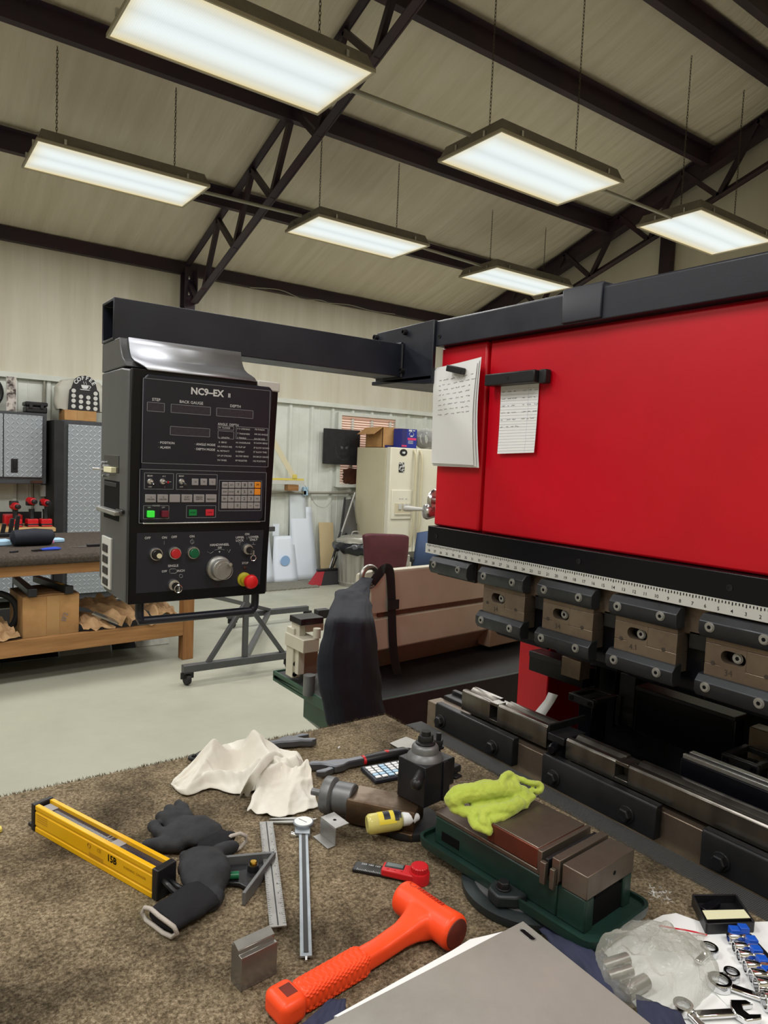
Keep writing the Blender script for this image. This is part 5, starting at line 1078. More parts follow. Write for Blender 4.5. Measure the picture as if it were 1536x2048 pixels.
def scribble(fn, rows, seed, uw=(0.1,0.9)):
    mb = MB(); rnd = random.Random(seed)
    for v, u0, u1 in rows:
        u = u0
        while u < u1:
            w = rnd.uniform(0.05,0.13); pts = []
            for k in range(int(w/0.008)): uu = u+k*0.008; pts.append(Vector(fn(min(uu,1),v-0.012*(uu)+rnd.uniform(-0.007,0.007)))+Vector((-0.0006,0,0)))
            if len(pts) > 1: mb.tube(pts,0.0005,4,flat=0.4)
            u += w+rnd.uniform(0.02,0.07)
    return mb
obj('handwriting', scribble(fn,[(0.07+0.052*k,0.14,0.92) for k in range(1,9)],3), 'pencil', t)
mb = MB(); mb.obox((1.232,1.42,1.816),(0.016,0.062,0.017),0,0.22); solo('clip_magnet', mb, 'black_plastic', 'small black magnet holding the sheaf of paper', 'magnet', bev=0.002)
t = thing('list_paper', 'narrow lined list hanging below the long black magnet bar', 'paper', (1.268,1.22,1.6))
mb, fn = paper('p','',[(1.2725,1.289,1.775),(1.2725,1.163,1.772),(1.2725,1.161,1.605),(1.2725,1.283,1.60)],0,lambda u, v: 0.002+0.006*v*v)
obj('sheet', mb, 'paper', t, keep=True); mb = MB()
for k in range(22): v = 0.08+k*0.042; mb.tube([Vector(fn(u/4,v))+Vector((-0.0005,0,0)) for u in range(5)],0.00025,3)
mb.tube([Vector(fn(0.75,v/8))+Vector((-0.0005,0,0)) for v in range(9)],0.00025,3); obj('ruled_lines', mb, 'paper_lines', t)
mb = scribble(fn,[(0.12+0.1*k,0.04,0.1) for k in range(6)]+[(0.12+0.1*k,0.2,0.45) for k in range(6)]+[(0.12+0.1*k,0.6,0.92) for k in range(5)],9); obj('handwriting', mb, 'pencil', t)
t = thing('magnet_bar', 'long black magnetic bar holding the narrow list', 'magnet', (1.26,1.22,1.765))
mb = MB(); mb.box(1.238,1.272,1.15,1.316,1.768,1.797); obj('bar', mb, 'black_plastic', t, 0.003); mb = MB(); mb.box(1.252,1.272,1.128,1.15,1.766,1.798); obj('end', mb, 'black_flat', t, 0.003); mb = MB(); mb.cyl((1.2385,1.236,1.783),(1.2372,1.236,1.783),0.004,n=12); obj('rivet', mb, 'dark_steel', t)
# ------------------------------------------------------------------ horizontal band saw behind
SR = math.radians(6); saw = thing('band_saw', 'beige horizontal band saw on a green base with long slanted cover', 'band saw', (1.68,2.45,0), SR); M = TM(saw)
mb = MB(M)   # cover: upper, groove, lower facets, extruded along the saw
prof_ = [(0.05,1.093),(0.0,1.095),(-0.004,1.085),(-0.004,0.912),(0.02,0.908),(0.02,0.888),(-0.006,0.884),(-0.010,0.75),(0.0,0.742),(0.04,0.738),(0.07,0.74),(0.07,1.085)]
R0 = [(0.0,0.045+0.3*n,0.93+(z-0.93)*0.92) for n, z in prof_]; R1 = [(0.035,n,z) for n, z in prof_]; R2 = [(1.45,n,z) for n, z in prof_]
mb.rings([R0,R1,R2]); obj('cover', mb, 'beige_machine', saw, 0.004, smooth=20)
mb = MB(M); mb.box(0.09,1.45,0.012,0.018,0.888,0.908); obj('groove', mb, 'groove_brown', saw)
mb = MB(M); mb.prism([(0.01,0.742),(0.10,0.63),(0.16,0.63),(0.07,0.742)],'x',0.02,1.45); obj('lower_cover', mb, 'brown_machine', saw, 0.003)  # darker than the cover: the shade below the overhang is in its colour
mb = MB(M); mb.box(0.82,1.12,-0.02,0.06,0.655,0.745); obj('corner_box', mb, 'brown_machine', saw, 0.006)
mb = MB(M); mb.tube([(0.02+0.042*math.cos(k*PI/12),0.0,1.075+0.042*math.sin(k*PI/12)) for k in range(24)],0.012,10,closed=True); obj('lift_ring', mb, 'steel', saw)
mb = MB(); mb.prism([(2.19,0.59),(2.73,0.59),(2.73,0.622),(2.19,0.622)],'x',1.40,3.0); mb.box(1.40,3.0,2.19,2.20,0.6,0.635); mb.box(1.40,3.0,2.72,2.73,0.6,0.635); mb.box(1.40,1.41,2.2,2.72,0.6,0.635); obj('chip_tray', mb, 'saw_green', saw, 0.003)
mb = MB(); mb.prism([(1.40,0.59),(1.53,0.53),(1.53,0.42),(1.62,0.34),(1.62,0.0),(2.95,0.0),(2.95,0.59)],'y',2.25,2.68); obj('base', mb, 'saw_green', saw, 0.004)
mb = MB(); mb.box(1.41,2.99,2.2,2.72,0.622,0.628); obj('tray_floor', mb, 'black_flat', saw); mb = MB(); mb.box(1.56,2.96,2.178,2.188,0.05,0.60); mb.box(1.5,2.96,2.178,2.1885,0.597,0.636); obj('near_side_black', mb, 'black_flat', saw, 0.002)  # flat black over the near side of the green tray and base
P5 = lambda u, v, y: px(560+u*0.15625, 1200+v*0.15625, y=y)
def vbox(u0, v0, u1, v1, y0, y1, name, m, par=saw, bev=0.003):
    a, b = P5(u0,v0,y0), P5(u1,v1,y0); mb = MB(); mb.box(min(a.x,b.x),max(a.x,b.x),y0,y1,min(a.z,b.z),max(a.z,b.z)); return obj(name, mb, m, par, bev)
vp = vbox(175,370,255,985,2.56,2.62,'vise_plate','beige_machine')
for u, v in ((205,555),(197,815),(188,950)):
    c = P5(u,v,2.56); mb = MB(); mb.lathe([(0.011,0),(0.011,0.0008),(0.0001,0.001)],(c.x,2.5598,c.z),(0,-1,0),16); obj('hole', mb, 'black_ink', vp)
vbox(250,310,310,950,2.53,2.60,'vise_jaw','beige_machine'); vbox(300,320,560,390,2.54,2.60,'top_rib','beige_machine'); vbox(300,520,500,660,2.46,2.62,'vise_table','beige_machine'); vbox(270,250,560,300,2.50,2.60,'guide_bar','dark_steel'); vbox(300,660,480,940,2.56,2.66,'vise_back','brown_machine'); vbox(490,135,640,230,2.70,2.74,'guide_block','black_flat')
c = P5(490,400,2.46); mb = MB(); mb.cyl((c.x,2.47,c.z-0.03),(c.x,2.47,c.z+0.01),0.016,n=18); obj('clamp_screw', mb, 'beige_machine', saw)
mb = MB(); c = px(618,1372,z=0.66); mb.cyl((c.x,c.y,0.625),(c.x,c.y,0.705),0.024,n=20); obj('drain_cup', mb, 'cast_grey', saw)
# black sack and strap hung on the ring
t = thing('black_sack', 'long black fabric sack hanging from the ring of the band saw', 'sack', (1.55,2.32,0.45))
rows = [(1160,724,744),(1178,694,737),(1186,671,737),(1200,668,739),(1240,652,746),(1290,640,752),(1340,636,758),(1385,640,764),(1430,652,772),(1475,660,780),(1540,664,784)]
mb = MB(); rs = []; n = 32
for j, (v, ul, ur) in enumerate(rows):
    yp = max(2.13,2.42-0.0034*(v-1160)); a, b = px(ul,v,y=yp), px(ur,v,y=yp); c = (a+b)/2; w = (b-a).length/2; dv = (b-a).normalized(); nrm = Vector((-0.1,-1,0)).normalized(); r_ = []
    dep = min(0.05, 0.02+0.012*j)
    if j == 0: c.z += 0.005
    for k in range(n):
        th = 2*PI*k/n; f = 1+0.16*math.sin(th*5+j*0.35)*(0.4+0.6*min(1,j/4)) if 0 < j else 1
        r_.append(c+dv*w*math.cos(th)+nrm*dep*math.sin(th)*f)
    rs.append(r_)
mb.rings(rs); o = obj('sack', mb, 'canvas_black', t, smooth=80); q = o.modifiers.new('s','SUBSURF'); q.levels = 2; q.render_levels = 2; q.subdivision_type = 'SIMPLE'
dt = bpy.data.textures.new('sackfolds','CLOUDS'); dt.noise_scale = 0.09; dd = o.modifiers.new('d','DISPLACE'); dd.texture = dt; dd.strength = 0.022; dd.texture_coords = 'LOCAL'
mb = MB()
def band(pts, w):
    pts = smooth_path(pts,5); mb.tube(pts, w, 8, flat=0.15, up=(0.1,1,0))
band([M@Vector(p) for p in [(0.02,-0.02,1.05),(0.06,-0.03,1.098),(0.10,-0.012,1.106),(0.125,-0.014,1.09),(0.14,-0.016,0.98),(0.145,-0.016,0.92),(0.155,-0.018,0.80),(0.17,-0.02,0.70),(0.19,-0.03,0.62)]],0.021)
mb.box(*(lambda c: (c.x-0.028,c.x+0.028,c.y-0.014,c.y-0.006,c.z-0.03,c.z+0.012))(M@Vector((0.145,-0.016,0.955)))); obj('strap', mb, 'strap_black', t, smooth=50)
# ------------------------------------------------------------------ near table with carpet
TZ = 0.87
def T(u, v, h=0.0): return px(u, v, z=TZ+h)
tb = thing('work_table', 'carpet covered work table in front, crowded with tools', 'table', (0.4,0.8,0))
TX0, TX1, TY0, TY1 = -0.55, 1.148, 0.12, 1.545
def top_fn(u, v):
    x = TX0+(TX1-TX0)*u; y = TY0+(TY1-TY0)*v; e = 0
    for d in (u*(TX1-TX0), (1-u)*(TX1-TX0), v*(TY1-TY0), (1-v)*(TY1-TY0)):
        if d < 0.012: e = max(e, 1-d/0.012)
    ed = 0.004*nz(x*60,y*60)*(1 if (u in (0,1) or v in (0,1)) else 0)
    return (x+ed, y+ed+0.006*nz(x*4,1)*(1 if v == 1 else 0), TZ-0.006*e*e-0.0006+0.0006*nz(x*30,y*30))
mb = MB(); mb.grid(170, 145, top_fn)
obj('carpet_top', mb, 'carpet', tb, smooth=60, keep=True)
mb = MB(); mb.box(TX0,TX1,TY0,TY1,TZ-0.03,TZ-0.0075); obj('carpet_edge', mb, 'carpet', tb, 0.003)
mb = MB(); mb.box(TX0+0.01,TX1-0.01,TY0+0.01,TY1-0.01,TZ-0.07,TZ-0.03); obj('top_board', mb, 'wood', tb, 0.002)
for xx in (TX0+0.05,TX1-0.14):
    for yy in (TY0+0.05,TY1-0.14): mb = MB(); mb.box(xx,xx+0.09,yy,yy+0.09,0,TZ-0.07); obj('leg', mb, 'wood_v', tb, 0.003)
# short frayed fibres along the far and right rim
mb = MB(); rnd = random.Random(5)
for k in range(2600):
    if k % 2: x, y = rnd.uniform(0.0,TX1), TY1+rnd.uniform(-0.006,0.004)
    else: x, y = TX1+rnd.uniform(-0.005,0.003), rnd.uniform(0.45,TY1)
    z = TZ-0.006; h = rnd.uniform(0.004,0.008); dx, dy = rnd.uniform(-0.004,0.004), rnd.uniform(-0.004,0.004)
    mb.add([(x-0.0008,y,z),(x+0.0008,y+0.0004,z),(x+dx,y+dy,z+h)],[(0,1,2)])
tag(obj('frayed_pile', mb, 'carpet', tb, smooth=0, keep=True), kind='stuff')
mb = MB(); mb.box(1.15,1.2305,0.33,1.49,0.835,0.85); solo('rubber_mat', mb, 'rib_mat', 'ribbed black rubber strip between the carpet and the clamp rail', 'mat', bev=0.002)
# ---- yellow light barrier
a, b = T(70,1663), T(303,1797); d = (b-a); Lb = d.length; ang = math.atan2(d.y,d.x)
yb = thing('light_barrier', 'yellow aluminium light barrier bar with black window and end caps', 'sensor bar', (a.x,a.y,TZ), ang); M = TM(yb)
Wd, Hh = 0.036, 0.049
def ychan(y0, s):
    mb = MB(M); mb.prism([(y0,0.0),(y0,0.008),(y0+s*0.0015,0.009),(y0+s*0.0015,0.012),(y0,0.013),(y0,Hh-0.013),(y0+s*0.0015,Hh-0.012),(y0+s*0.0015,Hh-0.009),(y0,Hh-0.008),(y0,Hh-0.001),(y0+s*0.001,Hh),(y0+s*0.008,Hh),(y0+s*0.008,Hh-0.006),(y0+s*0.006,0.0)],'x',0.0,Lb); return mb
obj('side_profile', ychan(0.0,1), 'yellow_alu', yb, 0.0006); obj('side_profile', ychan(Wd,-1), 'yellow_alu', yb, 0.0006)
mb = MB(M); mb.box(0,Lb,0.008,Wd-0.008,0.002,Hh-0.007); obj('window', mb, 'dark_window', yb); mb = MB(M); mb.box(0.004,0.03,0.009,Wd-0.009,Hh-0.007,Hh-0.0055); obj('window_end', mb, 'key_grey', yb)
mb = MB(M); mb.box(Lb*0.56,Lb*0.565,0.008,Wd-0.008,Hh-0.007,Hh-0.0064); mb.box(Lb*0.585,Lb*0.59,0.008,Wd-0.008,Hh-0.007,Hh-0.0064); mb.box(Lb*0.62,Lb*0.69,0.008,Wd-0.008,Hh-0.007,Hh-0.0062); obj('window_label', mb, 'key_grey', yb, smooth=0)
for x0, x1 in ((-0.012,-0.0005),(Lb+0.0005,Lb+0.014)):
    mb = MB(M); mb.box(x0,x1,-0.001,Wd+0.001,0,Hh+0.001); obj('end_cap', mb, 'black_plastic', yb, 0.002)
mb = MB(M); mb.box(-0.03,-0.012,0.004,Wd-0.004,0.0,0.006); mb.box(-0.016,-0.012,0.004,Wd-0.004,0.0,0.035); obj('foot_bracket', mb, 'black_flat', yb, 0.001)
mb = MB(M); mb.tube(smooth_path([(Lb+0.014,0.010,0.03),(Lb+0.03,0.006,0.03),(Lb+0.045,0.012,0.02),(Lb+0.05,0.03,0.012)]),0.004,8); mb.tube(smooth_path([(Lb+0.014,0.026,0.02),(Lb+0.035,0.026,0.018),(Lb+0.05,0.04,0.01)]),0.004,8); obj('cable', mb, 'black_plastic', yb)
mb = MB(M); TXM = lambda x, z: Matrix(((1,0,0,x),(0,0,-1,-0.0004),(0,1,0,z),(0,0,0,1)))
mb.text('15B', TXM(Lb*0.69,0.027), 0.016, bold=0.03); obj('type_mark', mb, 'black_ink', yb, smooth=0)
mb = MB(M); mb.text('WARNING  DANGER', TXM(Lb*0.87,0.026), 0.006); mat('print_brown',(150,108,20),0.5); obj('fine_print', mb, 'print_brown', yb, smooth=0); mb = MB(M)
for k in range(3): mb.box(Lb*0.5,Lb*0.62,-0.0005,0.0002,0.018-k*0.0025,0.0187-k*0.0025)
obj('fine_print', mb, 'print_brown', yb, smooth=0); mb = MB(M)
for k in range(4): mb.box(Lb*0.02,Lb*0.12,-0.0005,0.0002,0.034-k*0.004,0.0345-k*0.004)
obj('fine_print', mb, 'print_brown', yb, smooth=0); mb = MB(M)
mb.tube([Vector((Lb*0.50+0.004*math.cos(k*PI/6),-0.0004,0.03+0.004*math.sin(k*PI/6))) for k in range(12)],0.0006,4,closed=True); mb.text('CE', TXM(Lb*0.585,0.03),0.009)
obj('fine_print', mb, 'print_brown', yb, smooth=0)
# ---- gloves
def capsule(mb, pts, r, n=10, flat=1.0):
    pts = [Vector(p) for p in pts]
    p0 = pts[0]+(pts[0]-pts[1]).normalized()*r[0]*0.6; p1 = pts[-1]+(pts[-1]-pts[-2]).normalized()*r[-1]*0.6
    mb.tube([p0]+pts+[p1], [r[0]*0.55]+list(r)+[r[-1]*0.55], n, flat=flat)
def glove(name, label, palm, fingers, cuff, trimpts, vox=0.0032):
    base = sum((Vector(p) for p in palm), Vector())/len(palm); base.z = TZ
    t = thing(name, label, 'glove', base); mb = MB()
    capsule(mb, palm, [0.032,0.040,0.040,0.034], 16, 0.5)
    for pts, r in fingers: capsule(mb, pts, r)
    o = obj('glove_hand', mb, 'glove', t); remesh(o, vox, 6, (0.007,0.03))
    mb = MB(); mb.tube([Vector(c[0]) for c in cuff], [c[1] for c in cuff], 16, flat=0.42); o = obj('knit_cuff', mb, 'glove_knit', t); remesh(o, vox, 5, (0.006,0.03))
    mb = MB(); mb.tube([Vector(p) for p in trimpts], 0.0034, 8, closed=True); obj('cuff_trim', mb, 'cuff_trim', t, smooth=60)
g = lambda u, v, h=0.02: T(u,v,h)
glove('work_glove', 'black coated work glove, upper one, fingers pointing up left', [g(345,1672),g(368,1662,0.024),g(395,1660,0.026),g(418,1672,0.022)],
      [([g(352,1655,0.02),g(335,1640,0.022),g(318,1633,0.02)],[0.013,0.012,0.011]),
       ([g(362,1645,0.022),g(348,1628,0.026),g(338,1618,0.024)],[0.013,0.012,0.0105]),
       ([g(378,1640,0.022),g(366,1618,0.024),g(356,1608,0.02)],[0.013,0.012,0.0105]),
       ([g(340,1675,0.018),g(316,1665,0.018),g(306,1650,0.018)],[0.013,0.012,0.010]),
       ([g(360,1690,0.016),g(325,1690,0.014),g(292,1688,0.012)],[0.014,0.013,0.010])],
      [(g(410,1676,0.02),0.034),(g(440,1684,0.018),0.032),(g(462,1688,0.016),0.030)],
      [g(445,1702,0.004),g(448,1686,0.020),g(462,1672,0.028),g(480,1667,0.028),g(492,1672,0.022),g(493,1682,0.010),g(480,1696,0.003),g(462,1706,0.002)])
glove('work_glove', 'black coated work glove, lower one, pale trimmed cuff towards the front left', [g(415,1775,0.018),g(412,1752,0.026),g(408,1728,0.028),g(400,1712,0.024)],
      [([g(418,1722,0.022),g(440,1702,0.022),g(468,1692,0.020)],[0.015,0.014,0.011]),
       ([g(398,1722,0.02),g(380,1716,0.018),g(366,1712,0.016)],[0.014,0.013,0.010]),
       ([g(395,1735,0.018),g(376,1738,0.016),g(362,1742,0.014)],[0.014,0.012,0.010]),
       ([g(430,1740,0.014),g(436,1770,0.012),g(432,1800,0.010)],[0.014,0.012,0.010]),
       ([g(430,1790,0.012),g(424,1806,0.010),g(416,1815,0.010)],[0.016,0.014,0.010])],
      [(g(410,1785,0.018),0.038),(g(380,1805,0.016),0.036),(g(350,1825,0.014),0.034),(g(322,1842,0.014),0.032)],
      [g(284,1826,0.010),g(290,1815,0.020),g(302,1818,0.026),g(318,1832,0.026),g(332,1842,0.024),g(348,1854,0.022),g(354,1866,0.012),g(344,1874,0.004),g(326,1866,0.003),g(308,1852,0.002),g(292,1840,0.003)])
# ---- white rag: folded sheet as a height field over its outline
def cloth_grid(outline_fn, h_fn, nu, nv):
    mb = MB()
    def fn(u, v):
        p = outline_fn(u, v); p = Vector(p); p.z = TZ+0.003+max(0.0,h_fn(u,v)); return p
    mb.grid(nu, nv, fn); return mb
t = thing('white_rag', 'crumpled white cotton rag lying on the carpet', 'rag', T(500,1570))
Lp = smooth_path([T(342,1572),T(352,1560),T(385,1535),T(420,1515),T(470,1502),T(520,1500),T(560,1508),T(595,1520),T(612,1540)],4)   # far rim
Np = smooth_path([T(345,1574),T(372,1596),T(420,1580),T(470,1592),T(500,1588),T(530,1582),T(570,1585),T(600,1578),T(612,1572)],4)   # near rim
def rag1(u, v):
    k = u*(len(Lp)-1); i = min(int(k),len(Lp)-2); f = k-i; A_ = Lp[i].lerp(Lp[i+1],f); B_ = Np[i].lerp(Np[i+1],f); return A_.lerp(B_,v)+Vector((0.004*nz(u*14,v*9),0.004*nz(u*11,v*13,4),0))
def crease(a, w): return math.exp(-abs(a)/w)
def ridged(x, y, s): return (1-abs(nz(x,y,s)))**4
def rag1h(u, v):
    e = math.sin(PI*min(1,max(0,v)))**0.45*min(1,u*4)*min(1,(1-u)*7)
    r1 = 0.034*crease(v-0.28-0.12*math.sin(u*4.2),0.15); r2 = 0.034*crease(u-0.62-0.35*(v-0.5),0.05); r3 = 0.028*crease(v-0.74+0.45*(u-0.5),0.05); r4 = 0.030*crease(u-0.30+0.4*(v-0.5),0.06); r5 = 0.026*crease(u-0.80+0.5*(v-0.6),0.05)
    pit = -0.026*math.exp(-((u-0.46)/0.10)**2-((v-0.55)/0.2)**2)
    return e*((r1+max(r2,r3,r4,r5)+pit)*(0.6+0.55*math.sin(PI*min(1,u*1.1)))+0.014*ridged(u*3.2,v*2.6,2)+0.007*ridged(u*7,v*6,7)+0.002)+0.004*abs(nz(u*22,v*9))
o = obj('cloth_body', cloth_grid(rag1, rag1h, 70, 34), 'rag_white', t, smooth=80, keep=True); sheet(o, 0.0022, 1)
F2 = smooth_path([T(530,1552,0.02),T(555,1548,0.02),T(585,1548,0.02),T(605,1545,0.02),T(618,1555,0.01)],4); N2 = smooth_path([T(494,1628),T(520,1632),T(560,1640),T(600,1628),T(637,1618)],4)
def rag2(u, v):
    k = u*(len(F2)-1); i = min(int(k),len(F2)-2); f = k-i; A_ = F2[i].lerp(F2[i+1],f); B_ = N2[i].lerp(N2[i+1],f); return A_.lerp(B_,v)+Vector((0.003*nz(u*16,v*9),0.003*nz(u*13,v*13,4),0))
def rag2h(u, v): return 0.032*(1-v)**1.2+0.010*ridged(u*3.5,v*2.5,5)*(1-0.5*v)+0.006*math.sin(u*9+v*4)*(1-v*0.6)+0.012*math.exp(-((u-0.1)/0.1)**2)*math.sin(PI*v)+0.010*math.exp(-((u-0.09)/0.06)**2-((v-0.98)/0.12)**2)
o = obj('cloth_flap', cloth_grid(rag2, rag2h, 44, 26), 'rag_white', t, smooth=80, keep=True); sheet(o, 0.0022, 1)
# a narrow seam fold standing up along the middle
FP = [T(486,1592),T(492,1578,0.02),T(500,1560,0.046),T(512,1540,0.062),T(528,1520,0.060),T(545,1508,0.050),T(562,1512,0.042)]; FP = smooth_path(FP,4); mb = MB()
mb.grid(len(FP)-1, 6, lambda u, v: FP[round(u*(len(FP)-1))]+Vector((0.018*(v-0.5)+0.003*nz(u*9,v*4),-0.008*(v-0.5),0.007*math.sin(PI*v)-0.010*abs(v-0.5)*2))); o = obj('seam_fold', mb, 'rag_white', t, smooth=80, keep=True); sheet(o, 0.002, 1)
# ---- adjustable wrenches
def wrench(label, hp, tp, grip, group='adjustable wrenches'):
    hp, tp = Vector(hp), Vector(tp); d = tp-hp; L_ = d.length; ang = math.atan2(d.y,d.x)
    t = thing('adjustable_wrench', label, 'wrench', (hp.x,hp.y,TZ), ang, group); M = TM(t)
    mb = MB(M); mb.prism([(0.0,0.020),(-0.024,0.032),(-0.040,0.026),(-0.036,0.016),(-0.014,0.009),(-0.004,-0.002),(0.01,-0.019),(0.03,-0.019),(0.05,-0.009),(L_*0.5,-0.009),(L_*0.5,0.009),(0.05,0.010),(0.02,0.018)],'z',0.003,0.020); obj('head', mb, 'wrench_steel', t, 0.003)
    mb = MB(M); mb.prism([(0.006,-0.020),(-0.018,-0.028),(-0.037,-0.020),(-0.035,-0.012),(-0.008,-0.010),(0.004,-0.004)],'z',0.005,0.017); obj('jaw', mb, 'wrench_steel', t, 0.002)
    mb = MB(M); mb.cyl((0.012,-0.004,0.011),(0.026,0.004,0.011),0.0065,n=12); obj('worm', mb, 'black_flat', t)
    if grip:
        mb = MB(M); mb.tube([(L_*0.42,0,0.012),(L_*0.45,0,0.012),(L_*0.7,0,0.013),(L_*0.95,0,0.013),(L_,0,0.012)],[0.011,0.013,0.0145,0.014,0.009],14,flat=0.75); g_ = obj('grip', mb, 'black_plastic', t)
        mb = MB(M); mb.tube([(L_*0.415,0,0.012),(L_*0.44,0,0.012)],[0.0125,0.0138],14,flat=0.76); obj('grip_band', mb, 'red_plastic', t); mb = MB(M); mb.tube([(L_*0.6,0,0.0165),(L_*0.72,0,0.0178),(L_*0.86,0,0.0165)],[0.004,0.0095,0.004],12,flat=0.75); obj('grip_inlay', mb, 'red_plastic', t)
    else:
        mb = MB(M); mb.box(L_*0.5,L_*0.93,-0.008,0.008,0.004,0.016); obj('handle', mb, 'cast_grey', t, 0.003)
    mb = MB(M); mb.tube([(L_+0.004+0.010*math.cos(k*PI/8),0.010*math.sin(k*PI/8),0.011) for k in range(16)],0.0045,8,closed=True); obj('hanging_eye', mb, 'black_plastic', t)
wrench('adjustable wrench half hidden under the white rag', T(595,1490), T(392,1524), True)
wrench('adjustable wrench with black and red grip behind the lathe tool post', T(655,1545), T(815,1512), True)
# ---- lathe compound slide and tool post
A_, B_ = T(652,1580,0.045), T(868,1640,0.030); d = (B_-A_); d.z = 0; L_ = d.length; ang = math.atan2(d.y,d.x)
cs = thing('lathe_slide', 'lathe compound slide with grey graduated dial and black tool post', 'lathe slide', (A_.x,A_.y,TZ), ang); M = TM(cs)
mb = MB(M); mb.lathe([(0.010,-0.002),(0.034,-0.002),(0.0355,0.0),(0.0355,0.016),(0.031,0.020),(0.027,0.021),(0.027,0.024),(0.030,0.025),(0.030,0.058),(0.028,0.060)],(0,0,0.0365),(1,0,0),40); obj('dial', mb, 'cast_grey', cs)
mb = MB(M); mb.cyl((-0.03,0,0.0365),(0,0,0.0365),0.007,n=14); obj('screw_end', mb, 'cast_grey', cs)
mb = MB(M); mb.prism([(-0.030,0.004),(-0.034,0.014),(-0.034,0.044),(-0.030,0.052),(0.034,0.052),(0.036,0.044),(0.036,0.004)],'x',0.056,L_-0.03); obj('slide_body', mb, 'rust_steel', cs, 0.002)
mb = MB(M); mb.prism([(-0.040,0.0),(-0.042,0.014),(-0.034,0.016),(0.036,0.016),(0.04,0.0)],'x',0.11,L_-0.03); obj('slide_base', mb, 'rust_steel', cs, 0.002)
pc = T(846,1590,0.055); R_ = Matrix.Translation((pc.x,pc.y,TZ+0.053))@Matrix.Rotation(math.radians(8),4,'Z'); s_ = 0.036
mb = MB(R_); mb.box(-s_,s_,-s_,s_,0,0.078); mb.box(s_*0.35,s_*0.7,-s_-0.003,-s_,0.0,0.078); post = obj('tool_post', mb, 'post_black', cs, 0.003)
mb = MB(R_); mb.lathe([(0.036,0.078),(0.034,0.084),(0.027,0.090),(0.026,0.100),(0.023,0.104),(0.018,0.106)],(0,0,0),(0,0,1),32); obj('post_collar', mb, 'cast_grey', post)
mb = MB(R_); mb.lathe([(0.019,0.104),(0.0195,0.108),(0.017,0.110)],(0,0,0),(0,0,1),24); mb.hexa((0,0,0.110),(0,0,1),0.0155,0.012); mb.cyl((0,0,0.12),(0,0,0.130),0.010,0.009,16); obj('top_nut', mb, 'dark_steel', post)
mb = MB(R_); mb.cyl((-s_+0.004,-s_*0.6,0.064),(-s_-0.028,-s_*0.6-0.02,0.060),0.009,0.011,14); mb.ball((-s_-0.030,-s_*0.6-0.021,0.0595),0.012,nu=14,nv=8); obj('lock_lever', mb, 'black_plastic', post)
mb = MB(R_); mb.box(s_+0.001,s_+0.026,-s_*0.7,s_*0.9,0.016,0.070); hd = obj('tool_holder', mb, 'post_black', post, 0.003)
mb = MB(R_); mb.box(s_+0.006,s_+0.055,-s_*0.5,-s_*0.1,0.030,0.044); mb.box(s_+0.026,s_+0.046,-s_*0.8,s_*0.3,0.024,0.030); obj('cutting_tool', mb, 'black_flat', post, 0.002)
mb = MB(R_); mb.cyl((s_+0.012,s_*0.25,0.07),(s_+0.012,s_*0.25,0.112),0.0055,n=14); mb.lathe([(0.012,0.082),(0.012,0.086)],(s_+0.012,s_*0.25,0),(0,0,1),18); mb.hexa((s_+0.012,s_*0.25,0.088),(0,0,1),0.010,0.010); obj('height_stud', mb, 'dark_steel', post)
mb = MB(); c = T(810,1672,0.0); mb.lathe([(0.062,0),(0.064,0.004),(0.062,0.013),(0.05,0.016)],(c.x+0.03,c.y+0.03,TZ),(0,0,1),36); solo('swivel_ring', mb, 'black_flat', 'flat black ring under the oil bottle', 'ring')
# ---- oil bottle
a, b = T(742,1652,0.03), T(835,1638,0.035); d = (b-a).normalized(); ob = thing('oil_bottle', 'small squeeze bottle of yellow oil with white nozzle, lying on its side', 'bottle', (a.x,a.y,TZ+0.016))
L_ = (b-a).length; c0 = Vector((a.x,a.y,TZ+0.034))
mb = MB(); mb.lathe([(0.001,-0.008),(0.014,-0.008),(0.0175,-0.004),(0.018,0.0),(0.018,L_*0.56),(0.016,L_*0.62),(0.010,L_*0.66)],c0,d,28); obj('bottle', mb, 'oil', ob)
mb = MB(); mb.lathe([(0.0165,0.0),(0.0165,L_*0.40)],c0-Vector((0,0,0.002)),d,24); mb.v = [v for v in mb.v]; 
mb2 = MB(); x_, y_ = mb2._frame(d); rs = []
for h in (0.012,L_*0.5): rs.append([c0+d*h+x_*math.cos(t_)*0.0184+y_*math.sin(t_)*0.0184 for t_ in [k*PI/14+0.25 for k in range(13)]])
mb2.add([p for r in rs for p in r],[(k,k+1,13+k+1,13+k) for k in range(12)]); obj('label', mb2, 'oil_label', ob, keep=True)
mb2 = MB()
for h0, h1, k0, k1 in ((0.022,0.034,2,8),(0.042,0.050,1,9),(0.055,L_*0.48,2,7)):
    q = [[c0+d*h+x_*math.cos(k*PI/14+0.25)*0.0187+y_*math.sin(k*PI/14+0.25)*0.0187 for k in range(k0,k1)] for h in (h0,h1)]; n = k1-k0
    mb2.add([p for r in q for p in r],[(k,k+1,n+k+1,n+k) for k in range(n-1)])
obj('label_print', mb2, 'panel_inner', ob, keep=True)
mb = MB(); mb.lathe([(0.0105,L_*0.655),(0.0125,L_*0.67),(0.0125,L_*0.80),(0.0115,L_*0.82),(0.0105,L_*0.92),(0.0085,L_*0.95),(0.006,L_*1.02),(0.003,L_*1.04)],c0,d,18); obj('nozzle', mb, 'white_plastic', ob)
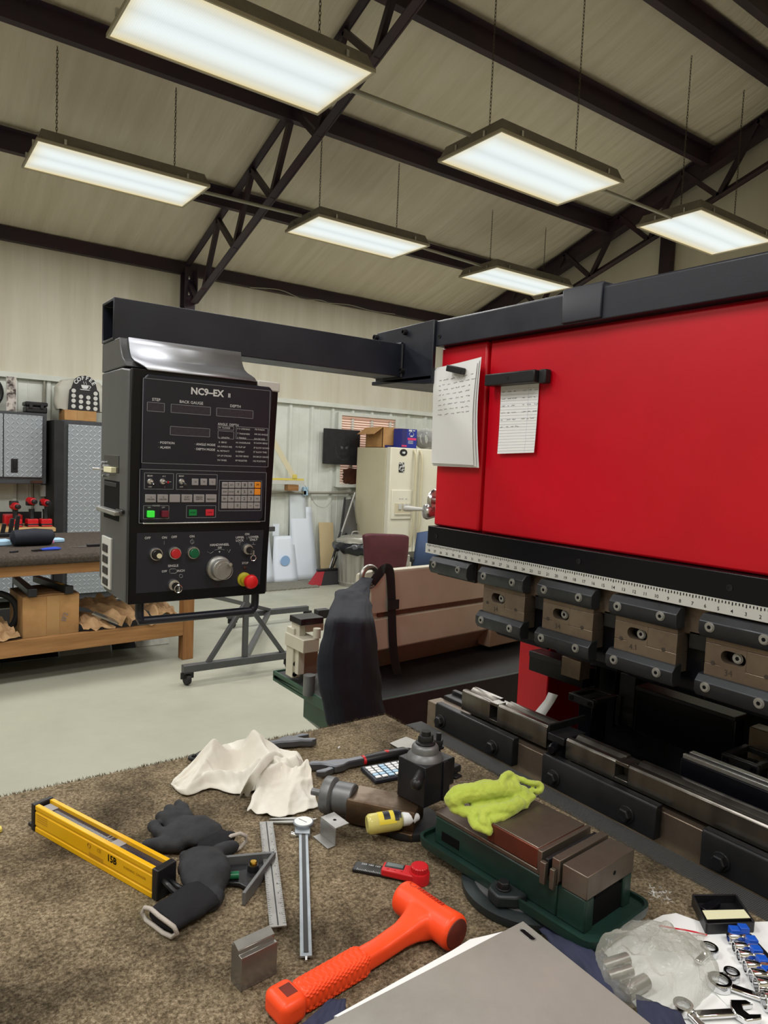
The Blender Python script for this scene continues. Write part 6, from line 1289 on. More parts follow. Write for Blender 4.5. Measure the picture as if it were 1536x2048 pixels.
# ---- Z bracket
P0, P1 = T(641,1634,0.034), T(671,1657,0.034); Q = T(668,1624,0.034)-P0; Q.z = 0; ex = (P1-P0); ex.z = 0; th_ = 0.0022
t = thing('angle_bracket', 'bent steel bracket with a hole, beside the dial caliper', 'bracket', (P0.x,P0.y,TZ))
def slab(a, u, w, z0, z1): mb = MB(); mb.prism([(a.x,a.y),((a+u).x,(a+u).y),((a+u+w).x,(a+u+w).y),((a+w).x,(a+w).y)],'z',z0,z1); return mb
qn = Q.normalized(); obj('top_flange', slab(P0,ex,Q,TZ+0.0322,TZ+0.0344), 'satin', t, 0.0005); obj('web', slab(P0,ex,qn*th_,TZ+0.0022,TZ+0.0321), 'satin', t, 0.0005); obj('foot_flange', slab(P0-qn*0.016,ex,qn*(0.016+th_),TZ+0.0002,TZ+0.0021), 'satin', t, 0.0005)
c = P0+ex*0.5+Q*0.5; mb = MB(); mb.cyl((c.x,c.y,TZ+0.03445),(c.x,c.y,TZ+0.0347),0.0032,n=14); obj('hole', mb, 'black_ink', t)
# ---- dial caliper
a, b = T(612,1920), T(606,1640); d = b-a; d.z = 0; ang = math.atan2(d.y,d.x); L_ = d.length
t = thing('dial_caliper', 'steel dial caliper with round dial, lying lengthwise', 'caliper', (a.x,a.y,TZ), ang); M = TM(t)
mb = MB(M); mb.box(0,L_,-0.0085,0.0085,0.003,0.0065); obj('beam', mb, 'satin_blue', t, 0.0006); mb = MB(M); mb.box(0.006,L_*0.86,-0.0035,0.0035,0.0066,0.0070); obj('rack', mb, 'dark_steel', t); mb = MB(M); mb.box(-0.008,0.0,-0.0015,0.0015,0.003,0.006); obj('depth_rod', mb, 'bright_steel', t)
hx = L_*0.86; mb = MB(M); mb.prism([(hx-0.012,-0.012),(hx+0.03,-0.014),(hx+0.034,0.012),(hx+0.03,0.016),(hx-0.008,0.016)],'z',0.001,0.009); sl = obj('slide', mb, 'satin_blue', t, 0.001)
mb = MB(M); mb.lathe([(0.0185,0.009),(0.0195,0.011),(0.0195,0.014),(0.0175,0.0152)],(hx+0.022,0.0,0),(0,0,1),36); dl = obj('dial', mb, 'satin_blue', t); mb = MB(M); mb.lathe([(0.017,0.0152),(0.0001,0.0154)],(hx+0.022,0.0,0),(0,0,1),36); obj('dial_face', mb, 'paper', dl); mb = MB(M); mb.bar((hx+0.016,-0.006,0.0156),(hx+0.03,0.009,0.0156),0.0009,0.0003); obj('pointer', mb, 'black_ink', dl)
mb = MB(M); mb.cyl((hx-0.004,0.014,0.001),(hx-0.004,0.024,0.001+0.003),0.0055,n=14); obj('thumb_roller', mb, 'bright_steel', t)
for x0, w in ((hx+0.033,0.0),(hx+0.045,0.0)):
    mb = MB(M); mb.prism([(x0,0.0),(x0+0.01,0.0),(x0+0.008,0.060),(x0+0.004,0.066)],'z',0.003,0.0062); obj('jaw', mb, 'satin', t, 0.0005)
mb = MB(M); mb.prism([(hx+0.04,-0.008),(hx+0.052,-0.008),(hx+0.048,-0.028)],'z',0.003,0.0055); obj('inner_jaw', mb, 'bright_steel', t, 0.0005)
# ---- combination square
a, b = T(556,1868), T(532,1655); d = b-a; d.z = 0; ang = math.atan2(d.y,d.x); L_ = d.length
t = thing('combination_square', 'combination square with grooved steel rule and black head', 'square', (a.x,a.y,TZ), ang); M = TM(t)
mb = MB(M); mb.box(0,L_,-0.0125,0.0125,0.010,0.0122); rl = obj('rule', mb, 'satin', t, 0.0004); mb = MB(M); mb.box(0.002,L_-0.002,-0.001,0.001,0.0122,0.01245); obj('groove', mb, 'dark_steel', rl)
mb = MB(M)
for k in range(60):
    x = 0.006+k*(L_-0.012)/60
    for s in (-1,1): mb.box(x-0.0002,x+0.0002,min(s*0.0122,s*(0.0122-(0.005 if k % 4 == 0 else 0.003))),max(s*0.0122,s*(0.0122-(0.005 if k % 4 == 0 else 0.003))),0.0122,0.0124)
for k in range(1,12): mb.text(str(12-k), Matrix.Translation((k*L_/12+0.003,-0.006,0.0124))@Matrix.Rotation(-PI/2,4,'Z'), 0.006)
obj('graduations', mb, 'black_ink', rl, smooth=0)
h0, h1, h2 = T(440,1738), T(548,1728), T(487,1812)
def flatbar(p, q, w, z0, z1):
    p, q = Vector(p), Vector(q); d = (q-p); d.z = 0; n = Vector((-d.y,d.x,0)).normalized()*w/2; mb = MB()
    mb.prism([((p+n).x,(p+n).y),((p-n).x,(p-n).y),((q-n).x,(q-n).y),((q+n).x,(q+n).y)],'z',z0,z1); return mb
obj('head_edge', flatbar(h0,h1,0.006,TZ+0.001,TZ+0.022), 'cast_grey', t, 0.001); obj('miter_edge', flatbar(h1,h2,0.006,TZ+0.001,TZ+0.022), 'cast_grey', t, 0.001)
ctr = [T(445,1742),T(540,1734),T(498,1788),T(478,1778),T(455,1776),T(440,1782)]; mb = MB(); mb.prism([(p.x,p.y) for p in ctr],'z',TZ+0.003,TZ+0.010); obj('head_web', mb, 'post_black', t, 0.002)
mb = MB(); mb.cyl(T(444,1752,0.016),T(478,1750,0.016),0.006,n=14); obj('level_vial', mb, 'btn_green', t); p_ = T(506,1752); mb = MB(); mb.lathe([(0.010,0.0),(0.010,0.004),(0.0085,0.012)],(p_.x,p_.y,TZ+0.008),(0,0,1),20); obj('lock_boss', mb, 'black_plastic', t); mb = MB(); mb.lathe([(0.0055,0),(0.0065,0.002),(0.0065,0.006),(0.005,0.008)],(p_.x,p_.y,TZ+0.018),(0,0,1),14); obj('lock_nut', mb, 'brass', t)
# ---- ground steel block with step
a, b = T(481,1985), T(553,1948); d = b-a; ang = math.atan2(d.y,d.x); L_ = d.length
t = thing('stepped_block', 'small ground steel block with stepped top edge', 'block', (a.x,a.y,TZ), ang); M = TM(t)
mat('ground_steel',(150,146,142),0.22,metal=0.75,col2=(138,134,130),vs=20); mb = MB(M); mb.prism([(0.0,0.0),(0.0,0.046),(0.008,0.046),(0.008,0.052),(0.022,0.057),(0.022,0.052),(0.027,0.052),(0.027,0.0)],'x',0,L_); obj('block', mb, 'ground_steel', t, 0.0006); mb = MB(M); mb.prism([(0.0085,0.0525),(0.0215,0.0573),(0.0213,0.0578),(0.0083,0.053)],'x',0,L_); obj('ground_face', mb, 'satin', t)
# ---- dead blow hammer
HZ = 0.027
hc, he = T(856,1828,HZ), T(562,2008,0.020); d = he-hc; d.z = 0; ang = math.atan2(d.y,d.x); L_ = d.length
ham = thing('dead_blow_hammer', 'bright orange dead blow hammer with diamond grip', 'hammer', (hc.x,hc.y,TZ), ang); M = TM(ham)
mb = MB(M); hl = 0.058; mb.lathe([(0.018,-hl),(0.0245,-hl+0.004),(0.0255,-hl+0.010),(0.025,-0.02),(0.0245,0.02),(0.0262,hl-0.010),(0.0262,hl-0.004),(0.021,hl)],(0,0,HZ),(0.0,1,0),40)
hx_ = [(0.0,0.030,0.022),(0.02,0.026,0.021),(0.035,0.019,0.017),(0.055,0.0155,0.0135),(0.10,0.0145,0.0125),(L_-0.02,0.0165,0.0135)]
rs = []
for x, w, h in hx_: rs.append([(x, w*math.copysign(abs(math.cos(t_))**0.45,math.cos(t_)), HZ-0.0265+0.0145+0.0*x+0.012*max(0,1-x/0.08)+h*math.copysign(abs(math.sin(t_))**0.45,math.sin(t_))) for t_ in [k*2*PI/28 for k in range(28)]])
mb.rings(rs); o = obj('hammer_body', mb, 'orange_rubber', ham); remesh(o, 0.0022, 10)
mb = MB(M); gx0, gx1 = L_*0.48, L_-0.024
def grip_fn(u, v):
    t_ = u*2*PI; x = gx0+(gx1-gx0)*v; k = 1+0.05*max(0,math.sin((x*520+u*26*PI)))*0+0.0
    w, h = 0.0172, 0.0138; bmp = 0.0009*(max(abs(math.sin(x*330+u*13*PI)),0)*max(abs(math.sin(x*330-u*13*PI)),0))
    e = min(1,min(v,1-v)*14); cx_ = math.copysign(abs(math.cos(t_))**0.42,math.cos(t_)); sx_ = math.copysign(abs(math.sin(t_))**0.42,math.sin(t_))
    return (x, (w-0.003*(1-e)+bmp*1.6)*cx_, 0.0150+(h-0.002*(1-e)+bmp*1.6)*sx_)
mb.grid(120, 110, grip_fn); obj('diamond_grip', mb, 'orange_rubber', ham, smooth=180)
mb = MB(M); mb.box(L_-0.026,L_+0.012,-0.024,0.024,0.0,0.034); o = obj('butt_cap', mb, 'orange_rubber', ham, 0.010, seg=4)
mb = MB(M); mb.box(L_-0.018,L_-0.002,-0.010,0.010,0.0335,0.0343); obj('butt_mark', mb, 'orange_dark', ham, smooth=0)
mb = MB(M); mb.lathe([(0.0213,hl-0.0005),(0.0205,hl+0.0006),(0.0001,hl+0.0008)],(0,0,HZ),(0,1,0),32); obj('strike_face', mb, 'orange_dark', ham)
mb = MB(M); n_ = 20; mb.tube([(-0.004,-0.035+0.005*math.cos(k*2*PI/n_),HZ+0.0262+0*k) if 0 else (-0.006+0.005*math.sin(k*2*PI/n_),-0.038+0.006*math.cos(k*2*PI/n_),HZ+0.0252) for k in range(n_//2+2)],0.0006,4)
for k in range(9): mb.box(-0.009+0*k,-0.003,-0.028+k*0.006,-0.0245+k*0.006,HZ+0.0235,HZ+0.0252)
mat('orange_shadow',(176,44,22),0.5); obj('moulded_name', mb, 'orange_shadow', ham, smooth=0)
# ---- digital angle gauge
a, b = T(712,1738), T(838,1762); d = b-a; ang = math.atan2(d.y,d.x); L_ = d.length
t = thing('angle_gauge', 'folding digital angle gauge, red body with black rule', 'gauge', (a.x,a.y,TZ), ang); M = TM(t)
mb = MB(M); mb.box(-0.004,L_,-0.011,0.015,0.0,0.006); r_ = obj('rule', mb, 'black_plastic', t, 0.0015)
mb = MB(M)
for k in range(22): mb.box(0.004+k*0.0028,0.0046+k*0.0028,-0.0105,-0.0075 if k % 5 else -0.0055,0.006,0.0062)
for k in range(6): mb.text(str(200-k*20), Matrix.Translation((0.012+k*0.012,0.009,0.0062)), 0.0065)
obj('graduations', mb, 'white_ink', r_, smooth=0)
mb = MB(M); mb.prism([(L_*0.42,-0.012),(L_*0.42,0.013),(L_*0.98,0.016),(L_,0.0),(L_*0.98,-0.016)],'z',0.003,0.016); obj('body', mb, 'red_plastic', t, 0.003)
mb = MB(M); mb.box(L_*0.46,L_*0.76,-0.004,0.011,0.0155,0.0168); s_ = obj('screen_frame', mb, 'black_plastic', t, 0.001); mb = MB(M); mb.box(L_*0.48,L_*0.74,-0.001,0.0095,0.0168,0.0171); obj('screen', mb, 'lcd', s_)
for k in range(3): mb = MB(M); mb.lathe([(0.0022,0),(0.0018,0.001)],(L_*0.52+k*0.012,-0.0075,0.016),(0,0,1),12); obj('button', mb, 'btn_red', t)
mb = MB(M); mb.lathe([(0.0175,0.0),(0.0175,0.016),(0.0165,0.018)],(L_,0,0.0),(0,0,1),36); obj('hinge', mb, 'red_plastic', t); rs = []
for z, q in ((0.018,1),(0.026,1),(0.0275,0.9)): rs.append([(L_+0.0145*q*(1+0.04*math.cos(k*PI))*math.cos(k*2*PI/40),0.0145*q*(1+0.04*math.cos(k*PI))*math.sin(k*2*PI/40),z) for k in range(40)])
mb = MB(M); mb.rings(rs); obj('lock_knob', mb, 'red_plastic', t, smooth=20)
a, b = T(830,1728,0.005), T(853,1734,0.005); mb = MB(); d = (b-a).normalized(); L_ = (b-a).length; mb.lathe([(0.0035,0),(0.0045,0.002),(0.0045,L_*0.3),(0.003,L_*0.35),(0.003,L_*0.45),(0.0052,L_*0.5),(0.0052,L_*0.8),(0.003,L_*0.85),(0.003,L_)],a,d,10); solo('brass_fitting', mb, 'brass', 'tiny brass fitting next to the red angle gauge', 'fitting')
# ---- steel plate and calculator behind the tool post
mb = MB(); pl = [T(779,1489),T(812,1476),T(838,1486),T(812,1508)]; mb.prism([(p.x,p.y) for p in pl],'z',TZ+0.001,TZ+0.004); solo('shim_plate', mb, 'steel', 'small flat steel plate behind the tool post', 'plate', bev=0.0005)
a, b = T(742,1562), T(812,1535); t = thing('calculator', 'small calculator with pale keys half hidden behind the tool post', 'calculator', (a.x,a.y,TZ), math.radians(-8)); M = TM(t)
mb = MB(M); mb.box(-0.0,0.11,-0.02,0.055,0,0.010); obj('body', mb, 'panel_inner', t, 0.003)
for r in range(5):
    for c in range(6): mb = MB(M); mb.box(0.006+c*0.0165,0.019+c*0.0165,-0.014+r*0.012,-0.005+r*0.012,0.010,0.013); obj('key', mb, 'light_blue' if c == 2 or r == 1 else 'white_plastic', t, 0.001)
# ---- machine vise
vr = math.radians(4.8); vs_ = thing('machine_vise', 'green machine vise with steel jaws on a swivel base', 'vise', (0.826,0.608,TZ), vr); M = TM(vs_)
# local: x across (0..0.128), y along (0 near .. 0.31 far)
mb = MB(M); mb.lathe([(0.106,0.0),(0.108,0.004),(0.108,0.014),(0.098,0.018),(0.09,0.019)],(0.055,0.145,0),(0,0,1),56); sw = obj('swivel_base', mb, 'vise_cast', vs_)
mb = MB(M); mb.lathe([(0.089,0.0188),(0.089,0.0202),(0.08,0.0204),(0.06,0.0204)],(0.055,0.145,0),(0,0,1),56); obj('degree_ring', mb, 'cast_grey', sw)
def rrect(x0, x1, y0, y1, r, n=5):
    out = []
    for cx_, cy_, a0 in ((x1-r,y1-r,0),(x0+r,y1-r,PI/2),(x0+r,y0+r,PI),(x1-r,y0+r,1.5*PI)):
        for k in range(n+1): a = a0+PI/2*k/n; out.append((cx_+r*math.cos(a),cy_+r*math.sin(a)))
    return out
o1, o2, i2 = rrect(-0.019,0.143,-0.026,0.336,0.022), rrect(-0.021,0.145,-0.028,0.338,0.022), rrect(-0.016,0.140,-0.023,0.333,0.019)
mb = MB(M); mb.rings([[(x,y,0.0205) for x, y in o1],[(x,y,0.030) for x, y in o2],[(x,y,0.036) for x, y in o2],[(x,y,0.036) for x, y in i2],[(x,y,0.029) for x, y in i2]]); obj('base_tray', mb, 'vise_green', vs_, smooth=50)
mb = MB(M); mb.box(0.0,0.124,0.05,0.310,0.0285,0.077); mb.box(0.0,0.022,0.0,0.0499,0.0285,0.0795); mb.box(0.102,0.124,0.0,0.0499,0.0285,0.0795); obj('vise_body', mb, 'vise_green', vs_, 0.003)
mb = MB(M); mb.box(-0.0006,0.001,0.25,0.292,0.040,0.056); obj('side_pocket', mb, 'black_ink', vs_, smooth=0)
mb = MB(M); mb.box(0.0,0.124,0.05,0.310,0.0772,0.085); obj('bed_ways', mb, 'vise_steel', vs_, 0.0015)
mb = MB(M); mb.box(-0.001,0.125,-0.001,0.043,0.080,0.116); fj = obj('fixed_jaw', mb, 'vise_steel', vs_, 0.0015)
mb = MB(M); mb.cyl((0.07,-0.0012,0.098),(0.07,0.001,0.098),0.0035,n=14); obj('pin_hole', mb, 'black_ink', fj)
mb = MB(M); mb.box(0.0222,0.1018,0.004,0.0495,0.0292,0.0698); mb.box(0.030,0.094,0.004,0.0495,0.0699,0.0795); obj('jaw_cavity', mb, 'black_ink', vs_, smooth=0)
for y0, y1, z1, m_ in ((0.046,0.060,0.119,'vise_steel'),(0.066,0.072,0.112,'dark_steel'),(0.0785,0.0865,0.118,'vise_steel')):
    mb = MB(M); mb.box(-0.003,0.127,y0,y1,0.0855,z1); obj('jaw_plate', mb, m_, vs_, 0.001)
mb = MB(M); mb.box(-0.011,-0.0035,0.066,0.076,0.074,0.108); mb.box(-0.011,-0.0035,0.050,0.058,0.074,0.105); obj('jaw_stop', mb, 'vise_steel', vs_, 0.001)
mb = MB(M); mb.box(0.0,0.124,0.0875,0.190,0.0855,0.117); obj('moving_jaw', mb, 'vise_copper', vs_, 0.002)
mb = MB(M); mb.box(0.001,0.123,0.088,0.189,0.1172,0.119); obj('jaw_top', mb, 'vise_steel', vs_, 0.001)
mb = MB(M); mb.prism([(-0.024,0.105),(-0.002,0.10),(-0.001,0.14),(-0.014,0.160),(-0.040,0.15),(-0.046,0.125)],'z',0.0205,0.040); lug = obj('clamp_lug', mb, 'vise_cast', vs_, 0.004)
mb = MB(M); mb.lathe([(0.012,0.040),(0.012,0.043)],(-0.022,0.133,0),(0,0,1),20); mb.hexa((-0.022,0.133,0.043),(0,0,1),0.010,0.009); obj('clamp_bolt', mb, 'dark_steel', lug, 0.0006)
# ---- lime green cloth on the vise
gz = lambda u, v, h: T(u,v,h)
t = thing('green_cloth', 'crumpled lime green microfibre cloth on top of the vise', 'cloth', T(985,1620,0.12)); mb = MB()
for pts, r, fl in (([gz(904,1606,0.126),gz(916,1590,0.138),gz(950,1584,0.144),gz(990,1579,0.146),gz(1030,1576,0.142)],0.017,0.85),
                ([gz(904,1606,0.124),gz(914,1618,0.119),gz(934,1624,0.118),gz(958,1622,0.122),gz(990,1612,0.126)],0.011,0.75),
                ([gz(950,1606,0.126),gz(990,1600,0.128),gz(1030,1594,0.130)],0.020,0.38),
                ([gz(962,1628,0.122),gz(990,1621,0.128),gz(1018,1616,0.130),gz(1040,1606,0.130)],0.012,0.9),
                ([gz(946,1628,0.120),gz(944,1640,0.114),gz(952,1652,0.110),gz(968,1658,0.108),gz(980,1664,0.104)],0.0075,0.8),
                ([gz(968,1630,0.122),gz(966,1642,0.118),gz(974,1650,0.112),gz(980,1662,0.105)],0.008,0.9),
                ([gz(985,1640,0.121),gz(1012,1630,0.123),gz(1042,1610,0.128),gz(1064,1592,0.132)],0.0075,0.8),
                ([gz(1002,1582,0.148),gz(1004,1562,0.158),gz(1013,1549,0.163),gz(1024,1550,0.160),gz(1034,1566,0.150)],0.0065,0.9),
                ([gz(1010,1560,0.152),gz(1025,1572,0.146),gz(1036,1586,0.138),gz(1040,1604,0.130)],0.012,0.5),
                ([gz(1024,1552,0.158),gz(1045,1560,0.152),gz(1062,1566,0.148),gz(1078,1568,0.144),gz(1084,1576,0.138),gz(1078,1584,0.134),gz(1062,1582,0.136),gz(1048,1590,0.132)],0.0055,0.9),
                ([gz(1000,1578,0.145),gz(982,1568,0.148),gz(962,1568,0.146),gz(948,1576,0.142)],0.008,0.9),
                ([gz(1042,1578,0.142),gz(1050,1592,0.135),gz(1044,1608,0.128)],0.013,0.45)):
    pp = smooth_path(pts,4); mb.tube([pp[0]+(pp[0]-pp[1]).normalized()*r*0.5]+pp+[pp[-1]+(pp[-1]-pp[-2]).normalized()*r*0.5], [r*0.5]+[r]*len(pp)+[r*0.5], 12, flat=fl)
o = obj('cloth', mb, 'rag_green', t); remesh(o, 0.0018, 4, (0.004,0.012))
mb = MB(); a, b = gz(1058,1590,0.124), gz(1072,1584,0.126); mb.bar(a, b, 0.018, 0.0015); obj('cloth_tag', mb, 'white_plastic', t)
# ---- big steel plate in front, papers, navy cloth
pc = [T(1046,1842,0.034),T(1330,2075,0.034),T(1000,2320,0.034),T(590,2100,0.034)]
t = thing('steel_plate', 'large grey steel plate with a slot near its corner, in the foreground', 'plate', (0.66,0.55,TZ+0.03))
# plate polygon in world: corner near the vise, edges run to the frame's lower rim
C0 = T(1046,1842,0.034); E1 = (T(1300,2046,0.034)-C0).normalized(); E2 = (T(650,2046,0.034)-C0).normalized()
mb = MB(); pl = [C0, C0+E1*0.40, C0+E1*0.40+E2*0.42, C0+E2*0.42]
# slot as a hole: ring between slot outline and a local quad, then the rest
S0 = C0+E1*0.012+E2*0.014; u_ = E1; w_ = (E2-E1*E1.dot(E2)).normalized()
def P2(a, b): return S0+u_*a+w_*b
slot = [P2(0.004+0.009*0+(0.018 if math.cos(k*PI/8) > 0 else 0.0)+0.0048*math.cos(k*PI/8), 0.002+0.0048*math.sin(k*PI/8)) for k in range(16)]
mb.prism([(p.x,p.y) for p in pl],'z',TZ+0.031,TZ+0.034); obj('plate', mb, 'plate_steel', t, 0.0006)
mb = MB(); mb.prism([(p.x,p.y) for p in slot],'z',TZ+0.0335,TZ+0.0343); obj('slot', mb, 'bezel', t, smooth=0)
mb = MB(); mb.tube([Vector((p.x,p.y,TZ+0.0342)) for p in slot],0.0009,5,closed=True); obj('slot_rim', mb, 'satin', t)
def quad(ps, z0, z1): mb = MB(); mb.prism([(p.x,p.y) for p in ps],'z',z0,z1); return mb
solo('plate_paper', quad([T(975,1872,0.029),T(1040,1856,0.029),T(800,2060,0.029),T(668,2034,0.029),T(905,1902,0.029),T(940,1880,0.029)],TZ+0.0262,TZ+0.0302), 'paper', 'white paper sheet peeking out under the steel plate', 'paper', smooth=0)
def cloth_patch(name, pts, label, h, m, amp=0.008, seed=0):
    mb = MB(); A_, B_, C_, D_ = pts
    def fn(u, v):
        p = (A_*(1-u)+B_*u)*(1-v)+(D_*(1-u)+C_*u)*v; return Vector((p.x,p.y,TZ+0.002+h(u,v)+amp*abs(nz(u*5,v*5,seed))))
    mb.grid(26, 18, fn); o = solo(name, mb, m, label, 'cloth', smooth=80, keep=True); sheet(o, 0.002); return o
cloth_patch('navy_cloth', [T(1060,1845),T(1195,1895),T(1262,2010),T(1180,2010)], 'folded navy cloth between the vise and the steel plate', lambda u, v: 0.018*math.sin(PI*min(1,u*1.0))*math.sin(PI*v)+0.006*(1-v), 'navy_cloth')
cloth_patch('navy_cloth', [T(660,2030),T(690,2030),T(690,2120),T(560,2120)], 'corner of navy cloth at the bottom edge left of the steel plate', lambda u, v: 0.018, 'navy_cloth', 0.004, 3)
cloth_patch('navy_cloth', [T(1270,2010),T(1360,2048),T(1400,2140),T(1280,2140)], 'strip of navy cloth at the bottom edge right of the steel plate', lambda u, v: 0.012, 'navy_cloth', 0.004, 5)
# ---- white paper with bag, sockets and wrenches
t = thing('white_sheet', 'white paper sheets under the sockets and the plastic bag', 'paper', T(1400,1950))
mb = MB(); pl = [T(1325,1832),T(1352,1828),T(1400,1845),T(1560,1850),T(1700,2060),T(1440,2200),T(1250,1990),T(1180,1905)]; mb.prism([(p.x,p.y) for p in pl],'z',TZ+0.0005,TZ+0.0016); obj('lower_sheet', mb, 'paper', t, smooth=0)
mb = MB(); pl = [T(1392,1850),T(1560,1846),T(1700,2040),T(1540,2100),T(1400,1960)]; mb.prism([(p.x,p.y) for p in pl],'z',TZ+0.002,TZ+0.003); obj('upper_sheet', mb, 'paper', t, smooth=0)
SZ = 0.003
t = thing('plastic_bag', 'crumpled clear plastic bag with red zip line, holding small metal parts', 'bag', T(1330,1950,SZ))
mb = MB(); C = T(1310,1952,0.0)
def bagfn(u, v):
    a = u*2*PI; th = v*PI*0.5; rx, ry = 0.092, 0.074; q = 1+0.22*nz(1.6*math.cos(a),1.6*math.sin(a),v*2+4)+0.03*nz(5*math.cos(a),5*math.sin(a),v*3)
    h = 0.050*math.sin(th)*(1+0.5*nz(3*math.cos(a)*math.cos(th),3*math.sin(a)*math.cos(th),1.5))+0.007*abs(nz(5*math.cos(a)*math.cos(th)+2,5*math.sin(a)*math.cos(th),6))
    return Vector((C.x+rx*q*math.cos(th)*math.cos(a), C.y+ry*q*math.cos(th)*math.sin(a), TZ+SZ+0.001+max(0,h)))
mb.grid(64, 26, bagfn); obj('bag_film', mb, 'bag_film', t, smooth=45, keep=True)
mb = MB(); mb.tube(smooth_path([T(1318,1851,0.012),T(1345,1856,0.010),T(1380,1862,0.008),T(1414,1870,0.006)]),0.0012,6); obj('zip_line', mb, 'btn_red2', t)
mb = MB(); A_, B_, C_, D_ = T(1290,1852,0.02), T(1415,1868,0.004), T(1390,1905,0.012), T(1300,1900,0.03)
mb.grid(16, 10, lambda u, v: (A_*(1-u)+B_*u)*(1-v)+(D_*(1-u)+C_*u)*v+Vector((0,0,0.006*nz(u*6,v*5)))); obj('bag_mouth', mb, 'bag_film', t, smooth=30, keep=True)
for a, b, r in ((T(1205,1935,0.01),T(1255,1918,0.012),0.010),(T(1215,1955,0.01),T(1262,1940,0.012),0.009),(T(1250,1985,0.01),T(1292,1962,0.012),0.011)):
    mb = MB(); mb.cyl(a, b, r, r*0.9, 18); obj('metal_part', mb, 'steel', t)
def socket(c, d, r, L_, label, blue=False):
    c, d = Vector(c), Vector(d).normalized(); t = thing('socket', label, 'socket', (c.x,c.y,TZ+SZ), 0, 'chrome sockets on the rail'); c = Vector((c.x,c.y,TZ+SZ+r+0.0005))
    mb = MB(); mb.lathe([(r*0.72,0.006),(r*0.74,0.0),(r*0.96,0.0),(r,0.002),(r,L_*0.5),(r*0.92,L_*0.55),(r*0.92,L_*0.6),(r,L_*0.65),(r*0.98,L_),(r*0.4,L_)],c,d,22); s = obj('shell', mb, 'chrome', t)
    mb = MB(); mb.lathe([(r*0.73,0.0065),(0.0001,0.0068)],c,d,12,cap=False); obj('bore', mb, 'black_ink', s)
dirn = T(1515,1893)-T(1455,1888); spots = [(1455,1889,0.0075),(1466,1909,0.008),(1475,1927,0.0085),(1488,1951,0.0095),(1500,1972,0.0105),(1510,1992,0.0115),(1526,2025,0.0125)]
names = ['smallest chrome socket, at the far end of the row','second chrome socket from the far end of the row','third chrome socket from the far end of the row','middle chrome socket of the row of seven','third chrome socket from the near end of the row','second chrome socket from the near end of the row','largest chrome socket, cut by the right edge near the bottom']
for (u, v, r), lb in zip(spots, names): socket(T(u,v), dirn, r, 0.034, lb)
t = thing('socket_rail', 'black socket rail with bright blue clips', 'socket rail', T(1500,1900,SZ)); mb = MB(); a, b = T(1478,1858,0.006), T(1640,2040,0.006); mb.bar(a, b, 0.016, 0.008); obj('rail', mb, 'black_plastic', t, 0.001)
for u, v in ((1468,1868),(1486,1864),(1503,1888),(1512,1908),(1524,1928),(1535,1950)):
    c = T(u,v,0.014); mb = MB(); mb.obox((c.x,c.y,TZ+0.017),(0.013,0.014,0.014),0.9); obj('clip', mb, 'blue_clip', t, 0.0012)
# black storage tray with label
t = thing('storage_tray', 'black plastic tray with a cream label, at the far end of the sockets', 'tray', T(1440,1840,0.0)); A_, B_, C_, D_ = T(1398,1842),T(1500,1838),T(1478,1795),T(1385,1800)
A_, B_, C_, D_ = T(1412,1872),T(1506,1868),T(1470,1812),T(1384,1812)
def wallq(p, q, th, z1): return flatbar(p, q, th, TZ+SZ, TZ+z1)
mb = MB(); mb.prism([(p.x,p.y) for p in (A_,B_,C_,D_)],'z',TZ+SZ,TZ+SZ+0.003); obj('floor', mb, 'black_plastic', t)
for p, q in ((A_,B_),(B_,C_),(C_,D_),(D_,A_)): obj('rim', wallq(p,q,0.003,0.020), 'black_plastic', t, 0.001)
mb = MB(); p, q = A_.lerp(D_,0.12)+(B_-A_)*0.04, B_.lerp(C_,0.12)-(B_-A_)*0.03; p2, q2 = A_.lerp(D_,0.42)+(B_-A_)*0.03, B_.lerp(C_,0.42)-(B_-A_)*0.05; mb.prism([(k.x,k.y) for k in (p,q,q2,p2)],'z',TZ+0.006,TZ+0.020); obj('label_block', mb, 'black_plastic', t, 0.001); mb = MB(); mb.prism([(k.x,k.y) for k in (p,q,q2,p2)],'z',TZ+0.0201,TZ+0.0206); obj('label', mb, 'label_cream', t, smooth=0)
mb = MB(); c = D_.lerp(B_,0.35); mb.box(c.x-0.02,c.x+0.02,c.y-0.002,c.y+0.012,TZ+0.006,TZ+0.016); obj('insert', mb, 'bezel', t, 0.002)
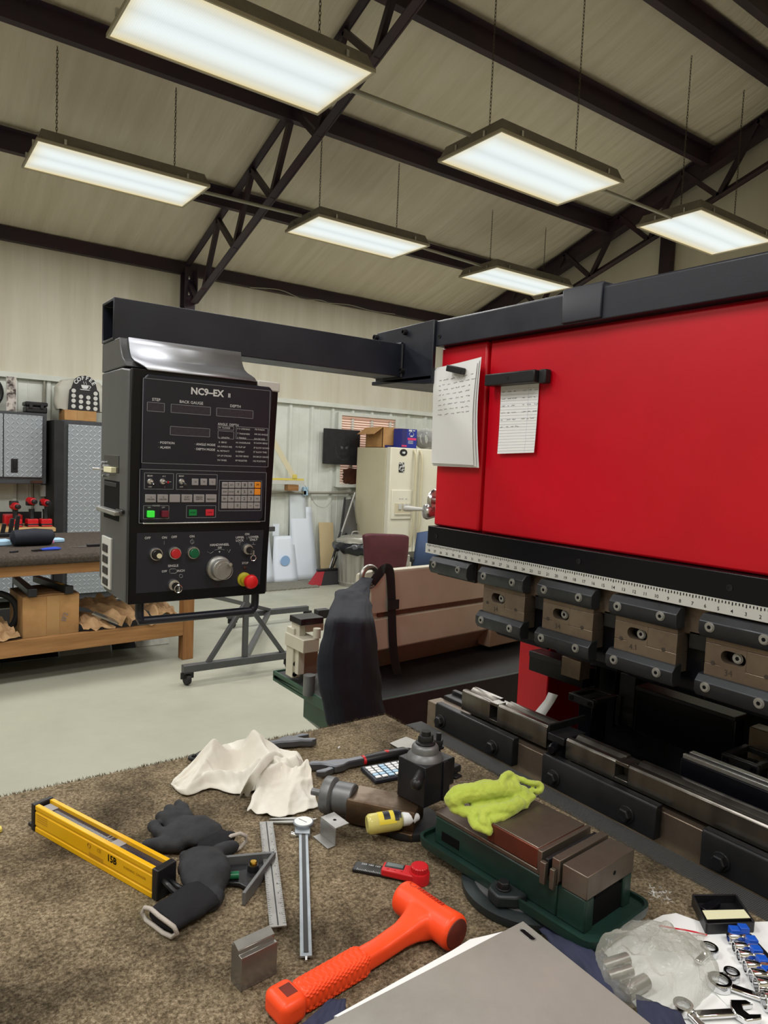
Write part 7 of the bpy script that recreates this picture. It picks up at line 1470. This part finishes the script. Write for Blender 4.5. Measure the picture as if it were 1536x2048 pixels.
def ring_wrench(label, c, tail, r, w, open_end=False):
    c, tail = Vector(c), Vector(tail); d = tail-c; d.z = 0; ang = math.atan2(d.y,d.x); L_ = d.length
    t = thing('combination_wrench', label, 'wrench', (c.x,c.y,TZ+SZ), ang, 'chrome wrenches'); M = TM(t); mb = MB(M); n = 28
    rs = []
    for q, z in ((1.0,0.001),(1.0,0.010),(0.95,0.0115),(0.68,0.0115),(0.64,0.010),(0.64,0.001)): rs.append([(r*q*math.cos(2*PI*k/n),r*q*math.sin(2*PI*k/n),z) for k in range(n)])
    if open_end:
        mb = MB(M); mb.prism([(r*0.9,-w/2),(r*0.5,-r),(-r*0.7,-r*0.9),(-r,-r*0.45),(-r*0.1,-r*0.4),(r*0.05,0),(-r*0.1,r*0.4),(-r,r*0.45),(-r*0.7,r*0.9),(r*0.5,r),(r*0.9,w/2)],'z',0.001,0.009); obj('open_jaw', mb, 'chrome', t, 0.0015)
    else: mb.rings(rs, closed=True); obj('ring', mb, 'chrome', t, smooth=50)
    mb = MB(M); mb.prism([(r*0.85,-w/2),(r*0.85,w/2),(L_,w/2),(L_,-w/2)],'z',0.002,0.008); obj('shank', mb, 'chrome', t, 0.002)
ring_wrench('short chrome ring wrench nearest the black tray', T(1417,1912), T(1395,1935), 0.013, 0.010)
ring_wrench('chrome ring wrench lying beside the third largest socket', T(1438,1978), T(1525,2008), 0.016, 0.012)
ring_wrench('chrome ring wrench whose end peeks out behind the larger ring', T(1462,1962), T(1415,1962), 0.011, 0.009)
ring_wrench('chrome wrench with open jaw at the bottom edge', T(1488,2036), T(1390,2042), 0.018, 0.012, True)
ring_wrench('dark ring of a wrench under the near end of the plastic bag', T(1365,2028), T(1430,2090), 0.013, 0.010)
# foil scrap
t = None; mb = MB(); rnd = random.Random(2); c = T(1320,1795)
for k in range(46):
    x, y = c.x+rnd.gauss(0,0.011), c.y+rnd.gauss(0,0.011); z = TZ+0.001+rnd.random()*0.006; a = [Vector((rnd.uniform(-0.006,0.006),rnd.uniform(-0.006,0.006),rnd.uniform(-0.001,0.004))) for _ in range(3)]
    mb.add([Vector((x,y,z))+q for q in a],[(0,1,2)])
tag(solo('foil_scrap', mb, 'wrap_film', 'scrap of crinkled clear film on the carpet near the vise', 'scrap', smooth=0, keep=True))
a = T(0,1662); mb = MB(); mb.box(a.x-0.02,a.x+0.003,a.y-0.008,a.y+0.006,TZ,TZ+0.008); solo('yellow_scrap', mb, 'yellow_bar', 'tiny yellow piece at the left edge of the table', 'scrap', bev=0.002)
for u, v, lb in ((678,1495,'tiny pale crumb on the carpet near the far wrench'),(685,1528,'small bright metal bit beside the wrench head')):
    a = T(u,v,0.002); mb = MB(); mb.obox((a.x,a.y,TZ+0.002),(0.006 if v < 1500 else 0.016,0.003,0.003),0.4); solo('crumb', mb, 'bright_steel' if v > 1500 else 'paper', lb, 'scrap')
